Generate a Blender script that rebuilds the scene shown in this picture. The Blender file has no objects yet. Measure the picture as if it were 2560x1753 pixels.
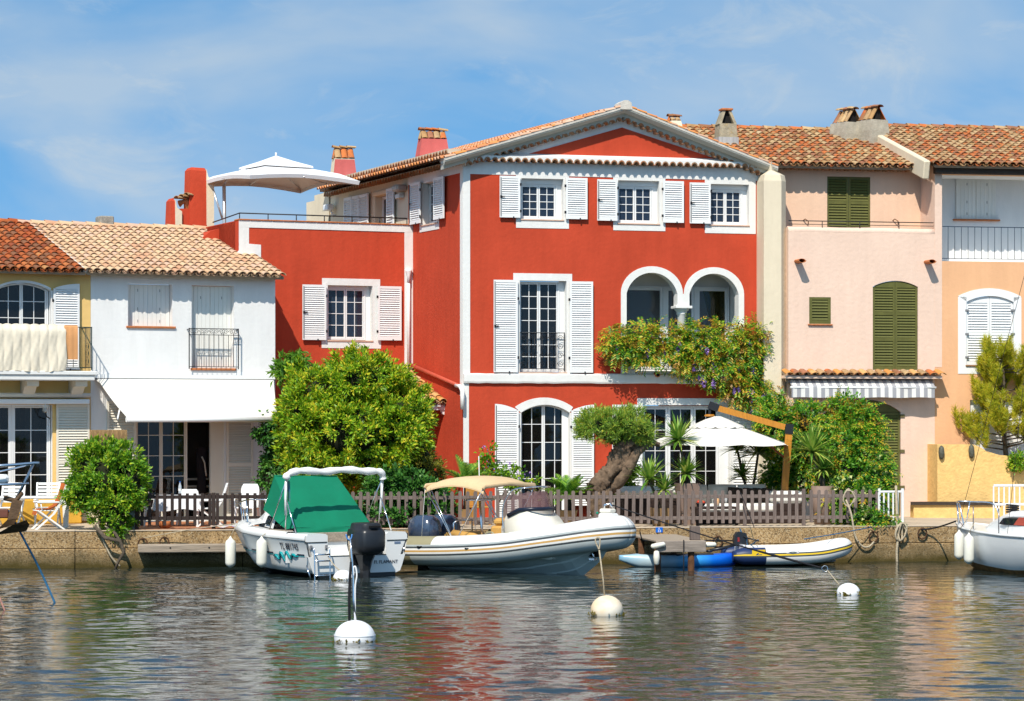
import bpy, bmesh, math, random
import numpy as np
from mathutils import Vector, Matrix
R = math.radians
rng = random.Random(7)
nrng = np.random.default_rng(11)
scene = bpy.context.scene
col = scene.collection

# ---------------------------------------------------------------- camera, sky, sun, exposure
FPX, HZ, EYE = 6700.0, 1045.0, 3.5          # focal length and horizon row in photo pixels, eye height over the water
cam_data = bpy.data.cameras.new("camera")
cam_data.sensor_width = 36.0
cam_data.lens = 36.0 * FPX / 2560.0
cam_data.shift_y = (HZ - 876.5) / 2560.0
cam_data.clip_start = 0.5
cam_data.clip_end = 3000
cam = bpy.data.objects.new("camera", cam_data)
cam.location = (0, 0, EYE)
cam.rotation_euler = (R(90), 0, 0)
col.objects.link(cam)
scene.camera = cam

SUN_TRAVEL = Vector((0.35, 1.20, -1.36)).normalized()
sun_el = math.asin(-SUN_TRAVEL.z)
sun_az = math.atan2(-SUN_TRAVEL.x, -SUN_TRAVEL.y)
sun_data = bpy.data.lights.new("sun", 'SUN')
sun_data.energy = 3.3
sun_data.angle = R(0.55)
sun_data.color = (1.0, 0.93, 0.82)
sun = bpy.data.objects.new("sun", sun_data)
sun.rotation_euler = SUN_TRAVEL.to_track_quat('-Z', 'Y').to_euler()
sun.location = (-20, -20, 60)
col.objects.link(sun)

world = bpy.data.worlds.new("World")
scene.world = world
world.use_nodes = True
def build_world():
    nt = world.node_tree; N = nt.nodes; L = nt.links
    N.clear()
    out = N.new('ShaderNodeOutputWorld'); bg = N.new('ShaderNodeBackground')
    bg.inputs['Strength'].default_value = 0.15
    tc = N.new('ShaderNodeTexCoord')
    # a clear, deep-blue summer sky: look the sky colour up a little higher than the true elevation
    mp = N.new('ShaderNodeMapping'); mp.vector_type = 'POINT'
    mp.inputs['Location'].default_value = (0, 0, 0.34)
    L.new(tc.outputs['Generated'], mp.inputs['Vector'])
    nrm = N.new('ShaderNodeVectorMath'); nrm.operation = 'NORMALIZE'
    L.new(mp.outputs[0], nrm.inputs[0])
    sky = N.new('ShaderNodeTexSky'); sky.sky_type = 'NISHITA'; sky.sun_disc = False
    sky.sun_elevation = sun_el; sky.sun_rotation = sun_az % (2 * math.pi)
    sky.altitude = 0; sky.air_density = 1.0; sky.dust_density = 0.35; sky.ozone_density = 2.5
    L.new(nrm.outputs[0], sky.inputs['Vector'])
    # thin cloud veils, stretched sideways
    sep = N.new('ShaderNodeSeparateXYZ'); L.new(tc.outputs['Generated'], sep.inputs[0])
    m2 = N.new('ShaderNodeMapping'); m2.inputs['Scale'].default_value = (7.5, 7.5, 17.0)
    m2.inputs['Rotation'].default_value = (0, R(5), 0)
    m2.inputs['Location'].default_value = (0.62, 0.3, 0.42)
    L.new(tc.outputs['Generated'], m2.inputs['Vector'])
    n1 = N.new('ShaderNodeTexNoise'); n1.inputs['Scale'].default_value = 1.0; n1.inputs['Detail'].default_value = 5
    n1.inputs['Roughness'].default_value = 0.5; n1.inputs['Distortion'].default_value = 0.4
    L.new(m2.outputs[0], n1.inputs['Vector'])
    r1 = N.new('ShaderNodeMapRange'); r1.inputs[1].default_value = 0.40; r1.inputs[2].default_value = 0.68
    r1.inputs[3].default_value = 0.0; r1.inputs[4].default_value = 0.55
    L.new(n1.outputs['Fac'], r1.inputs[0])
    m3 = N.new('ShaderNodeMapping'); m3.inputs['Scale'].default_value = (17.0, 17.0, 40.0)
    L.new(tc.outputs['Generated'], m3.inputs['Vector'])
    n2 = N.new('ShaderNodeTexNoise'); n2.inputs['Detail'].default_value = 7; n2.inputs['Roughness'].default_value = 0.62
    n2.inputs['Scale'].default_value = 1.0; n2.inputs['Distortion'].default_value = 0.7
    L.new(m3.outputs[0], n2.inputs['Vector'])
    r2 = N.new('ShaderNodeMapRange'); r2.inputs[1].default_value = 0.55; r2.inputs[2].default_value = 0.78
    r2.inputs[3].default_value = 0.0; r2.inputs[4].default_value = 0.42
    L.new(n2.outputs['Fac'], r2.inputs[0])
    mx = N.new('ShaderNodeMath'); mx.operation = 'ADD'; mx.use_clamp = True
    L.new(r1.outputs[0], mx.inputs[0]); L.new(r2.outputs[0], mx.inputs[1])
    add = N.new('ShaderNodeMath'); add.operation = 'ADD'; add.inputs[1].default_value = 0.05; add.use_clamp = True
    L.new(mx.outputs[0], add.inputs[0])
    mix = N.new('ShaderNodeMix'); mix.data_type = 'RGBA'
    mix.inputs['B'].default_value = (2.5, 2.8, 3.0, 1)
    L.new(add.outputs[0], mix.inputs['Factor'])
    tint = N.new('ShaderNodeMix'); tint.data_type = 'RGBA'; tint.blend_type = 'MULTIPLY'; tint.inputs['Factor'].default_value = 1
    tint.inputs['B'].default_value = (.50, .82, .86, 1)
    L.new(sky.outputs[0], tint.inputs['A']); L.new(tint.outputs['Result'], mix.inputs['A'])
    L.new(mix.outputs['Result'], bg.inputs['Color'])
    L.new(bg.outputs[0], out.inputs['Surface'])
build_world()

scene.render.engine = 'CYCLES'
vs = scene.view_settings
vs.view_transform = 'Standard'
vs.look = 'None'
vs.exposure = 0.68
vs.gamma = 1.0
vs.use_curve_mapping = False
scene.cycles.max_bounces = 6
scene.cycles.diffuse_bounces = 3
scene.cycles.glossy_bounces = 3
scene.cycles.transmission_bounces = 4
scene.cycles.transparent_max_bounces = 8
scene.cycles.caustics_reflective = False
scene.cycles.caustics_refractive = False
scene.cycles.use_denoising = True

# ---------------------------------------------------------------- geometry helpers
def W(px, py, Y):
    """point at distance Y seen at photo pixel (px, py)"""
    return Vector(((px - 1280) / FPX * Y, Y, EYE + (HZ - py) / FPX * Y))
def water_at(px, py, z=0.0):
    Y = (EYE - z) * FPX / (py - HZ)
    return Vector(((px - 1280) / FPX * Y, Y, z))

class MB:
    """collects boxes, tubes and prisms into one mesh"""
    def __init__(s): s.v = []; s.f = []; s.m = []; s.sm = []
    def add(s, vs, fs, mi=0, smooth=False):
        b = len(s.v); s.v.extend([tuple(v) for v in vs])
        for f in fs: s.f.append(tuple(b + i for i in f)); s.m.append(mi); s.sm.append(smooth)
        return s
    def box(s, a, b, mi=0, M=None):
        x0, y0, z0 = a; x1, y1, z1 = b
        vs = [(x0,y0,z0),(x1,y0,z0),(x1,y1,z0),(x0,y1,z0),(x0,y0,z1),(x1,y0,z1),(x1,y1,z1),(x0,y1,z1)]
        if M: vs = [M @ Vector(v) for v in vs]
        return s.add(vs, [(0,3,2,1),(4,5,6,7),(0,1,5,4),(1,2,6,5),(2,3,7,6),(3,0,4,7)], mi)
    def bbox(s, a, b, bev=0.02, mi=0, M=None, smooth=False):
        """box with chamfered edges (top-view octagon profile extruded with inset ends)"""
        x0, y0, z0 = a; x1, y1, z1 = b
        bv = min(bev, abs(x1-x0)/2.2, abs(y1-y0)/2.2, abs(z1-z0)/2.2)
        def ring(z, i):
            xa, xb, ya, yb = x0+i, x1-i, y0+i, y1-i
            return [(xa+bv,ya,z),(xb-bv,ya,z),(xb,ya+bv,z),(xb,yb-bv,z),(xb-bv,yb,z),(xa+bv,yb,z),(xa,yb-bv,z),(xa,ya+bv,z)]
        rs = [ring(z0, bv*.7), ring(z0+bv, 0), ring(z1-bv, 0), ring(z1, bv*.7)]
        vs = [v for r in rs for v in r]
        if M: vs = [M @ Vector(v) for v in vs]
        fs = []
        for k in range(3):
            for i in range(8):
                j = (i+1) % 8; fs.append((k*8+i, k*8+j, k*8+8+j, k*8+8+i))
        fs.append(tuple(range(7,-1,-1))); fs.append(tuple(range(24,32)))
        return s.add(vs, fs, mi, smooth)
    def tube(s, pts, r, n=8, mi=0, closed=False, caps=True, smooth=True):
        pts = [Vector(p) for p in pts]; m = len(pts)
        rr = r if hasattr(r, '__len__') else [r]*m
        vs = []; prev = None
        for i, p in enumerate(pts):
            a = pts[i-1] if (i > 0 or closed) else p
            b = pts[(i+1) % m] if (i < m-1 or closed) else p
            t = (b - a)
            if t.length < 1e-9: t = Vector((0,0,1))
            t.normalize()
            if prev is None:
                u = t.cross(Vector((0,0,1)))
                if u.length < .05: u = t.cross(Vector((1,0,0)))
            else:
                u = prev - t * prev.dot(t)
                if u.length < 1e-6: u = t.cross(Vector((0,0,1)))
            u.normalize(); prev = u; w = t.cross(u)
            for k in range(n):
                a_ = 2*math.pi*k/n
                vs.append(p + (u*math.cos(a_) + w*math.sin(a_)) * rr[i])
        fs = []
        for i in range(m if closed else m-1):
            i2 = (i+1) % m
            for k in range(n):
                k2 = (k+1) % n
                fs.append((i*n+k, i*n+k2, i2*n+k2, i2*n+k))
        s.add(vs, fs, mi, smooth)
        if caps and not closed:
            b = len(s.v) - m*n
            s.f.append(tuple(b + k for k in range(n-1,-1,-1))); s.m.append(mi); s.sm.append(False)
            s.f.append(tuple(b + (m-1)*n + k for k in range(n))); s.m.append(mi); s.sm.append(False)
        return s
    def prism(s, poly, f0, f1, mi=0, smooth=False):
        """poly: list of 2-d points; f0,f1 map a 2-d point to 3-d for the two ends"""
        n = len(poly)
        vs = [f0(*p) for p in poly] + [f1(*p) for p in poly]
        s.add(vs, [(i, (i+1) % n, n+(i+1) % n, n+i) for i in range(n)], mi, smooth)
        b = len(s.v) - 2*n
        s.f.append(tuple(b+i for i in range(n-1,-1,-1))); s.m.append(mi); s.sm.append(False)
        s.f.append(tuple(b+n+i for i in range(n))); s.m.append(mi); s.sm.append(False)
        return s
    def xz(s, poly, y0, y1, mi=0): return s.prism(poly, lambda x, z: (x, y0, z), lambda x, z: (x, y1, z), mi)
    def xy(s, poly, z0, z1, mi=0): return s.prism(poly, lambda x, y: (x, y, z0), lambda x, y: (x, y, z1), mi)
    def yz(s, poly, x0, x1, mi=0): return s.prism(poly, lambda y, z: (x0, y, z), lambda y, z: (x1, y, z), mi)
    def lathe(s, prof, n=16, mi=0, c=(0,0,0), smooth=True, cap=True):
        vs = []; m = len(prof)
        for r, z in prof:
            for k in range(n):
                a = 2*math.pi*k/n; vs.append((c[0]+r*math.cos(a), c[1]+r*math.sin(a), c[2]+z))
        fs = [(i*n+k, i*n+(k+1)%n, (i+1)*n+(k+1)%n, (i+1)*n+k) for i in range(m-1) for k in range(n)]
        s.add(vs, fs, mi, smooth)
        if cap:
            b = len(s.v) - m*n
            s.f.append(tuple(b + k for k in range(n-1,-1,-1))); s.m.append(mi); s.sm.append(False)
            s.f.append(tuple(b + (m-1)*n + k for k in range(n))); s.m.append(mi); s.sm.append(False)
        return s
    def loft(s, rings, mi=0, closed=True, smooth=True, cap0=False, cap1=False):
        n = len(rings[0]); m = len(rings)
        vs = [p for r in rings for p in r]
        kk = n if closed else n-1
        fs = [(i*n+k, i*n+(k+1)%n, (i+1)*n+(k+1)%n, (i+1)*n+k) for i in range(m-1) for k in range(kk)]
        s.add(vs, fs, mi, smooth)
        b = len(s.v) - m*n
        if cap0: s.f.append(tuple(b+k for k in range(n-1,-1,-1))); s.m.append(mi); s.sm.append(False)
        if cap1: s.f.append(tuple(b+(m-1)*n+k for k in range(n))); s.m.append(mi); s.sm.append(False)
        return s
    def mesh(s, name, mats):
        me = bpy.data.meshes.new(name)
        me.from_pydata(s.v, [], s.f)
        for m in (mats if isinstance(mats, (list, tuple)) else [mats]): me.materials.append(m)
        me.polygons.foreach_set('material_index', s.m)
        me.polygons.foreach_set('use_smooth', s.sm)
        me.update()
        return me
    def build(s, name, mats, parent=None):
        return link(name, s.mesh(name, mats), parent)

def link(name, me, parent=None, M=None):
    o = bpy.data.objects.new(name, me)
    col.objects.link(o)
    if parent is not None: o.parent = parent
    if M is not None: o.matrix_local = M
    return o
def tag(o, label, cat, group=None):
    o['label'] = label; o['category'] = cat
    if group: o['group'] = group
    return o
def structure(o): o['kind'] = 'structure'; return o
def stuff(o): o['kind'] = 'stuff'; return o
def thing(name, label, cat, loc=(0,0,0), rz=0.0, group=None):
    o = bpy.data.objects.new(name, None); o.empty_display_size = .2
    col.objects.link(o); o.location = loc; o.rotation_euler = (0, 0, rz)
    return tag(o, label, cat, group)
def copy_tree(o, parent=None):
    c = o.copy(); col.objects.link(c); c.parent = parent
    for ch in list(o.children): copy_tree(ch, c)
    return c

class Facade:
    """a vertical wall plane: local x along the wall, y into it, z up; origin where it is seen at photo column px0"""
    def __init__(s, px0, Y0, deg):
        s.a = R(deg); s.c, s.s = math.cos(s.a), math.sin(s.a)
        s.X0 = (px0 - 1280) / FPX * Y0; s.Y0 = Y0
    def loc(s): return (s.X0, s.Y0, 0)
    def sx(s, px, d=0.0):
        k = (px - 1280) / FPX
        # point = origin + x*(c,s) + d*(s,-c)
        return (k*(s.Y0 - d*s.c) - s.X0 - d*s.s) / (s.c - k*s.s)
    def P(s, px, py, d=0.0):
        x = s.sx(px, d); Y = s.Y0 + x*s.s - d*s.c
        return x, EYE + (HZ - py) / FPX * Y
    def rect(s, x0, y0, x1, y1, d=0.0):
        """photo rectangle (left, top, right, bottom) -> wall rectangle xa, xb, zbottom, ztop"""
        xa = s.sx(x0, d); xb = s.sx(x1, d); xm = (x0+x1)/2
        return xa, xb, s.P(xm, y1, d)[1], s.P(xm, y0, d)[1]
    def world(s, x, z, d=0.0):
        return Vector((s.X0 + x*s.c + d*s.s, s.Y0 + x*s.s - d*s.c, z))

# ---------------------------------------------------------------- materials
MATS = {}
def _new(name):
    m = bpy.data.materials.new(name); m.use_nodes = True
    return m, m.node_tree.nodes, m.node_tree.links, m.node_tree.nodes['Principled BSDF']
def mat(name, c, rough=.8, var=.12, vs=2.0, bump=0.0, bs=30.0, metal=0.0, spec=.3, c2=None, stretch=(1,1,1), dirt=0.0, dirtcol=(.1,.08,.06), obj_rand=0.0, ds=.9, coat=0, streak=0.0):
    """plain procedural surface: colour with noise variation, blotchy wear and fine relief"""
    if name in MATS: return MATS[name]
    m, N, L, b = _new(name)
    b.inputs['Roughness'].default_value = rough; b.inputs['Metallic'].default_value = metal
    b.inputs['Specular IOR Level'].default_value = spec
    if coat: b.inputs['Coat Weight'].default_value = coat; b.inputs['Coat Roughness'].default_value = .08
    tc = N.new('ShaderNodeTexCoord'); mp = N.new('ShaderNodeMapping'); mp.inputs['Scale'].default_value = stretch
    L.new(tc.outputs['Object'], mp.inputs['Vector'])
    n = N.new('ShaderNodeTexNoise'); n.inputs['Scale'].default_value = vs; n.inputs['Detail'].default_value = 6; n.inputs['Roughness'].default_value = .6
    L.new(mp.outputs[0], n.inputs['Vector'])
    mr = N.new('ShaderNodeMapRange'); mr.inputs[1].default_value = .3; mr.inputs[2].default_value = .7
    L.new(n.outputs['Fac'], mr.inputs[0])
    mx = N.new('ShaderNodeMix'); mx.data_type = 'RGBA'
    ca = c2 if c2 else tuple(min(1, x*(1-var)) for x in c)
    cb = c if c2 else tuple(min(1, x*(1+var*.6)) for x in c)
    mx.inputs['A'].default_value = (*ca, 1); mx.inputs['B'].default_value = (*cb, 1)
    L.new(mr.outputs[0], mx.inputs['Factor'])
    outc = mx.outputs['Result']
    if obj_rand:
        oi = N.new('ShaderNodeObjectInfo'); hv = N.new('ShaderNodeHueSaturation')
        mm = N.new('ShaderNodeMapRange'); mm.inputs[3].default_value = 1-obj_rand; mm.inputs[4].default_value = 1+obj_rand
        L.new(oi.outputs['Random'], mm.inputs[0]); L.new(mm.outputs[0], hv.inputs['Value']); L.new(outc, hv.inputs['Color']); outc = hv.outputs[0]
    if dirt:
        n2 = N.new('ShaderNodeTexNoise'); n2.inputs['Scale'].default_value = ds; n2.inputs['Detail'].default_value = 9; n2.inputs['Roughness'].default_value = .72
        L.new(mp.outputs[0], n2.inputs['Vector'])
        m2 = N.new('ShaderNodeMapRange'); m2.inputs[1].default_value = .55; m2.inputs[2].default_value = .78; m2.inputs[4].default_value = dirt
        L.new(n2.outputs['Fac'], m2.inputs[0])
        x2 = N.new('ShaderNodeMix'); x2.data_type = 'RGBA'; x2.inputs['B'].default_value = (*dirtcol, 1)
        L.new(outc, x2.inputs['A']); L.new(m2.outputs[0], x2.inputs['Factor']); outc = x2.outputs['Result']
    if streak:      # rain runs and sun-faded patches
        ms_ = N.new('ShaderNodeMapping'); ms_.inputs['Scale'].default_value = (3.5, 3.5, .5); L.new(tc.outputs['Object'], ms_.inputs['Vector'])
        n3 = N.new('ShaderNodeTexNoise'); n3.inputs['Scale'].default_value = 1.0; n3.inputs['Detail'].default_value = 6; n3.inputs['Roughness'].default_value = .65
        L.new(ms_.outputs[0], n3.inputs['Vector'])
        n4 = N.new('ShaderNodeTexNoise'); n4.inputs['Scale'].default_value = .45; n4.inputs['Detail'].default_value = 3; L.new(tc.outputs['Object'], n4.inputs['Vector'])
        av = N.new('ShaderNodeMath'); av.operation = 'MULTIPLY_ADD'; av.inputs[1].default_value = .6; L.new(n4.outputs['Fac'], av.inputs[0]); L.new(n3.outputs['Fac'], av.inputs[2])
        m3 = N.new('ShaderNodeMapRange'); m3.inputs[1].default_value = .55; m3.inputs[2].default_value = 1.05; m3.inputs[3].default_value = 1-streak; m3.inputs[4].default_value = 1+streak*.6
        L.new(av.outputs[0], m3.inputs[0])
        h3 = N.new('ShaderNodeHueSaturation'); L.new(outc, h3.inputs['Color']); L.new(m3.outputs[0], h3.inputs['Value']); outc = h3.outputs[0]
    L.new(outc, b.inputs['Base Color'])
    if bump:
        nb = N.new('ShaderNodeTexNoise'); nb.inputs['Scale'].default_value = bs; nb.inputs['Detail'].default_value = 4
        L.new(mp.outputs[0], nb.inputs['Vector'])
        bp = N.new('ShaderNodeBump'); bp.inputs['Strength'].default_value = bump; bp.inputs['Distance'].default_value = .02
        L.new(nb.outputs['Fac'], bp.inputs['Height']); L.new(bp.outputs[0], b.inputs['Normal'])
    MATS[name] = m
    return m
def ramp_mat(name, stops, rough=.85, bump=.25, bs=25, stain=.35, staincol=(.09,.07,.05), stain_scale=9):
    """colour picked at random for each separate piece (object or mesh island), with blotches"""
    m, N, L, b = _new(name)
    b.inputs['Roughness'].default_value = rough; b.inputs['Specular IOR Level'].default_value = .2
    oi = N.new('ShaderNodeObjectInfo'); ge = N.new('ShaderNodeNewGeometry')
    ad = N.new('ShaderNodeMath'); ad.operation = 'ADD'; L.new(oi.outputs['Random'], ad.inputs[0]); L.new(ge.outputs['Random Per Island'], ad.inputs[1])
    f0 = N.new('ShaderNodeMath'); f0.operation = 'FRACT'; L.new(ad.outputs[0], f0.inputs[0])
    # weathering drifts in patches over the roof, so neighbours tend to match
    nw = N.new('ShaderNodeTexNoise'); nw.inputs['Scale'].default_value = .9; nw.inputs['Detail'].default_value = 3; L.new(ge.outputs['Position'], nw.inputs['Vector'])
    f1 = N.new('ShaderNodeMath'); f1.operation = 'MULTIPLY_ADD'; f1.inputs[1].default_value = .62; f1.inputs[2].default_value = -.22; L.new(f0.outputs[0], f1.inputs[0])
    f2 = N.new('ShaderNodeMath'); f2.operation = 'MULTIPLY'; f2.inputs[1].default_value = .85; L.new(nw.outputs['Fac'], f2.inputs[0])
    fr = N.new('ShaderNodeMath'); fr.operation = 'ADD'; fr.use_clamp = True; L.new(f1.outputs[0], fr.inputs[0]); L.new(f2.outputs[0], fr.inputs[1])
    stops = sorted(stops, key=lambda c_: c_[1])
    cr = N.new('ShaderNodeValToRGB'); cr.color_ramp.interpolation = 'CONSTANT'
    el = cr.color_ramp.elements
    el[0].position = 0; el[0].color = (*stops[0], 1)
    el[1].position = 1/len(stops); el[1].color = (*stops[1], 1)
    for i, s_ in enumerate(stops[2:], 2):
        e = el.new(i/len(stops)); e.color = (*s_, 1)
    L.new(fr.outputs[0], cr.inputs[0])
    n2 = N.new('ShaderNodeTexNoise'); n2.inputs['Scale'].default_value = stain_scale; n2.inputs['Detail'].default_value = 8; n2.inputs['Roughness'].default_value = .7
    L.new(ge.outputs['Position'], n2.inputs['Vector'])
    m2 = N.new('ShaderNodeMapRange'); m2.inputs[1].default_value = .45; m2.inputs[2].default_value = .75; m2.inputs[4].default_value = stain
    L.new(n2.outputs['Fac'], m2.inputs[0])
    x2 = N.new('ShaderNodeMix'); x2.data_type = 'RGBA'; x2.inputs['B'].default_value = (*staincol, 1)
    L.new(cr.outputs[0], x2.inputs['A']); L.new(m2.outputs[0], x2.inputs['Factor'])
    L.new(x2.outputs['Result'], b.inputs['Base Color'])
    if bump:
        nb = N.new('ShaderNodeTexNoise'); nb.inputs['Scale'].default_value = bs
        L.new(ge.outputs['Position'], nb.inputs['Vector'])
        bp = N.new('ShaderNodeBump'); bp.inputs['Strength'].default_value = bump; bp.inputs['Distance'].default_value = .02
        L.new(nb.outputs['Fac'], bp.inputs['Height']); L.new(bp.outputs[0], b.inputs['Normal'])
    MATS[name] = m
    return m
def leaf_mat(name, stops, trans=.35, rough=.45):
    stops = [tuple(min(.8, x*1.25) for x in c_) for c_ in stops]
    m, N, L, b = _new(name)
    b.inputs['Roughness'].default_value = rough; b.inputs['Specular IOR Level'].default_value = .35
    ge = N.new('ShaderNodeNewGeometry'); cr = N.new('ShaderNodeValToRGB')
    el = cr.color_ramp.elements
    n = len(stops)
    el[0].position = 0; el[0].color = (*stops[0], 1); el[1].position = 1; el[1].color = (*stops[-1], 1)
    for i in range(1, n-1): e = el.new(i/(n-1)); e.color = (*stops[i], 1)
    no = N.new('ShaderNodeTexNoise'); no.inputs['Scale'].default_value = 2.4; no.inputs['Detail'].default_value = 2
    L.new(ge.outputs['Position'], no.inputs['Vector'])
    a1 = N.new('ShaderNodeMath'); a1.operation = 'MULTIPLY_ADD'; a1.inputs[1].default_value = .9; a1.inputs[2].default_value = -.45
    L.new(no.outputs['Fac'], a1.inputs[0])
    a2 = N.new('ShaderNodeMath'); a2.operation = 'ADD'; a2.use_clamp = True
    L.new(ge.outputs['Random Per Island'], a2.inputs[0]); L.new(a1.outputs[0], a2.inputs[1])
    L.new(a2.outputs[0], cr.inputs[0])
    L.new(cr.outputs[0], b.inputs['Base Color'])
    tr = N.new('ShaderNodeBsdfTranslucent'); L.new(cr.outputs[0], tr.inputs['Color'])
    ms = N.new('ShaderNodeMixShader'); ms.inputs[0].default_value = trans
    L.new(b.outputs[0], ms.inputs[1]); L.new(tr.outputs[0], ms.inputs[2])
    L.new(ms.outputs[0], N['Material Output'].inputs['Surface'])
    MATS[name] = m
    return m
def glass_mat(name='window_glass', c=(.012,.016,.022), rough=.03):
    m, N, L, b = _new(name)
    b.inputs['Base Color'].default_value = (*c, 1); b.inputs['Roughness'].default_value = rough
    b.inputs['IOR'].default_value = 1.6; b.inputs['Specular IOR Level'].default_value = .6
    MATS[name] = m
    return m
def clear_glass(name, tint=(.9,.95,.95), alpha=.25, rough=.02):
    m, N, L, b = _new(name)
    b.inputs['Base Color'].default_value = (*tint, 1); b.inputs['Roughness'].default_value = rough; b.inputs['Alpha'].default_value = alpha
    MATS[name] = m
    return m
def stucco(name, c, var=.08, bump=.35, dirt=.0, dirtcol=(.2,.15,.1), bs=9, streak=.07):
    return mat(name, c, rough=.93, var=var, vs=.8, bump=bump, bs=bs, spec=.12, dirt=dirt, dirtcol=dirtcol, ds=.6, streak=streak)

RED = stucco('red_stucco', (.52,.066,.030), var=.12, bump=.45, dirt=.22, dirtcol=(.42,.06,.03), streak=.11)
WHITE = stucco('white_stucco', (.76,.75,.72), var=.04, bump=.3, dirt=.12, dirtcol=(.55,.52,.46))
WHITE2 = stucco('bright_white_stucco', (.79,.78,.76), var=.03, bump=.35, dirt=.06, dirtcol=(.62,.62,.6))
CREAM = stucco('cream_stucco', (.72,.62,.46), var=.05, dirt=.2, dirtcol=(.6,.5,.33))
OCHRE = stucco('ochre_stucco', (.80,.53,.20), var=.08, dirt=.15, dirtcol=(.6,.38,.16))
PINK = stucco('pink_stucco', (.78,.57,.45), var=.05, bump=.5, dirt=.3, dirtcol=(.76,.55,.42))
ORANGE = stucco('orange_stucco', (.78,.44,.24), var=.06, bump=.4, dirt=.2, dirtcol=(.74,.42,.2))
YELLOWW = mat('yellow_plaster', (.80,.52,.20), rough=.95, var=.15, vs=5, bump=.9, bs=14, spec=.1, dirt=.35, dirtcol=(.70,.38,.10), ds=3)
GREYST = stucco('grey_render', (.47,.47,.42), var=.1, dirt=.25, dirtcol=(.3,.29,.25))
PAINT = mat('white_paint', (.80,.80,.79), rough=.45, var=.03, spec=.35)
PAINTW = mat('warm_white_paint', (.74,.70,.60), rough=.5, var=.04, spec=.35)
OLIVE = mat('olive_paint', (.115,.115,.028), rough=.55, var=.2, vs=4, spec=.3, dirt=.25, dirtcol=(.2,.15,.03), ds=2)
IRON = mat('black_iron', (.012,.012,.014), rough=.45, var=.2, spec=.4)
GREENIRON = mat('dark_green_iron', (.01,.03,.025), rough=.45, var=.2)
BLUEIRON = mat('dark_blue_iron', (.012,.03,.06), rough=.45, var=.2)
TERRA = mat('terracotta', (.50,.17,.06), rough=.85, var=.25, vs=6, bump=.3, dirt=.4, dirtcol=(.3,.2,.12), ds=4)
GLASS = glass_mat()
GLASSB = glass_mat('blue_window_glass', (.02,.03,.05), .02)
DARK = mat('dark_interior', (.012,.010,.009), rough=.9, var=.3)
TILE_OLD = ramp_mat('old_roof_tile', [(.50,.13,.035),(.42,.24,.10),(.56,.38,.19),(.30,.13,.06),(.55,.16,.045),(.50,.33,.17),(.36,.15,.08),(.44,.28,.14),(.22,.12,.07),(.60,.44,.26)], stain=.55)
TILE_RED = ramp_mat('weathered_red_tile', [(.36,.07,.02),(.44,.11,.03),(.28,.07,.03),(.48,.24,.09),(.40,.09,.025),(.24,.10,.05),(.50,.16,.05)], stain=.6, staincol=(.08,.055,.03))
TILE_PALE = ramp_mat('pale_roof_tile', [(.60,.38,.22),(.64,.45,.27),(.58,.32,.19),(.62,.41,.25),(.66,.48,.31),(.56,.28,.17),(.63,.44,.27),(.60,.40,.28)], stain=.18, staincol=(.45,.2,.12))
TILE_EAVE = ramp_mat('eave_tile', [(.34,.20,.12),(.40,.17,.08),(.30,.20,.13),(.36,.24,.15),(.44,.15,.06)], stain=.35, staincol=(.22,.17,.11))
TILE_ORANGE = ramp_mat('orange_tile', [(.60,.26,.07),(.66,.36,.14),(.56,.22,.06),(.62,.42,.22)], stain=.2)
TILE_VERGE = ramp_mat('verge_tile', [(.60,.22,.08),(.58,.34,.22),(.50,.20,.10),(.62,.42,.30),(.64,.25,.07)], stain=.3, staincol=(.45,.38,.3))
WOODGREY = mat('weathered_grey_wood', (.185,.14,.12), rough=.85, var=.3, vs=6, stretch=(6,6,.6), bump=.4, bs=20, obj_rand=.14)
WOODBEAM = mat('dark_beam_wood', (.055,.04,.03), rough=.8, var=.4, vs=6, stretch=(.4,5,5), bump=.5)
WOODH = mat('weathered_plank', (.36,.29,.22), rough=.85, var=.35, vs=5, stretch=(.4,6,6), bump=.5, bs=14, dirt=.4, dirtcol=(.15,.11,.08))
CHROME = mat('stainless_steel', (.72,.73,.75), rough=.18, metal=1.0, var=.03)
BLACKP = mat('black_plastic', (.016,.017,.02), rough=.35, var=.2, spec=.5)
FABRICW = mat('white_canvas', (.80,.79,.76), rough=.9, var=.04, vs=3, bump=.2, bs=6)
# ---------------------------------------------------------------- the setting: water, quay, pavement
def quay_Y(X): return 64.0 + X * math.tan(R(8))
QUAY_Z = 0.87

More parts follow.
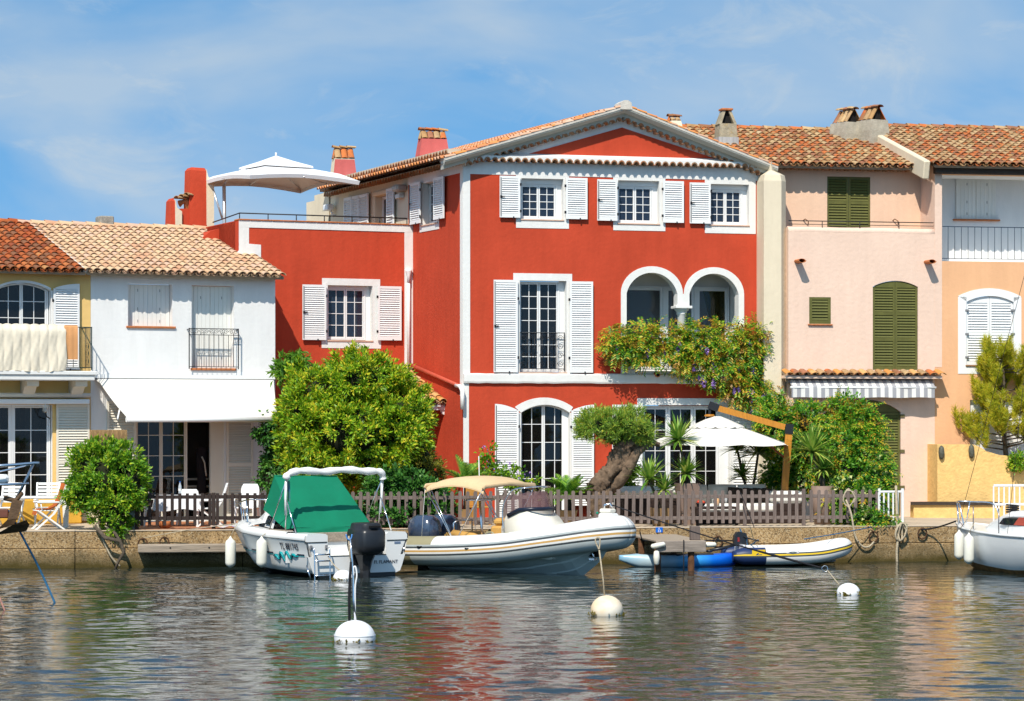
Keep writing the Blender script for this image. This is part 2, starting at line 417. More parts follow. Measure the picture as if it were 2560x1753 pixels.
def build_water():
    m, N, L, b = _new('canal_water')
    b.inputs['Base Color'].default_value = (.014, .022, .020, 1)
    b.inputs['Roughness'].default_value = .02; b.inputs['IOR'].default_value = 1.34
    b.inputs['Specular IOR Level'].default_value = .5
    ge = N.new('ShaderNodeNewGeometry'); mp = N.new('ShaderNodeMapping'); mp.inputs['Scale'].default_value = (.8, 1.5, 1)
    mp.inputs['Rotation'].default_value = (0, 0, R(-12))
    L.new(ge.outputs['Position'], mp.inputs['Vector'])
    n1 = N.new('ShaderNodeTexNoise'); n1.inputs['Scale'].default_value = 7.5; n1.inputs['Detail'].default_value = 3; n1.inputs['Roughness'].default_value = .55
    n1.inputs['Distortion'].default_value = .4
    L.new(mp.outputs[0], n1.inputs['Vector'])
    bp = N.new('ShaderNodeBump'); bp.inputs['Strength'].default_value = 1.0; bp.inputs['Distance'].default_value = .0035
    L.new(n1.outputs['Fac'], bp.inputs['Height']); L.new(bp.outputs[0], b.inputs['Normal'])
    # rippled sheet where the picture looks, flat sheet all round
    xs = np.arange(-17, 17.01, .06); ys = np.concatenate([np.arange(29, 48, .045), np.arange(48, 67.5, .07)])
    X, Y = np.meshgrid(xs, ys)
    Z = np.zeros_like(X)
    r = np.random.default_rng(3)
    for i in range(84):
        lam = math.exp(r.uniform(math.log(.20), math.log(1.5)))
        th = R(-84) + r.normal(0, .5)          # ripples run mostly toward the camera
        k = 2*math.pi/lam
        amp = .0019 * lam**1.0 * r.uniform(.4, 1.3)
        Z += amp * np.sin(k*(X*math.cos(th) + Y*math.sin(th)) + r.uniform(0, 6.28))
    # calmer and livelier patches
    patch = .85 + .3*np.sin(.31*X + 1.3) * np.sin(.22*Y + .4*X*.3) + .12*np.sin(.9*X - .5*Y)
    Z *= np.clip(patch, .45, 1.3)
    ny, nx = X.shape
    v = np.stack([X.ravel(), Y.ravel(), Z.ravel()], 1)
    idx = np.arange(ny*nx).reshape(ny, nx)
    q = np.stack([idx[:-1,:-1].ravel(), idx[:-1,1:].ravel(), idx[1:,1:].ravel(), idx[1:,:-1].ravel()], 1)
    # flat surroundings (frame of four quads)
    x0, x1, y0, y1 = xs[0], xs[-1], ys[0], ys[-1]
    B = 400
    fr = [(-B,-B,-.012),(B,-B,-.012),(B,y0,-.012),(-B,y0,-.012), (-B,y0,-.012),(x0,y0,-.012),(x0,y1,-.012),(-B,y1,-.012),
          (x1,y0,-.012),(B,y0,-.012),(B,y1,-.012),(x1,y1,-.012)]
    nv = len(v); v = np.concatenate([v, np.array(fr)])
    q = np.concatenate([q, np.array([[nv,nv+1,nv+2,nv+3],[nv+4,nv+5,nv+6,nv+7],[nv+8,nv+9,nv+10,nv+11]])])
    me = np_mesh('water', v, q, m, smooth=True)
    structure(link('water', me))

def np_mesh(name, v, q, mats, smooth=False):
    me = bpy.data.meshes.new(name)
    v = np.asarray(v, dtype=np.float32); q = np.asarray(q, dtype=np.int32)
    n = q.shape[1]
    me.vertices.add(len(v)); me.vertices.foreach_set('co', v.ravel())
    me.loops.add(q.size); me.loops.foreach_set('vertex_index', q.ravel())
    me.polygons.add(len(q)); me.polygons.foreach_set('loop_start', np.arange(0, q.size, n, dtype=np.int32))
    me.polygons.foreach_set('loop_total', np.full(len(q), n, dtype=np.int32))
    if smooth: me.polygons.foreach_set('use_smooth', np.ones(len(q), dtype=bool))
    me.update(calc_edges=True)
    for m in (mats if isinstance(mats, (list, tuple)) else [mats]): me.materials.append(m)
    return me

def quay_mat():
    """exposed-aggregate concrete, dark and weedy near the water"""
    m, N, L, b = _new('aggregate_concrete')
    b.inputs['Roughness'].default_value = .92; b.inputs['Specular IOR Level'].default_value = .15
    ge = N.new('ShaderNodeNewGeometry')
    vo = N.new('ShaderNodeTexVoronoi'); vo.inputs['Scale'].default_value = 42
    L.new(ge.outputs['Position'], vo.inputs['Vector'])
    cr = N.new('ShaderNodeValToRGB'); el = cr.color_ramp.elements
    el[0].position = 0; el[0].color = (.13,.085,.045,1); el[1].position = 1; el[1].color = (.56,.43,.26,1)
    e = el.new(.35); e.color = (.39,.255,.12,1); e = el.new(.75); e.color = (.48,.315,.15,1)
    sp = N.new('ShaderNodeSeparateColor'); L.new(vo.outputs['Color'], sp.inputs[0]); L.new(sp.outputs[0], cr.inputs[0])
    n = N.new('ShaderNodeTexNoise'); n.inputs['Scale'].default_value = 1.6; n.inputs['Detail'].default_value = 8; n.inputs['Roughness'].default_value = .65
    L.new(ge.outputs['Position'], n.inputs['Vector'])
    mr = N.new('ShaderNodeMapRange'); mr.inputs[1].default_value = .35; mr.inputs[2].default_value = .75; mr.inputs[3].default_value = .62; mr.inputs[4].default_value = 1.12
    L.new(n.outputs['Fac'], mr.inputs[0])
    mu = N.new('ShaderNodeMix'); mu.data_type = 'RGBA'; mu.blend_type = 'MULTIPLY'; mu.inputs['Factor'].default_value = 1
    L.new(cr.outputs[0], mu.inputs['A']); L.new(mr.outputs[0], mu.inputs['B'])
    # wet weed line by height
    sx = N.new('ShaderNodeSeparateXYZ'); L.new(ge.outputs['Position'], sx.inputs[0])
    ad = N.new('ShaderNodeMath'); ad.operation = 'MULTIPLY_ADD'; ad.inputs[1].default_value = .35; L.new(n.outputs['Fac'], ad.inputs[0]); L.new(sx.outputs[2], ad.inputs[2])
    r2 = N.new('ShaderNodeMapRange'); r2.inputs[1].default_value = .64; r2.inputs[2].default_value = .42; r2.inputs[3].default_value = 0; r2.inputs[4].default_value = .62
    L.new(ad.outputs[0], r2.inputs[0])
    x1 = N.new('ShaderNodeMix'); x1.data_type = 'RGBA'; x1.inputs['B'].default_value = (.085,.07,.035,1)
    L.new(mu.outputs['Result'], x1.inputs['A']); L.new(r2.outputs[0], x1.inputs['Factor'])
    r3 = N.new('ShaderNodeMapRange'); r3.inputs[1].default_value = .38; r3.inputs[2].default_value = .22; r3.inputs[4].default_value = .85
    L.new(ad.outputs[0], r3.inputs[0])
    x2 = N.new('ShaderNodeMix'); x2.data_type = 'RGBA'; x2.inputs['B'].default_value = (.055,.042,.008,1)
    L.new(x1.outputs['Result'], x2.inputs['A']); L.new(r3.outputs[0], x2.inputs['Factor'])
    L.new(x2.outputs['Result'], b.inputs['Base Color'])
    bp = N.new('ShaderNodeBump'); bp.inputs['Strength'].default_value = .5; bp.inputs['Distance'].default_value = .01
    L.new(vo.outputs['Distance'], bp.inputs['Height']); L.new(bp.outputs[0], b.inputs['Normal'])
    return m
QUAYM = quay_mat()
PAVE = mat('pale_paving', (.52,.42,.31), rough=.9, var=.18, vs=1.5, bump=.2, bs=20, dirt=.3, dirtcol=(.36,.28,.2), ds=2)
TERRACE = mat('terracotta_paving', (.46,.19,.09), rough=.85, var=.25, vs=3, bump=.2, dirt=.3, dirtcol=(.35,.22,.14))

def build_quay():
    q = bpy.data.objects.new('quay', None); col.objects.link(q); structure(q)
    q.location = (0, 64.0, 0); q.rotation_euler = (0, 0, R(8))
    # concrete blocks with recessed joints: upper course, lower course, coping
    jr = random.Random(4)
    edges = [-26, -20.6, -15.9, -10.3, -6.4, -1.2, 3.55, 7.9, 12.6, 17.4, 23, 28]
    for a, b in zip(edges[:-1], edges[1:]):
        g = .006
        mb = MB(); mb.bbox((a+g, jr.uniform(-.006,.006), .455), (b-g, .5, .845), .012); mb.build('upper_block', QUAYM, q)
        mb = MB(); mb.bbox((a+g, -.035+jr.uniform(-.004,.004), -1.2), (b-g, .5, .443), .015); mb.build('lower_block', QUAYM, q)
    MB().box((-26, .06, -1.2), (28, .52, .84)).build('joint_backing', mat('joint', (.05,.04,.03), var=.2), q)
    for a, b in zip(edges[:-1], edges[1:]):
        MB().bbox((a+.004, -.012, .848), (b-.004, .42, QUAY_Z), .008).build('coping_stone', PAVE, q)
    # ground behind, to the houses and beyond
    pv = MB()
    pv.add([(-60,.41,.862),(60,.41,.862),(60,200,.862),(-60,200,.862)], [(0,1,2,3)])
    pv.add([(-60,.5,-1.2),(-26,.5,-1.2),(-26,.5,.862),(-60,.5,.862),(28,.5,-1.2),(60,.5,-1.2),(60,.5,.862),(28,.5,.862)], [(0,1,2,3),(4,5,6,7)])
    p = pv.build('pavement', PAVE); structure(p); p.location = q.location; p.rotation_euler = q.rotation_euler
    t = MB(); t.box((-9.3, .30, .860), (-1.3, 4.9, .876))
    o = t.build('terrace_paving', TERRACE); structure(o); o.location = q.location; o.rotation_euler = q.rotation_euler
    # wooden mooring ledge along the quay
    x0, x1 = -8.85, -5.35
    led = tag(MB().bbox((x0, -.42, .36), (x1, -.04, .55), .02).build('mooring_ledge', WOODH), 'long weathered timber ledge fixed low on the quay beside the motorboat', 'ledge')
    led.location = q.location; led.rotation_euler = q.rotation_euler
    for bx in (-8.1, -7.2, -6.3, -5.7):
        MB().tube([(bx,-.40,.47),(bx,-.427,.47)], .022, 8).build('bolt', IRON, led)
    return q
build_water()
quay = build_quay()
# ---------------------------------------------------------------- building kit (local frame: x along wall, y into wall, z up)
def arch_pts(xa, xb, zs, zb, n=14):
    """points of a segmental or round arch from (xa,zs) over the apex zb to (xb,zs)"""
    w = (xb-xa)/2; h = zb-zs; xm = (xa+xb)/2
    if h > w*.95:
        return [(xm - w*math.cos(math.pi*i/n), zs + h*math.sin(math.pi*i/n)) for i in range(n+1)]
    r = (w*w + h*h)/(2*h); a = math.asin(w/r)
    return [(xm + r*math.sin(-a+2*a*i/n), zb - r + r*math.cos(-a+2*a*i/n)) for i in range(n+1)]

def wall(parent, m, x0, x1, z0, z1, holes=(), depth=.28, name='wall', y=0.0, thick=.35, back=True, reveal=None):
    """wall slab with openings; hole = (xa, xb, za, zb[, rise]) ; rise > 0 gives an arched head"""
    mb = MB()
    xs = sorted({x0, x1, *[v for h in holes for v in h[:2] if x0 < v < x1]})
    zs = sorted({z0, z1, *[v for h in holes for v in h[2:4] if z0 < v < z1]})
    for i in range(len(xs)-1):
        for j in range(len(zs)-1):
            cx, cz = (xs[i]+xs[i+1])/2, (zs[j]+zs[j+1])/2
            if any(h[0] < cx < h[1] and h[2] < cz < h[3] for h in holes): continue
            mb.add([(xs[i],y,zs[j]),(xs[i+1],y,zs[j]),(xs[i+1],y,zs[j+1]),(xs[i],y,zs[j+1])], [(0,1,2,3)])
    d = depth
    for h in holes:
        xa, xb, za, zb = max(h[0],x0), min(h[1],x1), max(h[2],z0), min(h[3],z1)
        rise = h[4] if len(h) > 4 else 0
        skip = h[5] if len(h) > 5 else ''
        zt = zb - rise
        if 'l' not in skip: mb.add([(xa,y,za),(xa,y+d,za),(xa,y+d,zt),(xa,y,zt)], [(0,1,2,3)], 1)
        if 'r' not in skip: mb.add([(xb,y,za),(xb,y+d,za),(xb,y+d,zt),(xb,y,zt)], [(3,2,1,0)], 1)
        if 'b' not in skip: mb.add([(xa,y,za),(xb,y,za),(xb,y+d,za),(xa,y+d,za)], [(0,1,2,3)], 1)
        if rise:
            pts = arch_pts(xa, xb, zt, zb); n = len(pts)//2
            for seg, cx in ((pts[:n+1], xa), (pts[n:], xb)):
                for p, q in zip(seg[:-1], seg[1:]):
                    mb.add([(p[0],y,p[1]),(q[0],y,q[1]),(cx,y,zb)], [(0,1,2)], 0)
                    mb.add([(p[0],y,p[1]),(q[0],y,q[1]),(q[0],y+d,q[1]),(p[0],y+d,p[1])], [(0,1,2,3)], 1)
        elif 't' not in skip:
            mb.add([(xa,y,zb),(xa,y+d,zb),(xb,y+d,zb),(xb,y,zb)], [(0,1,2,3)], 1)
    if back:
        t = y+thick
        mb.add([(x0,y,z0),(x0,t,z0),(x0,t,z1),(x0,y,z1)], [(0,1,2,3)])
        mb.add([(x1,y,z0),(x1,t,z0),(x1,t,z1),(x1,y,z1)], [(3,2,1,0)])
        mb.add([(x0,y,z1),(x1,y,z1),(x1,t,z1),(x0,t,z1)], [(0,1,2,3)])
    return mb.build(name, [m, reveal or m], parent)

PANE = clear_glass('pane_glass', (.022,.034,.060), .66, .02)
PANE2 = clear_glass('dark_pane_glass', (.008,.008,.008), .72, .015)
PANE3 = clear_glass('loggia_glass', (.010,.012,.012), .42, .015)
ROOM = mat('dim_interior', (.05,.045,.04), rough=.9, var=.3)
CURT_W = mat('white_curtain', (.62,.62,.60), rough=.95, var=.1, vs=3, stretch=(12,1,.5))
CURT_R = mat('dark_red_curtain', (.16,.035,.045), rough=.95, var=.3, vs=3, stretch=(12,1,.5))
CURT_G = mat('gold_striped_curtain', (.42,.32,.06), rough=.95, var=.1, vs=9, stretch=(7,1,.3), c2=(.14,.16,.04))
CURT_B = mat('plum_curtain', (.06,.035,.07), rough=.95, var=.3, vs=3, stretch=(12,1,.5))

def curtain(mb_x0, mb_x1, z0, z1, y, m, parent, drape=0.0):
    """hanging folded cloth; drape > 0 gathers its foot sideways"""
    mb = MB(); n = max(10, int((mb_x1-mb_x0)*46)); rows = 8
    vs = []
    for j in range(rows+1):
        t = j/rows
        for i in range(n+1):
            u = i/n
            x = mb_x0 + (mb_x1-mb_x0)*u
            if drape > 0: x = x + (mb_x1 - x)*min(.9, drape*t*(1-u*.2))
            if drape < 0: x = x + (mb_x0 - x)*min(.9, -drape*t*(.2+u*.8))
            vs.append((x, y + .018*math.sin(i*2.1+.4*t), z1 + (z0-z1)*t))
    w = n+1
    fs = [(j*w+i, j*w+i+1, (j+1)*w+i+1, (j+1)*w+i) for j in range(rows) for i in range(n)]
    mb.add(vs, fs, 0, True)
    return mb.build('curtain', m, parent)

def window(parent, x0, x1, z0, z1, y, leaves=2, cols=2, rows=4, m=PAINT, fr=.036, st=.036, mun=.017, pane=PANE, rise=0, name='window', back=True, gap=.012, bottom=0.0, room=.55):
    """glazed casement: outer frame and leaves are the part, each pane a sub-part"""
    mb = MB(); t = .06
    def zt(x):      # head height along an arched top
        if not rise: return z1
        w = (x1-x0)/2; r = (w*w+rise*rise)/(2*rise); dx = x-(x0+x1)/2
        return z1 - r + math.sqrt(max(0, r*r-dx*dx))
    mb.box((x0,y,z0),(x0+fr,y+t,zt(x0+fr))); mb.box((x1-fr,y,z0),(x1,y+t,zt(x1-fr)))
    mb.box((x0+fr,y+.002,z0),(x1-fr,y+t,z0+fr))
    if not rise: mb.box((x0+fr,y+.002,z1-fr),(x1-fr,y+t,z1))
    else:
        n = 14
        for i in range(n):
            a = x0+(x1-x0)*i/n; b = x0+(x1-x0)*(i+1)/n
            mb.add([(a,y-.002,zt(a)-fr),(b,y-.002,zt(b)-fr),(b,y-.002,zt(b)),(a,y-.002,zt(a)),(a,y+t,zt(a)-fr),(b,y+t,zt(b)-fr)], [(0,1,2,3),(0,4,5,1)])
    lw = (x1-x0-2*fr)/leaves
    panes = []
    for k in range(leaves):
        a = x0+fr+k*lw+gap/2; b = a+lw-gap
        mb.box((a,y+.012,z0+fr+.005),(a+st,y+t-.004,zt(a+st)-fr+.004)); mb.box((b-st,y+.012,z0+fr+.005),(b,y+t-.004,zt(b-st)-fr+.004))
        bot = z0+fr+.006+st+bottom
        mb.box((a+st,y+.014,z0+fr+.005),(b-st,y+t-.006,bot))
        if not rise: mb.box((a+st,y+.014,z1-fr-st),(b-st,y+t-.006,z1-fr-.004))
        ga, gb, gz0 = a+st, b-st, bot
        gz1 = z1-fr-st if not rise else z1-fr
        pw = (gb-ga)/cols; ph = (gz1-gz0)/rows
        for c in range(1, cols): mb.box((ga+c*pw-mun/2,y+.018,gz0),(ga+c*pw+mun/2,y+.045,zt(ga+c*pw)-fr-.01 if rise else gz1))
        for r in range(1, rows): mb.box((ga,y+.0175,gz0+r*ph-mun/2),(gb,y+.0455,gz0+r*ph+mun/2))
        for c in range(cols):
            for r in range(rows):
                pa, pb = ga+c*pw+mun/2, ga+(c+1)*pw-mun/2
                pz0, pz1 = gz0+r*ph+mun/2, gz0+(r+1)*ph-mun/2
                if rise and r == rows-1: poly = [(pa,pz0),(pb,pz0),(pb,max(pz0+.02,zt(pb)-fr)),(pa,max(pz0+.02,zt(pa)-fr))]
                else: poly = [(pa,pz0),(pb,pz0),(pb,pz1),(pa,pz1)]
                panes.append(poly)
    w = mb.build(name, m, parent)
    for poly in panes:
        p = MB(); p.add([(x,y+.035,z) for x, z in poly]+[(x,y+.041,z) for x, z in poly], [(0,1,2,3),(7,6,5,4),(0,4,5,1),(1,5,6,2),(2,6,7,3),(3,7,4,0)])
        p.build('pane', pane, w)
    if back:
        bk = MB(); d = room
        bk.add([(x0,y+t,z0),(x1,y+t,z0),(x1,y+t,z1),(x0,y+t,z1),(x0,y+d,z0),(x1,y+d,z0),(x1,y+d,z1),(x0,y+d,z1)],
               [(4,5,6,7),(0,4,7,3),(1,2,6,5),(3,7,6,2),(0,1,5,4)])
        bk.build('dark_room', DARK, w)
    return w

SLAT = {}
def slat_mesh(w, m, h=.05, tilt=38):
    key = (round(w,2), m.name, round(h,3), tilt)
    if key not in SLAT:
        mb = MB(); c, s = math.cos(R(tilt)), math.sin(R(tilt))
        M = Matrix.Rotation(R(-tilt), 4, 'X')
        mb.box((-.5,-.004,-h/2),(.5,.004,h/2), 0, M)
        SLAT[key] = mb.mesh('slat', m)
    return SLAT[key]
def shutter(parent, x0, x1, z0, z1, y, m=PAINT, pitch=.055, mids=(), st=.055, th=.04, top=None, hinge=None, backing=True, name='shutter', top_rail=.07, bot_rail=.10, slat_m=None, tilt=38, label=None, ironwork=True):
    """louvred leaf; top = list of (x, z) for a shaped head; mids = fractions where a rail crosses"""
    mb = MB(); slat_m = slat_m or m
    ztop = z1
    mb.box((x0,y,z0),(x0+st,y+th,z1 if top is None else top[0][1])); mb.box((x1-st,y,z0),(x1,y+th,z1 if top is None else top[-1][1]))
    mb.box((x0+st,y+.002,z0),(x1-st,y+th-.002,z0+bot_rail))
    if top is None: mb.box((x0+st,y+.002,z1-top_rail),(x1-st,y+th-.002,z1)); ztop = z1-top_rail
    else:
        zl = min(p[1] for p in top)
        ztop = zl - top_rail*.3
        inner = [p for p in top if x0+st <= p[0] <= x1-st]
        def zi(x):
            for p, q in zip(top[:-1], top[1:]):
                if p[0] <= x <= q[0]: return p[1]+(q[1]-p[1])*(x-p[0])/(q[0]-p[0]+1e-9)
            return top[-1][1]
        poly = [(x0+st, ztop), (x1-st, ztop), (x1-st, zi(x1-st))] + [p for p in reversed(inner) if x0+st+.005 < p[0] < x1-st-.005] + [(x0+st, zi(x0+st))]
        mb.xz(poly, y+.002, y+th-.002)
    bands = [z0+bot_rail] ; rails = []
    for f in mids:
        zc = z0+bot_rail + (ztop-z0-bot_rail)*f
        mb.box((x0+st,y+.002,zc-.045),(x1-st,y+th-.002,zc+.045)); rails.append(zc)
    o = mb.build(name, m, parent)
    if label: o['label'] = label
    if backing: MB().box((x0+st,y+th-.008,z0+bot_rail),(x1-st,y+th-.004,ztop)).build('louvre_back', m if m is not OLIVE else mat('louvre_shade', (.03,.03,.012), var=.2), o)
    w = x1-x0-2*st
    lim = [z0+bot_rail] + [v for zc in rails for v in (zc-.045, zc+.045)] + [ztop]
    me = slat_mesh(w, slat_m, pitch*.98, tilt)
    for a, b in zip(lim[0::2], lim[1::2]):
        n = max(1, int(round((b-a)/pitch))); dz = (b-a)/n
        for i in range(n):
            M = Matrix.Translation(((x0+x1)/2, y+th*.42, a+(i+.5)*dz)) @ Matrix.Diagonal((w+.004, 1, dz/pitch, 1))
            link('slat', me, o, M)
    if hinge and ironwork:
        hx = x1 if hinge == 'R' else x0; sg = 1 if hinge == 'R' else -1
        for zz in (z0+(z1-z0)*.16, z0+(z1-z0)*.80):
            MB().box((hx-.012 if sg > 0 else hx-.035, y-.006, zz-.035),(hx+.035 if sg > 0 else hx+.012, y+.02, zz+.035)).build('hinge', IRON, o)
        lb = MB(); lx = x0+st*.5 if hinge == 'R' else x1-st*.5
        if hinge == 'R':
            lb.tube([(lx,y-.012,z0+.04),(lx,y-.012,z1-.04)], .009, 6)
            zc = (z0+z1)/2; lb.tube([(lx,y-.02,zc),(lx+.10,y-.03,zc)], .014, 6); lb.box((lx-.02,y-.025,zc-.03),(lx+.03,y-.004,zc+.03))
        MB().box(((x0+x1)/2+.08, y-.012, z0-.03),((x0+x1)/2+.11, y+.01, z0+.03)).build('stop', IRON, o)
        if lb.v: lb.build('latch_rod', IRON, o)
    return o
def plank_shutter(parent, x0, x1, z0, z1, y, m, n=2, name='shutter'):
    """flat closed leaves with fine vertical board joints"""
    out = []
    lw = (x1-x0)/n
    for k in range(n):
        a = x0+k*lw+.004; b = a+lw-.008
        o = MB().box((a, y+.012, z0), (b, y+.03, z1)).build(name, m, parent)
        bw = (b-a)/5
        for i in range(5): MB().bbox((a+i*bw+.003, y, z0+.002), (a+(i+1)*bw-.003, y+.014, z1-.002), .003).build('board', m, o)
        for zz in (z0+(z1-z0)*.13, z0+(z1-z0)*.42, z0+(z1-z0)*.86):
            MB().box(((a+b)/2+.02, y-.008, zz-.035), ((a+b)/2+.034, y+.002, zz+.035)).build('stop', mat('grey_metal', (.22,.22,.23), rough=.5), o)
        out.append(o)
    return out

# ---- canal tiles
def tile_shape(L=.42, r0=.103, r1=.086, h=.8, n=7, t=.016):
    mb = MB(); rings = []
    for (yy, r) in ((0, r0), (L, r1)):
        outer = [(-r*math.cos(math.pi*i/n), yy, r*h*math.sin(math.pi*i/n)) for i in range(n+1)]
        ri = r - t
        inner = [(-ri*math.cos(math.pi*i/n), yy, ri*h*math.sin(math.pi*i/n)) for i in range(n, -1, -1)]
        rings.append(outer+inner)
    k = 2*(n+1)
    vs = rings[0]+rings[1]
    fs = [(i, (i+1)%k, k+(i+1)%k, k+i) for i in range(k)]
    mb.add(vs, fs, 0, True)
    for i in range(n): mb.add([rings[0][i], rings[0][i+1], rings[0][k-2-i], rings[0][k-1-i]], [(0,1,2,3)])
    return mb
COVER = {}
def cover_mesh(m, key='c', **kw):
    if (key, m.name) not in COVER: COVER[(key, m.name)] = tile_shape(**kw).mesh('tile', m)
    return COVER[(key, m.name)]

def tile_roof(parent, M0, width, run, slope, m, pitch=.215, step=.345, skip=None, keep=300, name='roof', seed=1, deck_m=None, overhang=.10, channel_m=None, extra=0):
    """M0: local matrix with origin at eave corner, x along eave, y horizontal up-slope direction; slope = rise/run"""
    rr = random.Random(seed)
    ang = math.atan(slope); Ls = run/math.cos(ang)
    S = M0 @ Matrix.Rotation(ang, 4, 'X')
    deck = MB().box((0, 0, -.10), (width, Ls, -.03))
    deck.v = [tuple(S @ Vector(v)) for v in deck.v]
    roof = deck.build(name, deck_m or mat('roof_mortar', (.35,.27,.19), var=.3, vs=4, bump=.3), parent)
    nc = int(width/pitch); nr = int(Ls/step)
    ch = MB()
    base = tile_shape(L=.42, r0=.09, r1=.10, h=.75, n=5, t=.012)
    tiles = []
    for c in range(nc+1):
        for r in range(nr+1):
            x = c*pitch; y = r*step - overhang + rr.uniform(-.012,.012)
            if y > Ls-.15: continue
            if skip and skip(x, y): continue
            if c < nc:
                T = S @ Matrix.Translation((x+pitch/2, y+.02, .036)) @ Matrix.Rotation(R(2.5), 4, 'X') @ Matrix.Diagonal((1,1,-1,1))
                ch.add([T @ Vector(v) for v in base.v], base.f, 0, True)
            T = S @ Matrix.Translation((x+rr.uniform(-.008,.008), y, .035)) @ Matrix.Rotation(R(-4.0+rr.uniform(-1.2,1.2)), 4, 'X') @ Matrix.Rotation(R(rr.uniform(-1.6,1.6)), 4, 'Z')
            tiles.append((y, c, T))
    stuff(ch.build('channel_tiling', channel_m or m, roof))
    tiles.sort(key=lambda t: t[0])
    me = cover_mesh(m)
    for y, c, T in tiles[:keep]: link('tile', me, roof, T)
    if len(tiles) > keep:
        mb = MB(); b = tile_shape()
        for y, c, T in tiles[keep:]: mb.add([T @ Vector(v) for v in b.v], b.f, 0, True)
        stuff(mb.build('tiling', m, roof))
    # ridge tiles
    rg = MB()
    n = int(width/.38)
    me2 = cover_mesh(m if m is not TILE_PALE else TILE_PALE, key='ridge', L=.46, r0=.13, r1=.11, h=.7)
    for i in range(n+1):
        T = S @ Matrix.Translation((i*.38, Ls-.02, .05)) @ Matrix.Rotation(R(-90), 4, 'Z') @ Matrix.Rotation(R(-2.5+rr.uniform(-1,1)), 4, 'X') @ Matrix.Translation((0,-.4,0))
        if skip and skip(i*.38, Ls): continue
        link('ridge_tile', me2, roof, T)
    mo = MB().box((0, Ls-.12, -.05), (width, Ls+.12, .055)); mo.v = [tuple(S @ Vector(v)) for v in mo.v]
    mo.build('ridge_mortar', mat('ridge_mortar', (.62,.57,.50), var=.2, vs=5, bump=.4), roof)
    return roof

GH = 1.2
def genoise(parent, A, B, out, m, pitch=.205, r=.10, proj=.16, name='eave_tile', fill=None, fill_up=.05, seed=2, back=.12, dirz=None):
    """a course of half-round eave tiles set on the line A..B (local), projecting along vector out"""
    A, B, out = Vector(A), Vector(B), Vector(out).normalized()
    d = (B-A); Lg = d.length; d.normalize()
    up = out.cross(d)
    if up.z < 0: up = -up
    n = max(1, int(round(Lg/pitch))); p = Lg/n
    rr = random.Random(seed)
    me = cover_mesh(m, key='g%.3f_%.3f' % (r, proj+back), L=proj+back, r0=r, r1=r*.93, h=GH, t=.026, n=8)
    side = d if out.cross(Vector((0,0,1))).dot(d) < 0 else d
    for i in range(n):
        pos = A + d*(i+.5)*p
        X = d; Y = -out; Z = X.cross(Y)
        if Z.z < 0: X = -d; Z = X.cross(Y)
        T = Matrix((( X.x, Y.x, Z.x, 0),(X.y, Y.y, Z.y, 0),(X.z, Y.z, Z.z, 0),(0,0,0,1)))
        T = Matrix.Translation(pos + out*(proj + rr.uniform(-.008,.008))) @ T @ Matrix.Rotation(R(rr.uniform(-2,2)), 4, 'Y')
        link(name, me, parent, T)
    if fill is not None:
        # mortar bed: wavy slab resting on the tile backs
        mb = MB(); seg = 4
        top = []; low = []
        for i in range(n*seg+1):
            u = i/seg*p; ph = (i % seg)/seg
            zz = r*GH*math.sin(math.pi*ph) if i % seg else 0.0
            c = A + d*u
            low.append(c + up*(zz+.004)); top.append(c + up*(r*GH+fill_up))
        f0 = out*(proj-.012); k = len(low)
        vs = [v+f0 for v in low] + [v+f0 for v in top] + [v-out*back for v in top] + [v-out*back for v in low]
        fs = [(i, i+1, k+i+1, k+i) for i in range(k-1)] + [(k+i, k+i+1, 2*k+i+1, 2*k+i) for i in range(k-1)] + [(3*k+i, 3*k+i+1, i+1, i) for i in range(k-1)]
        fs += [(0, k, 2*k, 3*k), (k-1, 4*k-1, 3*k-1, 2*k-1)]
        mb.add(vs, fs); mb.build('eave_mortar', fill, parent)

def trim(parent, m, x0, x1, z0, z1, proud=.012, name='painted_band', y=0.0, th=.02):
    return MB().box((x0, y-proud, z0), (x1, y-proud+th if th > proud else y, z1)).build(name, m, parent)

def railing(parent, x0, x1, z0, z1, y, m, n, scroll=None, name='railing', r=.008, ends=True):
    mb = MB()
    mb.box((x0, y-.012, z1-.012), (x1, y+.012, z1+.008)); mb.box((x0, y-.008, z0), (x1, y+.008, z0+.016))
    if ends:
        for x in (x0, x1): mb.box((x-.011, y-.011, z0-.05), (x+.011, y+.011, z1+.01))
    rail = mb.build(name, m, parent)
    zb = z1
    if scroll == 'top':
        zb = z1-.16
        MB().box((x0, y-.008, zb-.008), (x1, y+.008, zb+.008)).build('cross_rail', m, rail)
        k = max(2, int(round((x1-x0)/.29))); w = (x1-x0)/k
        for i in range(k):
            cx = x0+(i+.5)*w; c = MB()
            for sg in (-1, 1):
                pts = []
                for j in range(22):
                    t = j/21; a = t*3.6*math.pi/1.3; rr_ = .062*(1-t*.78)
                    pts.append((cx+sg*(w*.25) + sg*rr_*math.cos(a+math.pi)*-1, y, zb+.08+rr_*math.sin(a)*1.0))
                c.tube(pts, .006, 5)
            c.tube([(cx-w*.02, y, zb+.01),(cx-w*.1,y,zb+.12),(cx,y,zb+.15),(cx+w*.1,y,zb+.12),(cx+w*.02,y,zb+.01)], .006, 5)
            c.build('scroll', m, rail)
    bar = MB().tube([(0,0,0),(0,0,1)], r, 6).mesh('bar', m)
    for i in range(1, n):
        x = x0+(x1-x0)*i/n
        link('bar', bar, rail, Matrix.Translation((x, y, z0)) @ Matrix.Diagonal((1,1,zb-z0,1)))
    return rail

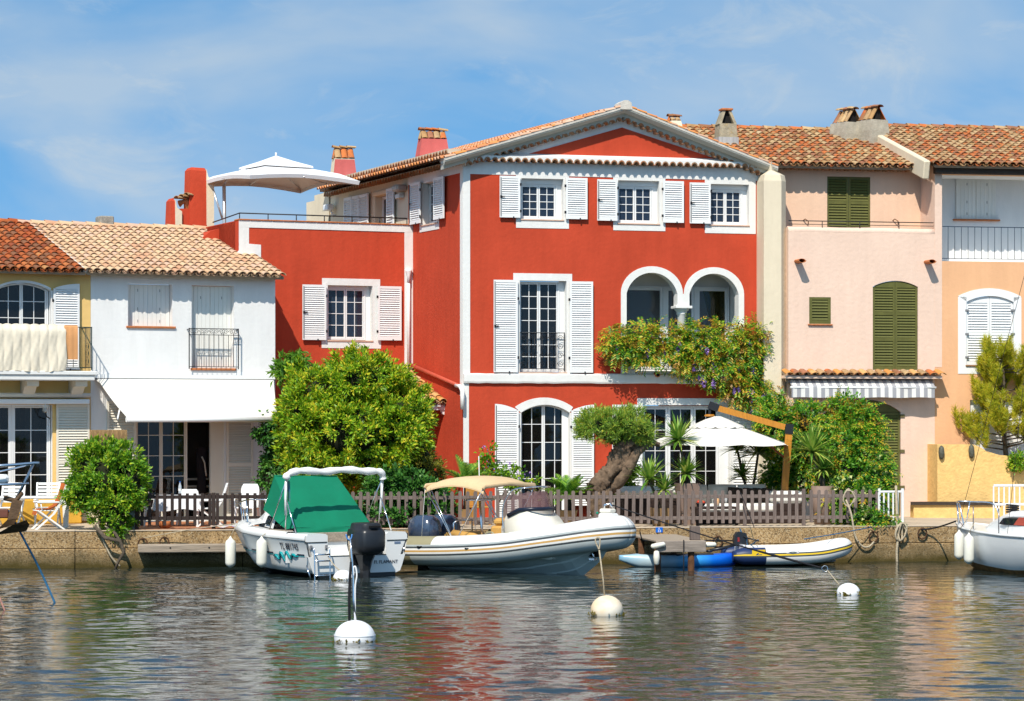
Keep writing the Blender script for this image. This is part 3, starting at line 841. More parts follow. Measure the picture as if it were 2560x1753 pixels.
def chimney_tiles(parent, cx, cy, z, w, d, h, m, n=4, lean=.35, cap=True, ends=True, seed=1):
    """Provencal chimney cap: leaning tiles on two sides under a ridge of tiles (x along width)"""
    rr = random.Random(seed)
    me = cover_mesh(m, key='chim%.2f%.2f' % (h, w/n), L=h*1.06, r0=w/n*.52, r1=w/n*.46, h=.5, t=.02)
    for sgn in (-1, 1):
        for i in range(n):
            x = cx - w/2 + (i+.5)*w/n
            T = Matrix.Translation((x, cy+sgn*d/2, z)) @ Matrix.Rotation(0 if sgn < 0 else math.pi, 4, 'Z') @ Matrix.Rotation(R(90-math.degrees(math.atan(d/2/h))+rr.uniform(-2,2)), 4, 'X')
            link('chimney_tile', me, parent, T)
    if ends:
        me2 = cover_mesh(m, key='chime%.2f' % h, L=h*.98, r0=d*.23, r1=d*.14, h=.5, t=.02)
        for sgn in (-1, 1):
            T = Matrix.Translation((cx+sgn*w/2*1.0, cy, z)) @ Matrix.Rotation(sgn*math.pi/2, 4, 'Z') @ Matrix.Rotation(R(80), 4, 'X')
            link('chimney_tile', me2, parent, T)
    if cap:
        me3 = cover_mesh(m, key='chimcap', L=.28, r0=.13, r1=.11, h=.55)
        k = max(2, int(round((w+.12)/.22)))
        for i in range(k):
            T = Matrix.Translation((cx-w/2+.02+i*(w-.16)/max(1,k-1)-.06, cy, z+h+.0)) @ Matrix.Rotation(R(-90), 4, 'Z') @ Matrix.Rotation(R(-4+rr.uniform(-3,3)), 4, 'X') @ Matrix.Rotation(R(rr.uniform(-6,6)), 4, 'Y')
            link('chimney_cap_tile', me3, parent, T)

def frame_for(house, fac):
    """temporary parent that carries another wall's frame; adopt() hands its children to the house"""
    t = bpy.data.objects.new('frame', None); col.objects.link(t)
    t.matrix_world = Matrix.Translation(fac.loc()) @ Matrix.Rotation(fac.a, 4, 'Z')
    return t
def adopt(t, house):
    HM = Matrix.Translation(house.location) @ Matrix.Rotation(house.rotation_euler.z, 4, 'Z')
    rel = HM.inverted() @ t.matrix_world
    tm = Matrix(t.matrix_basis)
    rel = HM.inverted() @ tm
    for c in list(t.children):
        ml = c.matrix_basis.copy(); c.parent = house; c.matrix_parent_inverse = Matrix(); c.matrix_local = rel @ ml
    bpy.data.objects.remove(t)
# ---------------------------------------------------------------- white house and ochre house (one plane, 26 degrees)
G0 = .862
fw = Facade(688, 69.6, 26)
def build_white_house():
    h = thing('white_house', 'two-storey white house with pale tiled roof and white awning, between ochre and red houses', 'house', fw.loc(), fw.a)
    xl = fw.sx(227); zt = fw.P(460, 684)[1]
    h1 = fw.rect(320, 710, 431, 816); h2 = fw.rect(479, 714, 585, 921)
    d0 = fw.rect(341, 1030, 563, 1240); d0 = (d0[0], d0[1], .88, d0[3])
    wall(h, WHITE2, xl, 0, G0, zt, [h1, h2, d0], depth=.26)
    MB().add([(0,.35,G0),(0,6,G0),(0,6,zt),(0,.35,zt)], [(0,1,2,3)]).build('side_wall', WHITE2, h)
    SH = mat('shutter_white', (.78,.77,.72), rough=.5, var=.03)
    plank_shutter(h, h1[0], h1[1]-.005, h1[2], h1[3]-.01, .2, SH)
    plank_shutter(h, h2[0], h2[1]-.005, h2[2], h2[3]-.01, .2, SH)
    MB().bbox((h1[0]-.05,-.05,h1[2]-.05),(h1[1]+.08,.24,h1[2]+.004), .01).build('sill', TERRA, h)
    MB().bbox((h2[0]-.03,-.05,h2[2]-.055),(h2[1]+.05,.24,h2[2]+.004), .01).build('sill', TERRA, h)
    r = fw.rect(473, 822, 596, 918, .16)
    rl = railing(h, r[0], r[1], r[2], r[3], -.16, IRON, 10, 'top')
    for x in (r[0], r[1]): MB().box((x-.01,-.15,r[3]-.03),(x+.01,0,r[3]-.012)).build('bracket', IRON, rl)
    # ground floor doors
    w = fw.rect(341, 1030, 472, 1240)
    win = window(h, w[0], w[1], .885, d0[3], .12, leaves=2, cols=2, rows=5, m=PAINTW, pane=PANE2, name='french_window')
    o = fw.rect(472, 1030, 563, 1240)
    MB().box((o[0]+.62,.10,.885),(o[1],.2,d0[3])).build('door_frame', PAINTW, h)
    rm = MB(); a, b = o[0], o[0]+.62
    rm.add([(a,.27,.88),(b+.4,.27,.88),(b+.4,.27,d0[3]),(a,.27,d0[3]),(a,1.6,.88),(b+.4,1.6,.88),(b+.4,1.6,d0[3]),(a,1.6,d0[3])], [(4,5,6,7),(0,4,7,3),(1,2,6,5),(3,7,6,2),(0,1,5,4)])
    room = rm.build('doorway', mat('dim_room', (.08,.065,.05), var=.3), h)
    for i in range(5): MB().box((a+.32,.75+.1*i,1.12+.19*i),(a+.95,1.05+.1*i,1.17+.19*i)).build('stair_tread', PAINTW, room)
    s = fw.rect(268, 1003, 341, 1240, .05)
    shutter(h, s[0], s[1]-.01, .90, s[3], -.055, PAINTW, mids=(.52,), pitch=.065, hinge=None)
    s = fw.rect(566, 1040, 633, 1240, .05)
    shutter(h, s[0]+.01, s[1], .90, s[3], -.055, PAINTW, mids=(.52,), pitch=.065, hinge=None)
    # awning
    xa = fw.sx(242, .1); xb = fw.sx(683, .1); zb = fw.P(460, 947, .1)[1]; zf = fw.P(500, 1043, 1.6)[1]
    xf0, xf1 = fw.sx(317, 1.6), fw.sx(693, 1.6)
    AW = mat('awning_cloth', (.70,.68,.63), rough=.9, var=.03, vs=2)
    mb = MB(); n = 16; vs = []
    for j in range(7):
        t = j/6; sag = -.05*math.sin(math.pi*t)
        for i in range(n+1):
            u = i/n; vs.append(((xa+(xb-xa)*u)*(1-t)+(xf0+(xf1-xf0)*u)*t, -.12-1.48*t, zb+(zf-zb)*t+sag))
    k = n+1
    fs = [(j*k+i, j*k+i+1, (j+1)*k+i+1, (j+1)*k+i) for j in range(6) for i in range(n)]
    mb.add(vs, fs, 0, True); mb.add([(v[0],v[1],v[2]-.006) for v in vs], [f[::-1] for f in fs], 0, True)
    aw = mb.build('awning', AW, h)
    MB().tube([(xf0-.02,-1.62,zf-.06),(xf1+.02,-1.62,zf-.06)], .07, 10).build('front_bar', PAINT, aw)
    MB().box((xa-.05,-.14,zb+.0),(xb+.04,-.02,zb+.10)).build('cassette', PAINT, aw)
    MB().box((xa-.04,-.142,zb-.03),(xb+.03,-.03,zb-.004)).build('roller_slot', IRON, aw)
    for x, e in ((xa-.02,.45), (xb-.05,-.5)):
        MB().tube([(x,-.1,zb-.03),(x+e,-.8,zb-.55),(x+.1*(1 if e > 0 else -1),-1.55,zf-.05)], .022, 6).build('folding_arm', PAINT, aw)
    # roof
    ze = fw.P(460, 684, .35)[1]
    tile_roof(h, Matrix.Translation((-5.15,-.38,ze)), 5.25, 5.1, .29, TILE_PALE, seed=5, keep=290)
    genoise(h, (xl-.2,0,ze-.06), (.04,0,ze-.06), (0,-1,0), TILE_EAVE, proj=.22, r=.085, pitch=.215, fill=mat('eave_mortar', (.42,.36,.28), var=.2), fill_up=.03)
    # lime-washed verge between the two roofs
    S = Matrix.Translation((-5.17,-.34,ze)) @ Matrix.Rotation(math.atan(.29), 4, 'X')
    v = MB().box((-.07,0,-.06),(.05,5.2,.085)); v.v = [tuple(S @ Vector(p)) for p in v.v]
    v.build('verge_mortar', mat('verge_mortar', (.70,.66,.58), var=.15, vs=6, bump=.5), h)
    # grey chimney on the ridge
    c = fw.rect(246, 541, 280, 572, -4.8)
    ch = MB().bbox((c[0],4.6,c[2]-.4),(c[1],5.1,c[3]), .03).build('chimney', mat('chimney_stone', (.30,.28,.24), var=.3, vs=9, bump=.8, bs=30, dirt=.5, dirtcol=(.12,.11,.1)), h)
    MB().bbox((c[0]-.06,4.5,c[2]-.08),(c[0]+.02,5.0,c[2]+.06), .02).build('flashing_tile', TERRA, ch)
    return h
def build_ochre_house():
    h = thing('ochre_house', 'ochre yellow house with weathered red tiles and a small balcony hung with bedding', 'house', fw.loc(), fw.a)
    xr = fw.sx(227); xl = -10.5; zt = fw.P(110, 674)[1]
    a = fw.rect(-12, 707, 127, 926); rise = fw.P(60,707)[1]-fw.P(60,725)[1]
    g = fw.rect(-120, 1012, 131, 1240)
    wall(h, OCHRE, xl, xr-.004, G0, zt, [(a[0],a[1],a[2],a[3],rise), (g[0],g[1],.88,g[3])], depth=.3, reveal=PAINT)
    # arched balcony door: left leaf open, right leaf closed
    wr = fw.rect(55, 709, 124, 926, -.2)
    hw = (a[1]-a[0])/2; rr_ = (hw*hw+rise*rise)/(2*rise)
    w = window(h, a[0]+.02, a[1]-.02, a[2], a[3]-.01, .17, leaves=2, cols=2, rows=5, m=PAINT, rise=rise*.96, pane=PANE2, name='balcony_door', room=1.2)
    MB().box((a[0]+.35,1.1,a[2]+1.05),(a[0]+1.0,1.13,a[2]+1.55)).build('picture', mat('picture_print', (.10,.08,.04), c2=(.02,.05,.06), vs=6), w)
    # white painted arch edge
    pts = arch_pts(a[0]-.0, a[1]+.0, a[3]-rise, a[3], 14); mb = MB()
    for p, q in zip(pts[:-1], pts[1:]):
        mb.add([(p[0],-.012,p[1]),(q[0],-.012,q[1]),(q[0]*1.0,-.012,q[1]+.06),(p[0],-.012,p[1]+.06),(p[0],.02,p[1]),(q[0],.02,q[1]),(q[0],.02,q[1]+.06),(p[0],.02,p[1]+.06)], [(0,1,2,3),(0,4,5,1),(3,2,6,7)])
    mb.box((a[1],-.012,a[2]),(a[1]+.06,.02,a[3]-rise)); mb.build('arch_trim', PAINT, h)
    # open shutter, its head following the arch
    s = fw.rect(133, 722, 198, 924, .06)
    zr = fw.P(198, 710, .06)[1]
    top = [(s[0]+(s[1]-s[0])*t, s[3]+(zr-s[3])*math.sin(t*math.pi/2)**.8) for t in [i/8 for i in range(9)]]
    shutter(h, s[0], s[1], s[2], zr, -.10, PAINT, pitch=.06, top=top, hinge='L')
    # balcony
    zs0, zs1 = fw.P(110, 951, .9)[1], fw.P(110, 927, .9)[1]; xb = fw.sx(238, .9)
    bal = MB().bbox((xl,-.9,zs0),(xb,.0,zs1), .02).build('balcony_slab', WHITE, h)
    MB().bbox((xl,-.94,zs1-.10),(xb+.04,-.9,zs1-.002), .012).build('slab_nosing', WHITE, bal)
    for px in (59, 180):
        x = fw.sx(px, .3)
        poly = [(0,zs0-.002),(-.62,zs0-.002),(-.62,zs0-.14),(-.40,zs0-.16),(-.2,zs0-.36),(0,zs0-.36)]
        MB().yz(poly, x, x+.30).build('corbel', PAINTW, h)
    rt = fw.P(200, 818, .85)[1]; xe = fw.sx(229, .85)
    rl = railing(h, xl, xe, zs1+.08, rt, -.85, GREENIRON, 34)
    bar = MB().tube([(0,0,0),(0,0,1)], .008, 6).mesh('bar', GREENIRON)
    MB().box((xe-.012,-.85,rt-.012),(xe+.012,0,rt+.008)).build('side_rail', GREENIRON, rl)
    MB().box((xe-.008,-.85,zs1+.08),(xe+.008,0,zs1+.095)).build('side_rail', GREENIRON, rl)
    for i in range(1, 8): link('bar', bar, rl, Matrix.Translation((xe,-.85+i*.85/8,zs1+.08)) @ Matrix.Diagonal((1,1,rt-zs1-.08,1)))
    for zz in (.25,.45,.62):
        MB().tube([(xe-.005,-.5+.09*math.cos(t),zs1+zz+.09*math.sin(t)) for t in [i*.5 for i in range(13)]], .006, 5).build('scroll', GREENIRON, rl)
    # ground floor
    w1 = fw.rect(34, 1014, 129, 1240)
    for (p, q) in ((34,129),(-60,33)):
        w = fw.rect(p, 1014, q, 1240)
        ww = window(h, w[0], w[1], .885, g[3]-.005, .14, leaves=1, cols=2, rows=5, m=PAINT, pane=PANE2, name='sliding_door', room=.9)
        for cx in (.16,.42,.66): 
            x = w[0]+(w[1]-w[0])*cx; curtain(x, x+.13, .9, g[3]-.05, .42, CURT_W, ww)
    cs = fw.rect(-150, 989, 224, 1010, .2)
    ac = MB().bbox((xl,-.24,cs[2]),(cs[1],-.01,cs[2]+.12), .02).build('awning_cassette', PAINT, h)
    MB().tube([(xl,-.16,cs[3]+.01),(cs[1]+.03,-.16,cs[3]+.01)], .06, 10).build('roller', PAINTW, ac)
    s = fw.rect(141, 1011, 224, 1240, .05)
    shutter(h, s[0], s[1], .92, s[3], -.06, PAINTW, mids=(.5,), pitch=.065)
    lx, lz = fw.P(126, 1048, .1)
    lp = MB().tube([(lx,-.02,lz),(lx-.02,-.12,lz+.02),(lx-.12,-.2,lz+.06),(lx-.16,-.2,lz+.16)], .014, 6).build('wall_lamp', IRON, h)
    MB().lathe([(.03,0),(.07,.05),(.075,.12),(.05,.19),(.01,.22)], 10, c=(lx-.16,-.2,lz+.16)).build('lamp_globe', clear_glass('lamp_glass', (.7,.7,.65), .35), lp)
    # ochre dado and low planter walls
    MB().bbox((xl,-.42,G0),(fw.sx(205,.4),-.05,G0+.62), .03).build('low_wall', mat('deep_yellow_plaster', (.66,.37,.05), rough=.9, var=.12, bump=.3, bs=8), h)
    # roof
    ze = fw.P(110, 676, .35)[1]
    tile_roof(h, Matrix.Translation((-10.7,-.38,ze-.0)), 5.5, 5.1, .295, TILE_RED, seed=9, keep=290)
    genoise(h, (-10.5,0,ze-.06), (xr-.2,0,ze-.06), (0,-1,0), TILE_EAVE, proj=.2, r=.085, pitch=.215, fill=OCHRE, fill_up=.03)
    return h
build_white_house(); build_ochre_house()

# ---------------------------------------------------------------- red house: gabled front, side wall, lower wing with terrace
fg = Facade(1158, 69.5, 15)
fl = Facade(1158, 69.5, -67.7)
_c = fl.world(fl.sx(1032), 0)
fb = Facade(1032, _c.y, 24)
LEAFY = None
def std_window(h, f, glass, hole, low, sl=None, sr=None, rows=4, leaves=2, cols=2, hdr=None, curt=None, reveal=.24, pane=PANE):
    """window with white surround and open shutters; every argument a photo rectangle"""
    pass
def build_red_house():
    h = thing('red_house', 'tall red house with white trim, pediment gable, twin-arched loggia and roof terrace', 'house', fg.loc(), fg.a)
    f = fg
    xR = f.sx(1908); ztop = f.P(1555, 412)[1]
    H = lambda *r: f.rect(*r)
    W1, W2, W3 = H(1303,447,1408,549), H(1545,452,1648,559), H(1774,461,1872,563)
    FR = H(1299,702,1416,932)
    AD = H(1302,1012,1424,1240); ad_rise = f.P(1360,1012)[1]-f.P(1360,1032)[1]
    WW = H(1607,1013,1824,1240)
    A1, A2 = H(1566,682,1693,765), H(1723,684,1846,765)
    LO = H(1566,765,1846,928)
    zsp = f.P(1700,735)[1]
    zcap = LO[3]
    A1 = (A1[0],A1[1],zcap,A1[3]); A2 = (A2[0],A2[1],zcap,A1[3])
    holes = [W1, W2, W3, FR, (AD[0],AD[1],.88,AD[3],ad_rise), (WW[0],WW[1],.88,WW[3]),
             (A1[0],A1[1],zcap,A1[3],A1[3]-zsp,'b'), (A2[0],A2[1],zcap,A2[3],A2[3]-zsp,'b'), (A1[0],A2[1],LO[2],zcap,0,'t')]
    wall(h, RED, 0, xR, G0, ztop, holes, depth=.30, thick=.4, reveal=WHITE)
    MB().add([(xR,.4,G0),(xR,9,G0),(xR,9,ztop),(xR,.4,ztop)], [(3,2,1,0)]).build('far_wall', RED, h)
    def strip(px0, py0, px1, py1, proud=.014, name='painted_band', m=WHITE):
        r = f.rect(px0, py0, px1, py1); return trim(h, m, r[0], r[1], r[2], r[3], proud, name)
    zb_l = f.P(1175, 434)[1]; zfr = f.P(1500, 443)[1]
    # white painted bands: frieze, corner strips, window surrounds
    x1175, x1894 = f.sx(1175), f.sx(1894)
    def frieze():
        mb = MB(); cuts = sorted([W1[:2], W2[:2], W3[:2]])
        x = x1175
        for a, b in cuts: mb.box((x,-.014,zfr),(a,.006,ztop-.002)); mb.box((a,-.014,W1[3] if a == W1[0] else (W2[3] if a == W2[0] else W3[3])),(b,.006,ztop-.002)); x = b
        mb.box((x,-.014,zfr),(x1894,.006,ztop-.002))
        return mb.build('frieze', WHITE, h)
    frieze()
    zband1, zband0 = f.P(1400, 934)[1], f.P(1400, 959)[1]
    MB().box((0,-.016,zband1-.02),(x1175,.004,ztop-.002)).build('corner_band', WHITE, h)
    MB().box((x1894,-.015,G0),(xR,.005,ztop-.002)).build('corner_band', WHITE, h)
    MB().box((0,-.013,G0),(f.sx(1172),.004,zband0)).build('corner_band', WHITE, h)
    for (w, lo, rx) in ((W1,(1290,549,1422,571),None), (W2,(1533,558,1663,577),None), (W3,(1762,563,1889,584),None)):
        l = f.rect(*lo)
        mb = MB(); mb.box((l[0],-.012,l[2]),(l[1],.006,w[2]))
        mb.box((w[1],-.012,w[2]),(l[1],.006,zfr)); mb.box((l[0],-.012,w[2]),(w[0],.006,zfr))
        mb.build('surround', WHITE, h)
        MB().bbox((w[0]-.02,-.035,w[2]-.035),(w[1]+.02,.2,w[2]+.004), .008).build('sill', mat('pink_sill', (.60,.40,.30), var=.15), h)
    # upper casements
    for w, cm in ((W1,CURT_W),(W2,CURT_B),(W3,CURT_B)):
        MB().box((w[0],.15,w[3]-.13),(w[1],.29,w[3]-.002)).build('roller_box', PAINT, h)
        MB().box((w[1]-.12,.19,w[2]),(w[1]-.001,.25,w[3]-.13)).build('jamb', PAINT, h)
        o = window(h, w[0]+.01, w[1]-.12, w[2]+.02, w[3]-.135, .17, 2, 2, 4, pane=PANE)
        if cm is CURT_B:
            curtain(w[0]+.08, w[0]+.24, w[2]+.05, w[3]-.15, .29, cm, o); curtain(w[1]-.38, w[1]-.2, w[2]+.05, w[3]-.15, .29, cm, o)
    for px0, py0, px1, py1, hg in ((1249,440,1300,544,'R'),(1414,445,1468,548,'L'),(1493,449,1543,552,'R'),(1657,453,1709,557,'L'),(1724,457,1776,559,'R')):
        s = f.rect(px0, py0, px1, py1, .07); shutter(h, s[0], s[1], s[2], s[3], -.10, hinge=hg, pitch=.058)
    # first-floor french window
    hd = f.rect(1283, 684, 1430, 702); 
    mb = MB(); mb.box((hd[0],-.014,FR[3]),(hd[1],.006,hd[3])); mb.box((hd[0],-.013,zband1),(FR[0],.006,FR[3])); mb.box((FR[1],-.013,zband1),(hd[1],.006,FR[3])); mb.build('surround', WHITE, h)
    MB().box((FR[1]-.14,.20,FR[2]),(FR[1]-.001,.26,FR[3]-.002)).build('jamb', PAINT, h)
    o = window(h, FR[0]+.01, FR[1]-.14, FR[2]+.03, FR[3]-.02, .18, 2, 2, 7, pane=PANE2, name='french_window', room=.8)
    curtain(FR[1]-.42, FR[1]-.22, FR[2]+.1, FR[3]-.1, .3, CURT_W, o)
    MB().bbox((FR[0]-.02,-.05,FR[2]-.04),(FR[1]+.02,.22,FR[2]+.01), .01).build('sill', mat('pink_sill', (.60,.40,.30)), h)
    for px0, py0, px1, py1, hg in ((1234,700,1294,931,'R'),(1424,704,1482,932,'L')):
        s = f.rect(px0, py0, px1, py1, .07); shutter(h, s[0], s[1], s[2], s[3], -.10, hinge=hg, pitch=.058)
    r = f.rect(1299, 832, 1416, 923, -.05)
    rl = railing(h, FR[0]+.02, FR[1]-.04, r[2], r[3], .06, IRON, 6)
    for i in range(5):
        for j in range(4):
            cx = FR[0]+.13+(FR[1]-FR[0]-.28)*i/4; cz = r[2]+.12+(r[3]-r[2]-.26)*j/3
            sg = 1 if (i+j) % 2 else -1
            pts = [(cx+sg*(.085*(1-t*.75))*math.cos(t*9), .06, cz+(.085*(1-t*.75))*math.sin(t*9)) for t in [k/16 for k in range(17)]]
            MB().tube(pts, .0065, 5).build('scroll', IRON, rl)
    # storey band
    bd = MB(); n = 40; rrn = random.Random(3); x0, x1 = f.sx(1160,.08), f.sx(1895,.08)
    rings = []
    for i in range(n+1):
        x = x0+(x1-x0)*i/n; a, b = rrn.uniform(-.008,.008), rrn.uniform(-.008,.008)
        rings.append([(x,.01,zband0+b),(x,-.07,zband0+.005+b),(x,-.085,zband0+.05+b),(x,-.085,zband1-.04+a),(x,-.065,zband1-.01+a),(x,.01,zband1+a)])
    bd.loft(rings, cap0=True, cap1=True, smooth=False); bd.build('storey_band', WHITE, h)
    # arched garden door
    pts_i = arch_pts(AD[0], AD[1], AD[3]-ad_rise, AD[3], 16)
    ou = f.rect(1287, 994, 1432, 1240); orise = f.P(1360,994)[1]-f.P(1360,1018)[1]
    pts_o = arch_pts(ou[0], ou[1], ou[3]-orise, ou[3], 16)
    mb = MB()
    for i in range(16):
        q = [pts_i[i], pts_i[i+1], pts_o[i+1], pts_o[i]]
        mb.add([(x,-.02,z) for x, z in q]+[(x,.004,z) for x, z in q], [(0,1,2,3),(3,2,6,7),(0,4,5,1)])
    mb.box((ou[0],-.02,G0),(AD[0],.004,min(pts_i[0][1],pts_o[0][1]))); mb.box((AD[1],-.02,G0),(ou[1],.004,min(pts_i[-1][1],pts_o[-1][1])))
    mb.build('arch_surround', WHITE, h)
    window(h, AD[0]+.002, AD[1]-.002, .885, AD[3]-.002, .18, 2, 2, 6, pane=PANE2, rise=ad_rise, name='arched_door', room=.9)
    _w = (AD[1]-AD[0])/2; _r = (_w*_w+ad_rise*ad_rise)/(2*ad_rise); _z = lambda x: AD[3]-_r+math.sqrt(max(0,_r*_r-(x-(AD[0]+AD[1])/2)**2))-.003
    MB().xz([(AD[1]-.17,.882),(AD[1]-.001,.882),(AD[1]-.001,_z(AD[1]-.001)),(AD[1]-.09,_z(AD[1]-.09)),(AD[1]-.17,_z(AD[1]-.17))], .14, .175).build('door_jamb', PAINT, h)
    for px0, px1, tl, tr, hg in ((1237,1296,1010,1026,'R'),(1428,1484,1026,1012,'L')):
        s = f.rect(px0, 1010, px1, 1240, .06); za, zb = f.P(px0, tl, .06)[1], f.P(px1, tr, .06)[1]
        top = []
        for i in range(9):
            t = i/8; tt = math.sin(t*math.pi/2) if tl > tr else 1-math.cos(t*math.pi/2)
            top.append((s[0]+(s[1]-s[0])*t, za+(zb-za)*tt))
        shutter(h, s[0], s[1], .92, max(za,zb), -.10, hinge=hg, pitch=.058, mids=(.42,), top=top)
    # wide garden window
    hd = f.rect(1593, 996, 1832, 1013)
    mb = MB(); mb.box((hd[0],-.02,WW[3]),(hd[1],.004,hd[3])); mb.box((hd[0],-.018,G0),(WW[0],.004,WW[3])); mb.box((WW[1],-.018,G0),(hd[1],.004,WW[3])); mb.build('surround', WHITE, h)
    window(h, WW[0]+.01, WW[1]-.22, .885, WW[3]-.02, .16, 3, 2, 5, pane=PANE2, name='garden_window', st=.06, room=1.0)
    MB().box((WW[1]-.22,.15,.88),(WW[1]-.001,.24,WW[3])).build('door_jamb', PAINT, h)
    for px0, px1, hg in ((1530,1605,'R'),(1828,1896,'L')):
        s = f.rect(px0, 1012, px1, 1240, .06); shutter(h, s[0], s[1], .92, s[3], -.10, hinge=hg, pitch=.07, mids=(.5,))
    # twin-arched loggia
    xa, xb = A1[0], A2[1]
    mb = MB()
    for (a, po) in ((A1, (1551,664,1706,765)), (A2, (1712,668,1870,765))):
        o = f.rect(*po)
        pi_ = arch_pts(a[0], a[1], zsp, a[3], 20)
        cx = (a[0]+a[1])/2; wi = (a[1]-a[0])/2; wo = wi+.155; ho = a[3]-zsp+.17
        po_ = [(cx-wo*math.cos(math.pi*i/20), zsp+ho*math.sin(math.pi*i/20)) for i in range(21)]
        mid = (A1[1]+A2[0])/2
        po_ = [(min(x, mid) if a is A1 else max(x, mid), z) for x, z in po_]
        for i in range(20):
            q = [pi_[i], pi_[i+1], po_[i+1], po_[i]]
            mb.add([(x,-.022,z) for x, z in q]+[(x,.004,z) for x, z in q], [(0,1,2,3),(3,2,6,7),(0,4,5,1)])
    mid = (A1[1]+A2[0])/2
    mb.box((xa-.155,-.022,zband1),(xa,.004,zsp)); mb.box((xb,-.022,zband1),(xb+.155,.004,zsp))
    mb.box((A1[1],-.0215,zcap),(A2[0],.004,zsp))
    mb.build('arch_surround', WHITE, h)
    MB().box((xa,-.02,zband1-.01),(xb,.004,LO[2])).build('loggia_apron', WHITE, h)
    cm = MB(); cw = (A2[0]-A1[1])/2
    cm.bbox((mid-cw-.06,-.10,zcap-.07),(mid+cw+.06,.36,zcap), .01)
    cm.lathe([(.20,-.07),(.19,-.11),(.15,-.14),(.135,-.18),(.14,-.2),(.135,-.22),(.115,-.24),(.125,-1.2),(.125,LO[2]-zcap+.12),(.16,LO[2]-zcap+.08),(.17,LO[2]-zcap)], 18, c=(mid,.13,zcap))
    cm.build('column', WHITE, h)
    zf, zc = LO[2], A1[3]+.08
    x0, x1 = xa-.3, xb+.15; yb = 1.15
    lg = MB(); lg.add([(x0,.3,zf),(x1,.3,zf),(x1,yb,zf),(x0,yb,zf),(x0,.3,zc),(x1,.3,zc),(x1,yb,zc),(x0,yb,zc)], [(0,1,2,3),(4,7,6,5),(0,3,7,4),(1,5,6,2)])
    lg.add([(x0,yb,zf),(x1,yb,zf),(x1,yb,zc),(x0,yb,zc)], [(0,1,2,3)])
    # back of the front wall round the arches
    lg.build('loggia', WHITE, h)
    zw = f.P(1640, 716, -1.1)[1]
    wx = [f.sx(p, -1.1) for p in (1540, 1660, 1738, 1822)]
    for i, (a, b) in enumerate(((wx[0],wx[1]),(wx[1],wx[2]),(wx[2],wx[3]))):
        o = window(h, a, b, zf+.02, zw, 1.06, 1, 1, 1, pane=PANE3, name='loggia_door', fr=.04, st=.07, back=(False))
        bk = MB().add([(a,2.1,zf),(b,2.1,zf),(b,2.1,zw),(a,2.1,zw)], [(0,1,2,3)]).build('dark_room', ROOM, o)
        if i == 2: curtain(a+.22, b-.02, zf+.05, zw-.08, 1.13, CURT_G, o, drape=.75)
    lo2 = f.rect(1566,765,1846,928)
    rl = railing(h, xa+.02, xb-.02, zf+.04, zf+.85, .12, IRON, 26)
    # drain spout in the apron
    sx_, sz_ = f.P(1640, 936)
    MB().tube([(sx_,.0,sz_+.01),(sx_,-.16,sz_-.01)], .075, 8).build('drain_tile', TERRA, h)
    MB().tube([(sx_,-.155,sz_-.01),(sx_,-.164,sz_-.01)], .05, 8).build('drain_bore', DARK, h)
    # ---- horizontal eave course, ledge, pediment
    genoise(h, (-.12,0,ztop-.02), (xR+.10,0,ztop-.02), (0,-1,0), TILE_EAVE, proj=.26, r=.095, pitch=.20, fill=WHITE, fill_up=.035)
    MB().yz([(-.245,ztop+.10),(.05,ztop+.10),(.05,ztop+.22),(-.02,ztop+.22)], -.1, xR+.08).build('cornice_ledge', WHITE, h)
    dv = .50
    xl_, zl_ = f.P(1113, 391, dv); xr_, zr_ = f.P(1946, 416, dv); xp_, zp_ = f.P(1566, 262, dv)
    zl_ = zr_ = (zl_+zr_)/2
    base = ztop+.2
    def zr_at(x, off): 
        return (zl_+(zp_-zl_)*(x-xl_)/(xp_-xl_) if x < xp_ else zr_+(zp_-zr_)*(xr_-x)/(xr_-xp_)) - off
    pw = MB().xz([(xl_+.2,base-.15),(xr_-.2,base-.15),(xr_-.2,zr_at(xr_-.2,.06)),(xp_,zp_-.06),(xl_+.2,zr_at(xl_+.2,.06))], 0, .3); pw.build('pediment', WHITE, h)
    t0, t1, t2 = f.P(1313,383), f.P(1555,319), f.P(1797,404)
    tb = (t0[1]+t2[1])/2
    MB().xz([(t0[0],tb),(t2[0],tb),(t1[0],t1[1])], -.012, .002).build('pediment_panel', RED, h)
    # raking course, grey cove and verge
    off = .38
    for (xa_, xb_) in ((xl_+.62, xp_-.02), (xp_+.02, xr_-.42)):
        genoise(h, (xa_,0,zr_at(xa_,off)), (xb_,0,zr_at(xb_,off)), (0,-1,0), TILE_EAVE, proj=.24, r=.092, pitch=.19, fill=GREYST, fill_up=.02)
    for (xa_, xb_) in ((xl_, xp_), (xp_, xr_)):
        cv = MB(); rings = []
        for x in (xa_, xb_):
            zt_ = zr_at(x, 0)
            rings.append([(x,-.235,zt_-off+.09),(x,-.27,zt_-off+.19),(x,-.36,zt_-.20),(x,-.47,zt_-.12),(x,-.48,zt_-.085),(x,0,zt_-.085),(x,0,zt_-off+.09)])
        cv.loft(rings, smooth=False, cap0=True, cap1=True); cv.build('cove', GREYST, h)
        d = Vector((xb_-xa_,0,zr_at(xb_,0)-zr_at(xa_,0))); Lr = d.length; d.normalize(); n = int(Lr/.30)
        ang = math.atan2(d.z, d.x)
        vm = MB()
        a, b = Vector((xa_,0,zr_at(xa_,0))), Vector((xb_,0,zr_at(xb_,0)))
        for (q, w_) in ((a,0),(b,1)): pass
        vm.loft([[(p.x,-.49,p.z-.085),(p.x,-.49,p.z-.015),(p.x,.1,p.z-.015),(p.x,.1,p.z-.085)] for p in (a,b)], smooth=False, cap0=True, cap1=True)
        vm.build('verge_bed', mat('pale_mortar', (.60,.55,.48), var=.2, vs=6, bump=.4), h)
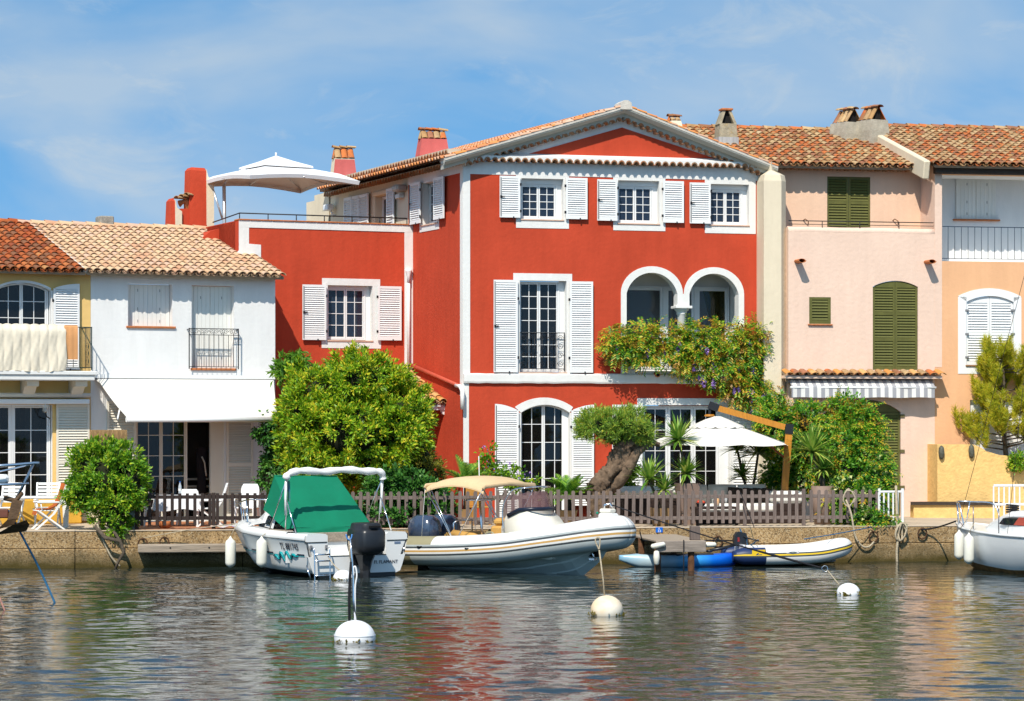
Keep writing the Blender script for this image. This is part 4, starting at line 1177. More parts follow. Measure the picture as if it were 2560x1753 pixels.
        me = cover_mesh(TILE_VERGE, key='verge', L=.36, r0=.105, r1=.09, h=.62)
        rv = random.Random(8)
        for i in range(n+1):
            p = a + d*(i*Lr/(n+1)) if xa_ == xl_ else b - d*(i*Lr/(n+1))
            rot = Matrix.Rotation(-ang, 4, 'Y') @ Matrix.Rotation(R(-90) if xa_ == xl_ else R(90), 4, 'Z') @ Matrix.Rotation(R(-3+rv.uniform(-1,1)), 4, 'X')
            link('verge_tile', me, h, Matrix.Translation(p + Vector((0,-.40,-.015))) @ rot)
    cap = MB().xz([(xp_-.17,zp_-.12),(xp_+.17,zp_-.12),(xp_+.14,zp_+.06),(xp_+.05,zp_+.12),(xp_-.05,zp_+.12),(xp_-.14,zp_+.06)], -.5, .1).build('ridge_end', mat('pale_mortar', (.60,.55,.48)), h)
    # roof planes behind the gable (ridge runs back with the side wall)
    back = Vector((math.cos(fl.a-fg.a), math.sin(fl.a-fg.a), 0)) * -1
    Lb = 10.5
    L0, P0, R0 = Vector((xl_,-.4,zl_-.05)), Vector((xp_,-.4,zp_-.05)), Vector((xr_,-.4,zr_-.05))
    rf = MB()
    rf.add([L0, P0, P0+back*Lb, L0+back*Lb, R0, R0+Vector((0,9,0))], [(0,1,2,3),(1,4,5,2)])
    for k in (0,): rf.add([v-Vector((0,0,.1)) for v in (L0,P0,P0+back*Lb,L0+back*Lb)], [(3,2,1,0)])
    roof = rf.build('roof', mat('roof_mortar', (.35,.27,.19)), h)
    me = cover_mesh(TILE_VERGE, key='c2')
    up = (P0-L0); run = Vector((up.x,up.y,0)).length; sl = up.normalized()
    along = back.normalized(); nrm = sl.cross(along); 
    if nrm.z < 0: nrm = -nrm
    rw = random.Random(12)
    for c in range(48):
        for r_ in range(2):
            p = L0 + along*(.15+c*.215) + sl*(r_*.345-.05) + nrm*.04
            Yv = sl; Zv = nrm; Xv = Yv.cross(Zv)
            T = Matrix(((Xv.x,Yv.x,Zv.x,p.x),(Xv.y,Yv.y,Zv.y,p.y),(Xv.z,Yv.z,Zv.z,p.z),(0,0,0,1))) @ Matrix.Rotation(R(-4+rw.uniform(-1,1)),4,'X')
            link('tile', me, roof, T)
    tl = MB(); bt = tile_shape()
    for c in range(48):
        for r_ in range(2, 14):
            p = L0 + along*(.15+c*.215) + sl*(r_*.345-.05) + nrm*.04
            Yv = sl; Zv = nrm; Xv = Yv.cross(Zv)
            T = Matrix(((Xv.x,Yv.x,Zv.x,p.x),(Xv.y,Yv.y,Zv.y,p.y),(Xv.z,Yv.z,Zv.z,p.z),(0,0,0,1))) @ Matrix.Rotation(R(-4),4,'X')
            tl.add([T @ Vector(v) for v in bt.v], bt.f, 0, True)
    stuff(tl.build('tiling', TILE_VERGE, roof))

    # ---- side wall facing the terrace
    t = frame_for(h, fl); f = fl
    xm = f.sx(1021); xe = -10.9
    ze = ztop+.0
    wn = f.rect(1055, 455, 1094, 560)
    wall(t, RED, xm, -.001, G0, ze, [wn], depth=.3, name='side_wall', reveal=WHITE)
    dr = f.rect(938, 487, 975, 566); dr = (dr[0],dr[1],dr[2]-.6,dr[3])
    wall(t, CREAM, xe, xm-.001, G0+4, ze, [dr], depth=.3, name='terrace_wall')
    trim(t, WHITE, f.sx(1151), -.001, G0+3.2, ze-.002, .012, 'corner_band')
    trim(t, WHITE, xm, f.sx(1151), ze-.30, ze-.003, .010, 'frieze')
    sr = f.rect(1050, 452, 1098, 577)
    mb = MB(); mb.box((sr[0],-.013,sr[2]),(sr[1],.005,wn[2])); mb.box((sr[0],-.013,wn[2]),(wn[0],.005,ze-.30)); mb.box((wn[1],-.013,wn[2]),(sr[1],.005,ze-.30)); mb.box((wn[0],-.0135,wn[3]),(wn[1],.005,ze-.295)); mb.build('surround', WHITE, t)
    window(t, wn[0]+.02, wn[1]-.02, wn[2]+.02, wn[3]-.02, .2, 2, 2, 4)
    MB().bbox((wn[0]-.05,-.04,wn[2]-.035),(wn[1]+.05,.2,wn[2]+.004), .008).build('sill', mat('pink_sill', (.60,.40,.30)), t)
    for px0, py0, px1, py1, hg in ((1027,457,1052,560,'R'),(1086,443,1111,548,'L')):
        s = f.rect(px0, py0, px1, py1, .08); shutter(t, s[0], s[1], s[2], s[3], -.12, hinge=hg, pitch=.058)
    # terrace door and shutters
    window(t, dr[0]+.02, dr[1]-.02, dr[2], dr[3]-.02, .2, 2, 1, 1, pane=PANE2, name='terrace_door')
    MB().bbox((dr[0]-.1,-.06,dr[3]),(dr[1]+.1,.02,dr[3]+.12), .02).build('lintel', CREAM, t)
    for px0, py0, px1, py1 in ((968,471,986,562),(899,486,922,562),(882,490,898,562),(862,494,881,562)):
        s = f.rect(px0, py0, px1, py1, .08); shutter(t, s[0]+.01, s[1]-.01, s[2]-.25, s[3], -.12, hinge=None, pitch=.075)
    lx, lz = f.P(1000, 470, .15)
    MB().bbox((lx-.25,-.32,lz-.10),(lx+.2,-.0,lz+.08), .05).build('floodlight', mat('lamp_grey', (.45,.42,.36), rough=.5), t)
    lx, lz = f.P(997, 491, .1)
    MB().bbox((lx-.18,-.16,lz-.06),(lx+.18,-.0,lz+.06), .015).build('alarm_box', mat('lamp_white', (.66,.64,.58), rough=.5), t)
    # stepped cream fin at the far end
    mb = MB()
    for (pa, py) in ((777,505),(797,487),(820,468)):
        a = f.sx(pa, 0); mb.box((a-.3,-.05+.001*pa/100,G0+4),(xe+.02,.25+.001*pa/100,f.P(pa, py)[1]))
    mb.build('stepped_fin', CREAM, t)
    fx, fz = f.P(820, 520, .2)
    fd = MB().bbox((fx-.2,-.3,fz-.08),(fx+.25,-.1,fz+.1), .03).build('spotlight', PAINT, t)
    MB().tube([(fx,-.15,fz),(fx+.15,-.1,fz-.2),(fx+.1,0,fz-.25)], .03, 6).build('spotlight_arm', PAINT, fd)
    # three-course eave
    for k in range(3):
        genoise(t, (xe-.1,0,ze-.10+.135*k), (-.02,0,ze-.10+.135*k), (0,-1,0), TILE_EAVE, proj=.17+.13*k, r=.095, pitch=.225, fill=mat('eave_bed', (.58,.50,.38), var=.15), fill_up=.015, seed=20+k)
    adopt(t, h)
    # ---- chimneys on the left slope
    def chim(px0, py0, px1, py1, Y, base_m, side_m=None, capfrac=.45, n=4, name='chimney', taper=.16):
        a, b = W(px0, py1, Y), W(px1, py0, Y)
        c = (a+b)/2; wd = b.x-a.x; hh = b.z-a.z
        t = bpy.data.objects.new('frame', None); col.objects.link(t)
        t.matrix_basis = Matrix.Translation((c.x, c.y, a.z)) @ Matrix.Rotation(fl.a+R(90-8), 4, 'Z')
        zb = hh*(1-capfrac); w2 = wd/2*.92; d2 = .3
        mb = MB(); tp = 1-taper
        ring = lambda s, z: [(-w2*s,-d2*s,z),(w2*s,-d2*s,z),(w2*s,d2*s,z),(-w2*s,d2*s,z)]
        mb.loft([ring(1.04,-.7), ring(1,0), ring(tp,zb)], smooth=False, cap1=True)
        o = mb.build(name, base_m, t)
        MB().box((-w2*tp*.8,-d2*tp*.8,zb),(w2*tp*.8,d2*tp*.8,zb+.02)).build('flue', DARK, o)
        chimney_tiles(o, 0, 0, zb, 2*w2*tp, 2*d2*tp, hh*capfrac-.09, TILE_OLD, n=n, seed=n)
        if side_m: MB().loft([[(x,y-.006,z) for x,y,z in (r_[0],r_[1])] + [(x,y,z) for x,y,z in (r_[1],r_[0])] for r_ in (ring(1,0), ring(tp,zb-.03))], smooth=False).build('painted_face', side_m, o)
        adopt(t, h)
    PINKP = stucco('faded_pink_stucco', (.55,.13,.12), var=.15, dirt=.3, dirtcol=(.6,.3,.28))
    chim(1040, 317, 1122, 388, 75.2, PINKP, n=4)
    chim(826, 362, 890, 442, 80.5, CREAM, side_m=PINKP, n=3)
    chim(1668, 283, 1700, 318, 76.0, CREAM, n=2, capfrac=.6)

    # ---- lower wing with roof terrace
    t = frame_for(h, fb); f = fb
    xL = f.sx(597); zp = f.P(810, 557)[1]
    wn = f.rect(819, 714, 931, 852)
    gd = (f.sx(950), f.sx(1010), .88, 3.0)
    wall(t, RED, xL, -.002, G0, zp, [wn, gd], depth=.3, name='wing_wall', thick=.3, reveal=WHITE)
    MB().add([(xL,.3,G0),(xL,4.6,G0),(xL,4.6,zp),(xL,.3,zp)], [(0,1,2,3)]).build('wing_side_wall', RED, t)
    MB().box((xL+.01,.31,zp-1.05),(4.5,6,zp-.95)).build('terrace_floor', TERRACE, t)
    MB().box((xL,0.3,zp-1.0),(xL+.25,4.6,zp-.02)).build('side_parapet', RED, t)
    # curved red buttress where the neighbour's roof meets the parapet
    mb = MB()
    mb.xz([(xL-.001,zp-1.3),(xL-.001,zp-.12),(xL-.25,zp-.2),(xL-.5,zp-.42),(xL-.8,zp-.52),(xL-1.2,zp-.58),(xL-1.2,zp-1.3)], 1.7, 2.6); mb.build('buttress', RED, t)
    b1 = f.rect(597, 551, 1030, 572)
    MB().box((xL+.0,-.018,zp-.19),(-.003,.004,zp-.002)).build('parapet_band', WHITE, t)
    v = f.rect(597, 551, 622, 615); MB().box((xL,-.016,v[2]),(v[1],.004,zp-.19)).build('corner_band', WHITE, t)
    v2 = f.rect(597, 609, 652, 700); 
    MB().xz([(xL,zp-.62),(v[1]-.02,zp-.62),(v2[1],zp-.64),(v2[1],zp-1.3),(xL-.25,zp-1.3),(xL-.12,zp-.95),(xL,zp-.8)], -.017, .004).build('corner_foot', WHITE, t)
    v = f.rect(1011, 575, 1032, 925); MB().box((v[0],-.016,v[2]),(-.002,.004,zp-.19)).build('corner_band', WHITE, t)
    # coping tiles
    n = 16
    for i in range(n):
        a = xL-.02+(0-xL)*i/n; MB().bbox((a+.004,-.05,zp),(a-xL/n-.004,.36,zp+.035), .008).build('coping_tile', TERRA, t)
    # thin terrace rail
    q = [(xL+.05,2.4,zp+.10),(xL+.08,.18,zp+.20),(-.1,.18,zp+.20)]
    rl = MB().tube(q, .018, 6).build('terrace_rail', IRON, t)
    for i in range(7):
        x = xL+.08+(-.1-xL-.08)*i/6; MB().tube([(x,.18,zp),(x,.18,zp+.2)], .014, 6).build('rail_post', IRON, rl)
    # window
    lo = f.rect(804, 852, 952, 871); hi = f.rect(805, 697, 950, 714)
    mb = MB(); mb.box((lo[0],-.013,lo[2]),(lo[1],.005,wn[2])); mb.box((hi[0],-.014,wn[3]),(hi[1],.005,hi[3])); mb.box((lo[0],-.012,wn[2]),(wn[0],.005,wn[3])); mb.box((wn[1],-.012,wn[2]),(lo[1],.005,wn[3])); mb.build('surround', WHITE, t)
    MB().box((wn[1]-.14,.19,wn[2]),(wn[1]-.001,.25,wn[3]-.002)).build('jamb', PAINT, t)
    MB().box((wn[0],.18,wn[3]-.06),(wn[1]-.14,.24,wn[3]-.002)).build('head_board', PAINT, t)
    o = window(t, wn[0]+.01, wn[1]-.14, wn[2]+.03, wn[3]-.06, .17, 2, 2, 4)
    CG = mat('cream_curtain', (.45,.36,.20), var=.3, vs=3, stretch=(12,1,.5))
    curtain(wn[1]-.46, wn[1]-.22, wn[2]+.05, wn[3]-.1, .29, CG, o, drape=.3); curtain(wn[0]+.62, wn[0]+.82, wn[2]+.05, wn[3]-.1, .32, CURT_R, o)
    MB().bbox((wn[0]-.02,-.035,wn[2]-.03),(wn[1]+.02,.2,wn[2]+.012), .008).build('sill', mat('pink_sill', (.60,.40,.30)), t)
    for px0, py0, px1, py1, hg in ((756,712,815,850,'R'),(944,716,1003,851,'L')):
        s = f.rect(px0, py0, px1, py1, .07); shutter(t, s[0], s[1], s[2], s[3], -.10, hinge=hg, pitch=.058)
    # rain pipe
    px_, pz_ = f.P(1022, 690, .08)
    pp = MB().tube([(px_,-.07,pz_+.1),(px_,-.07,f.P(1022,915,.08)[1])], .045, 8).build('rain_pipe', PAINT, t)
    MB().lathe([(.05,-.2),(.05,0),(.09,.1),(.10,.16)], 10, c=(px_,-.08,pz_+.02)).build('hopper', PAINT, pp)
    # garden door with grey louvres
    window(t, gd[0], gd[1], .885, gd[3], .2, 2, 2, 4, pane=PANE2, name='porch_door')
    # terrace end wall: two red fins with cream edges
    for (pa, pb, pc, top, zlow) in ((474,516,533,418,580),(427,438,453,495,580)):
        a = f.sx(pa,-4.2); b_ = f.sx(pb,-4.2); c_ = f.sx(pc,-4.2); z1 = f.P(pa, top, -4.2)[1]; z0 = f.P(pa, zlow, -4.2)[1]-.8
        z2 = f.P(pc, top+34, -4.2)[1]
        fin = MB().loft([[(a-.06,4.1,z0),(b_,4.1,z0),(b_,4.7,z0),(a-.06,4.7,z0)],[(a,4.15,z1-.08),(b_-.02,4.15,z1-.1),(b_-.02,4.65,z1-.1),(a,4.65,z1-.08)],[(a+.06,4.2,z1),(b_-.05,4.2,z1-.01),(b_-.05,4.6,z1-.01),(a+.06,4.6,z1)]], smooth=False, cap1=True).build('terrace_fin', RED, t)
        MB().xz([(b_-.02,z0),(c_,z0),(c_,z2),(c_-.05,z2+.03),(b_+.03,z2+.1),(b_-.02,z1-.05)], 4.12, 4.62).build('fin_edge', CREAM, fin)
    lw = f.rect(450, 545, 480, 590, -4.3); MB().box((lw[0],4.2,lw[2]-.8),(lw[1],4.6,lw[3]+.25)).build('fin_link_wall', RED, t)
    cx, cz = f.P(466, 500, -4.1)
    MB().tube([(cx-.15,4.3,cz-.1),(cx+.05,4.3,cz-.02),(cx+.1,4.3,cz-.35)], .10, 8).build('clay_pipe', TERRA, t)
    for i in range(3): link('tile', cover_mesh(TILE_OLD), t, Matrix.Translation((cx-.3+.14*i,4.1,cz+.03+.05*i)) @ Matrix.Rotation(R(-60),4,'Z'))
    # ---- little tiled porch in the corner
    ze_ = 3.93; run = 2.5; x0 = -1.9; x1 = 1.02
    skp = lambda x, y: (x + x0) > (0.18 + (run - y)*.30)
    tile_roof(t, Matrix.Translation((x0,-run,ze_)), x1-x0, run, .30, TILE_ORANGE, keep=120, seed=31, skip=skp, name='porch_roof')
    MB().box((x0,-run+.05,ze_-.22),(x1-.02,-run+.17,ze_-.06)).build('porch_beam', PAINT, t)
    for i in range(8): MB().box((x0+.15+.36*i,-run-.04,ze_-.13),(x0+.23+.36*i,-run+.4,ze_-.055)).build('rafter_end', PAINT, t)
    pxx = f.sx(1150, run-.1)
    post = MB().bbox((pxx-.13,-run+.04,G0),(pxx+.10,-run+.22,ze_-.22), .02).build('porch_post', PAINT, t)
    MB().xz([(pxx-.13,ze_-.22),(pxx-.55,ze_-.22),(pxx-.5,ze_-.33),(pxx-.36,ze_-.38),(pxx-.28,ze_-.55),(pxx-.13,ze_-.6)], -run+.08, -run+.16).build('brace', PAINT, post)
    MB().tube([(pxx+.16,-run+.02,ze_-.2),(pxx+.16,-run+.02,G0)], .05, 8).build('rain_pipe', PAINT, t)
    s0 = f.sx(1083, .1); shutter(t, s0-.28, s0+.28, .9, 3.1, -.16, m=mat('grey_shutter', (.42,.42,.42), rough=.5), pitch=.06, mids=(.5,), ironwork=False)
    adopt(t, h)
    # sloping red gutter pipe along the side wall
    t = frame_for(h, fl)
    a, b = fl.P(1026, 912, .06), fl.P(1150, 966, .06)
    gp = MB().tube([(a[0],-.06,a[1]),(b[0],-.06,b[1])], .055, 8).build('gutter_pipe', mat('red_pipe', (.52,.09,.05), rough=.6), t)
    MB().tube([(b[0]-.25,-.065,b[1]+.025),(b[0]+.05,-.065,b[1]-.01),(b[0]+.2,-.07,b[1]-.12),(b[0]+.2,-.07,b[1]-.6)], .06, 8).build('pipe_elbow', PAINT, gp)
    adopt(t, h)
    return h
build_red_house()

# ---------------------------------------------------------------- pink house and orange house (11.5 degrees)
fp = Facade(1971, 71.1, 11.5)
def stripes_mat():
    m, N, L, b = _new('striped_awning')
    b.inputs['Roughness'].default_value = .9
    tc = N.new('ShaderNodeTexCoord'); sp = N.new('ShaderNodeSeparateXYZ'); L.new(tc.outputs['Object'], sp.inputs[0])
    mu = N.new('ShaderNodeMath'); mu.operation = 'MULTIPLY'; mu.inputs[1].default_value = 4.55; L.new(sp.outputs[0], mu.inputs[0])
    fr = N.new('ShaderNodeMath'); fr.operation = 'FRACT'; L.new(mu.outputs[0], fr.inputs[0])
    gt = N.new('ShaderNodeMath'); gt.operation = 'GREATER_THAN'; gt.inputs[1].default_value = .5; L.new(fr.outputs[0], gt.inputs[0])
    mx = N.new('ShaderNodeMix'); mx.data_type = 'RGBA'; mx.inputs['A'].default_value = (.74,.72,.68,1); mx.inputs['B'].default_value = (.33,.33,.35,1)
    L.new(gt.outputs[0], mx.inputs['Factor']); L.new(mx.outputs['Result'], b.inputs['Base Color'])
    return m
def build_pink_house():
    h = thing('pink_house', 'pale pink house with olive green shutters and a striped grey awning', 'house', fp.loc(), fp.a)
    f = fp; xR = f.sx(2337)
    zpar = f.P(2150, 578)[1]; U = -1.1
    ztop = f.P(2130, 420, U)[1]
    sm = f.rect(2023, 743, 2077, 810); ar = f.rect(2182, 702, 2295, 925); ar_r = f.P(2240,702)[1]-f.P(2240,717)[1]
    gd = f.rect(2066, 998, 2252, 1240); gd_r = f.P(2160,998)[1]-f.P(2160,1030)[1]
    wall(h, PINK, -.0, xR, G0, zpar, [sm, (ar[0],ar[1],ar[2],ar[3],ar_r), (gd[0],gd[1],.88,gd[3],gd_r)], depth=.12, name='wall', thick=.25)
    # balcony recess: back wall, floor
    us = f.rect(2068, 442, 2176, 590, U)
    wall(h, stucco('peach_stucco', (.80,.54,.38), var=.05, dirt=.2, dirtcol=(.72,.46,.3)), -.3, xR+.4, zpar-1.1, ztop+.1, [us], depth=.12, name='balcony_wall', y=1.1)
    MB().box((0,.25,zpar-1.0),(xR,1.1,zpar-.9)).build('balcony_floor', TERRACE, h)
    MB().tube([(x,.12,zpar-.02+.008*math.sin(x*3)) for x in [xR*i/20 for i in range(21)]], .13, 8).build('parapet_roll', PINK, h)
    # left pier
    zl = f.P(1945, 418)[1]; xl = f.sx(1909)
    pr = MB()
    ring = lambda a, b, y0, z: [(a,y0,z),(b-.2,y0,z),(b,y0+.25,z),(b,1.2,z),(a,1.2,z)]
    z0 = f.P(1945, 452)[1]
    pr.loft([ring(xl,.0,-.02,G0), ring(xl,.0,-.02,z0), ring(xl+.04,-.02,.02,z0+.16), ring(xl+.2,-.22,.10,z0+.28), ring(xl+.25,-.25,.12,zl+.15)], smooth=False, cap1=True)
    pr.build('pier', CREAM, h)
    # shutters
    mid = (us[0]+us[1])/2
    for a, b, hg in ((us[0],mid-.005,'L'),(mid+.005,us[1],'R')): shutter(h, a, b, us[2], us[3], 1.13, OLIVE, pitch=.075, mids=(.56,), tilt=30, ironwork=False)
    mid = (ar[0]+ar[1])/2
    hw = (ar[1]-ar[0])/2; rr_ = (hw*hw+ar_r*ar_r)/(2*ar_r)
    zarc = lambda x, m_, z_: z_-rr_+math.sqrt(max(0,rr_*rr_-(x-m_)**2))
    for a, b in ((ar[0]+.01,mid-.005),(mid+.005,ar[1]-.01)):
        top = [(a+(b-a)*i/8, zarc(a+(b-a)*i/8, mid, ar[3])-.01) for i in range(9)]
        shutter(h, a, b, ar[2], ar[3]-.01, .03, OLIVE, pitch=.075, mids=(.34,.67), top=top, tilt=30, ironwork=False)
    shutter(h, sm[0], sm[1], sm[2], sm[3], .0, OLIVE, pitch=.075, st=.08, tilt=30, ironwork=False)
    MB().bbox((sm[0]-.04,-.06,sm[2]-.04),(sm[1]+.04,.1,sm[2]-.005), .01).build('sill', TERRA, h)
    mid = (gd[0]+gd[1])/2; hw = (gd[1]-gd[0])/2; r2 = (hw*hw+gd_r*gd_r)/(2*gd_r)
    zs = gd[3]-gd_r-.02
    MB().xz([(x,z-.004) for x, z in arch_pts(gd[0]+.01, gd[1]-.01, zs+.02, gd[3]-.01)], .05, .09).build('arch_panel', OLIVE, h)
    MB().xz([(gd[0]+.002,.882),(gd[1]-.002,.882)]+[(x,z) for x, z in arch_pts(gd[0]+.002, gd[1]-.002, gd[3]-gd_r, gd[3]-.001)][::-1], .112, .119).build('door_backing', OLIVE, h)
    q = (gd[1]-gd[0]-.02)/3
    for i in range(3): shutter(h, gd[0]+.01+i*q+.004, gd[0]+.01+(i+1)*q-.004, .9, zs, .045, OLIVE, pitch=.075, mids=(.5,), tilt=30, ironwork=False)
    hb = MB()
    for py in (1040,1128,1218):
        a = f.P(2252, py); hb.box((a[0]-.02,-.03,a[1]-.04),(a[0]+.1,.01,a[1]+.04))
    hb.build('door_hinge', mat('worn_olive_iron', (.14,.12,.05), rough=.7), h)
    # thin rail
    a = f.P(2150, 556, 0)[1]
    rl = MB().tube([(.02,.05,a+.02),(xR-.02,.05,a+.02)], .014, 6).build('rail', IRON, h)
    MB().tube([(.02,.05,a-.07),(xR-.02,.05,a-.07)], .009, 6).build('lower_rail', IRON, rl)
    for px in (2057,2151,2249): 
        x = f.sx(px); MB().tube([(x,.05,zpar+.03),(x,.05,a+.02)], .012, 6).build('rail_post', IRON, rl)
    for px in (2013,2237):
        x, z = f.P(px, 552, U); MB().tube([(x-.06,1.1,z),(x-.03,1.0,z+.04),(x+.05,.98,z-.02),(x+.05,.98,z-.12)], .014, 5).build('wall_hook', mat('rusty_iron', (.16,.07,.03), rough=.9), h)
    # drain tiles
    for px, py in ((1994,655),(2318,657)):
        x, z = f.P(px, py)
        link('drain_tile', cover_mesh(TERRA, key='drain', L=.55, r0=.11, r1=.10, h=.6), h, Matrix.Translation((x,-.42,z+.02)) @ Matrix.Diagonal((1,1,-1,1)))
        link('drain_tile', cover_mesh(TERRA, key='drain2', L=.5, r0=.10, r1=.10, h=.5), h, Matrix.Translation((x,-.38,z+.02)))
    # little tiled canopy
    zc = f.P(2150, 935, .3)[1]; xa, xb = f.sx(1962,.3), f.sx(2352,.3)
    can = MB().bbox((xa,-.42,zc-.13),(xb,.0,zc-.05), .01).build('canopy', PINK, h)
    for i in range(19):
        x = xa+.08+(xb-xa-.1)*i/18
        link('tile', cover_mesh(TILE_OLD if i % 3 else TILE_ORANGE, key='can', L=.48, r0=.115, r1=.09, h=.62), can, Matrix.Translation((x,-.50,zc-.03)) @ Matrix.Rotation(R(14),4,'X'))
        if i < 18: link('channel_tile', cover_mesh(TILE_OLD, key='canc', L=.5, r0=.095, r1=.11, h=.6), can, Matrix.Translation((x+.105,-.5,zc+.02)) @ Matrix.Rotation(R(14),4,'X') @ Matrix.Diagonal((1,1,-1,1)))
    # striped awning, nearly rolled up
    z1, z0_ = f.P(2150, 954, .3)[1], f.P(2150, 994, .45)[1]; xa, xb = f.sx(1977,.35), f.sx(2335,.35)
    mb = MB(); n = 60; vs = []
    prof = [(-.08,z1+.06),(-.2,z1+.04),(-.38,z1-.10),(-.42,z1-.13),(-.42,z1-.17),(-.425,z0_)]
    for j, (y, z) in enumerate(prof):
        for i in range(n+1):
            u = i/n; wv = .02*math.sin(u*19+2*math.sin(u*7))*(j-2 if j > 2 else 0)/3
            vs.append((xa+(xb-xa)*u, y+wv, z+(.008*math.sin(u*23) if j == 5 else 0)))
    k = n+1
    mb.add(vs, [(j*k+i, j*k+i+1, (j+1)*k+i+1, (j+1)*k+i) for j in range(5) for i in range(n)], 0, True)
    aw = mb.build('awning', stripes_mat(), h)
    MB().tube([(xa-.03,-.40,z1-.16),(xb+.04,-.40,z1-.16)], .03, 8).build('front_bar', PAINT, aw)
    MB().tube([(xa-.05,-.10,z1+.06),(xb+.02,-.10,z1+.06)], .05, 8).build('roller', mat('grey_metal', (.22,.22,.23)), aw)
    for x in (xa, xb): MB().box((x-.02,-.2,z1-.05),(x+.02,.0,z1+.12)).build('bracket', mat('grey_metal', (.22,.22,.23)), aw)
    # roof
    e = .62
    ze = f.P(2130, 414, -e)[1]
    x0, x1 = f.sx(1905,-e), f.sx(2302,-e)
    tile_roof(h, Matrix.Translation((x0-1.2,e,ze)), x1-x0+1.2, 4.7, .30, TILE_OLD, seed=15, keep=298)
    genoise(h, (0.02,1.1,ze-.10), (xR-.4,1.1,ze-.10), (0,-1,0), TILE_EAVE, proj=.38, r=.085, pitch=.21, fill=PINK, fill_up=.03)
    # stone chimney at the junction with the red gable
    STONE = mat('lichen_stone', (.36,.31,.22), rough=.95, var=.3, vs=8, bump=.8, bs=30, dirt=.7, dirtcol=(.45,.26,.02), ds=5)
    a = W(1791, 350, 74.0); b = W(1838, 272, 74.0)
    t = bpy.data.objects.new('frame', None); col.objects.link(t); t.matrix_basis = Matrix.Translation(((a.x+b.x)/2, 74.0, a.z)) @ Matrix.Rotation(R(12), 4, 'Z')
    hh = b.z-a.z; w2 = (b.x-a.x)/2
    c = MB().loft([[(-w2*s,-w2*s,z),(w2*s,-w2*s,z),(w2*s,w2*s,z),(-w2*s,w2*s,z)] for s, z in ((1.05,-.8),(1.0,0),(.97,hh*.22),(.9,hh*.5))], smooth=False, cap1=True).build('chimney', STONE, t)
    for sg in (-1,1):
        MB().loft([[(sg*w2*.85-.04,-w2*.8,hh*.48),(sg*w2*.85+.04,-w2*.8,hh*.48),(sg*w2*.85+.04,w2*.8,hh*.48),(sg*w2*.85-.04,w2*.8,hh*.48)],[(sg*w2*.3-.04,-w2*.5,hh*.93),(sg*w2*.3+.04,-w2*.5,hh*.93),(sg*w2*.3+.04,w2*.5,hh*.93),(sg*w2*.3-.04,w2*.5,hh*.93)]], smooth=False, cap1=True).build('hood_slab', STONE, c)
    MB().box((-w2*.5,-w2*.2,hh*.5),(w2*.5,w2*.7,hh*.9)).build('flue', DARK, c)
    MB().bbox((-w2*.62,-w2*.7,hh*.93),(w2*.62,w2*.7,hh), .015).build('cap_tile', TERRA, c)
    MB().box((-w2*1.1,-w2*1.1,-.3),(w2*1.1,w2*1.1,hh*.06)).build('flashing', mat('lead_flashing', (.42,.42,.42), rough=.6, var=.3, vs=4, stretch=(4,4,.4)), c)
    adopt(t, h)
    return h
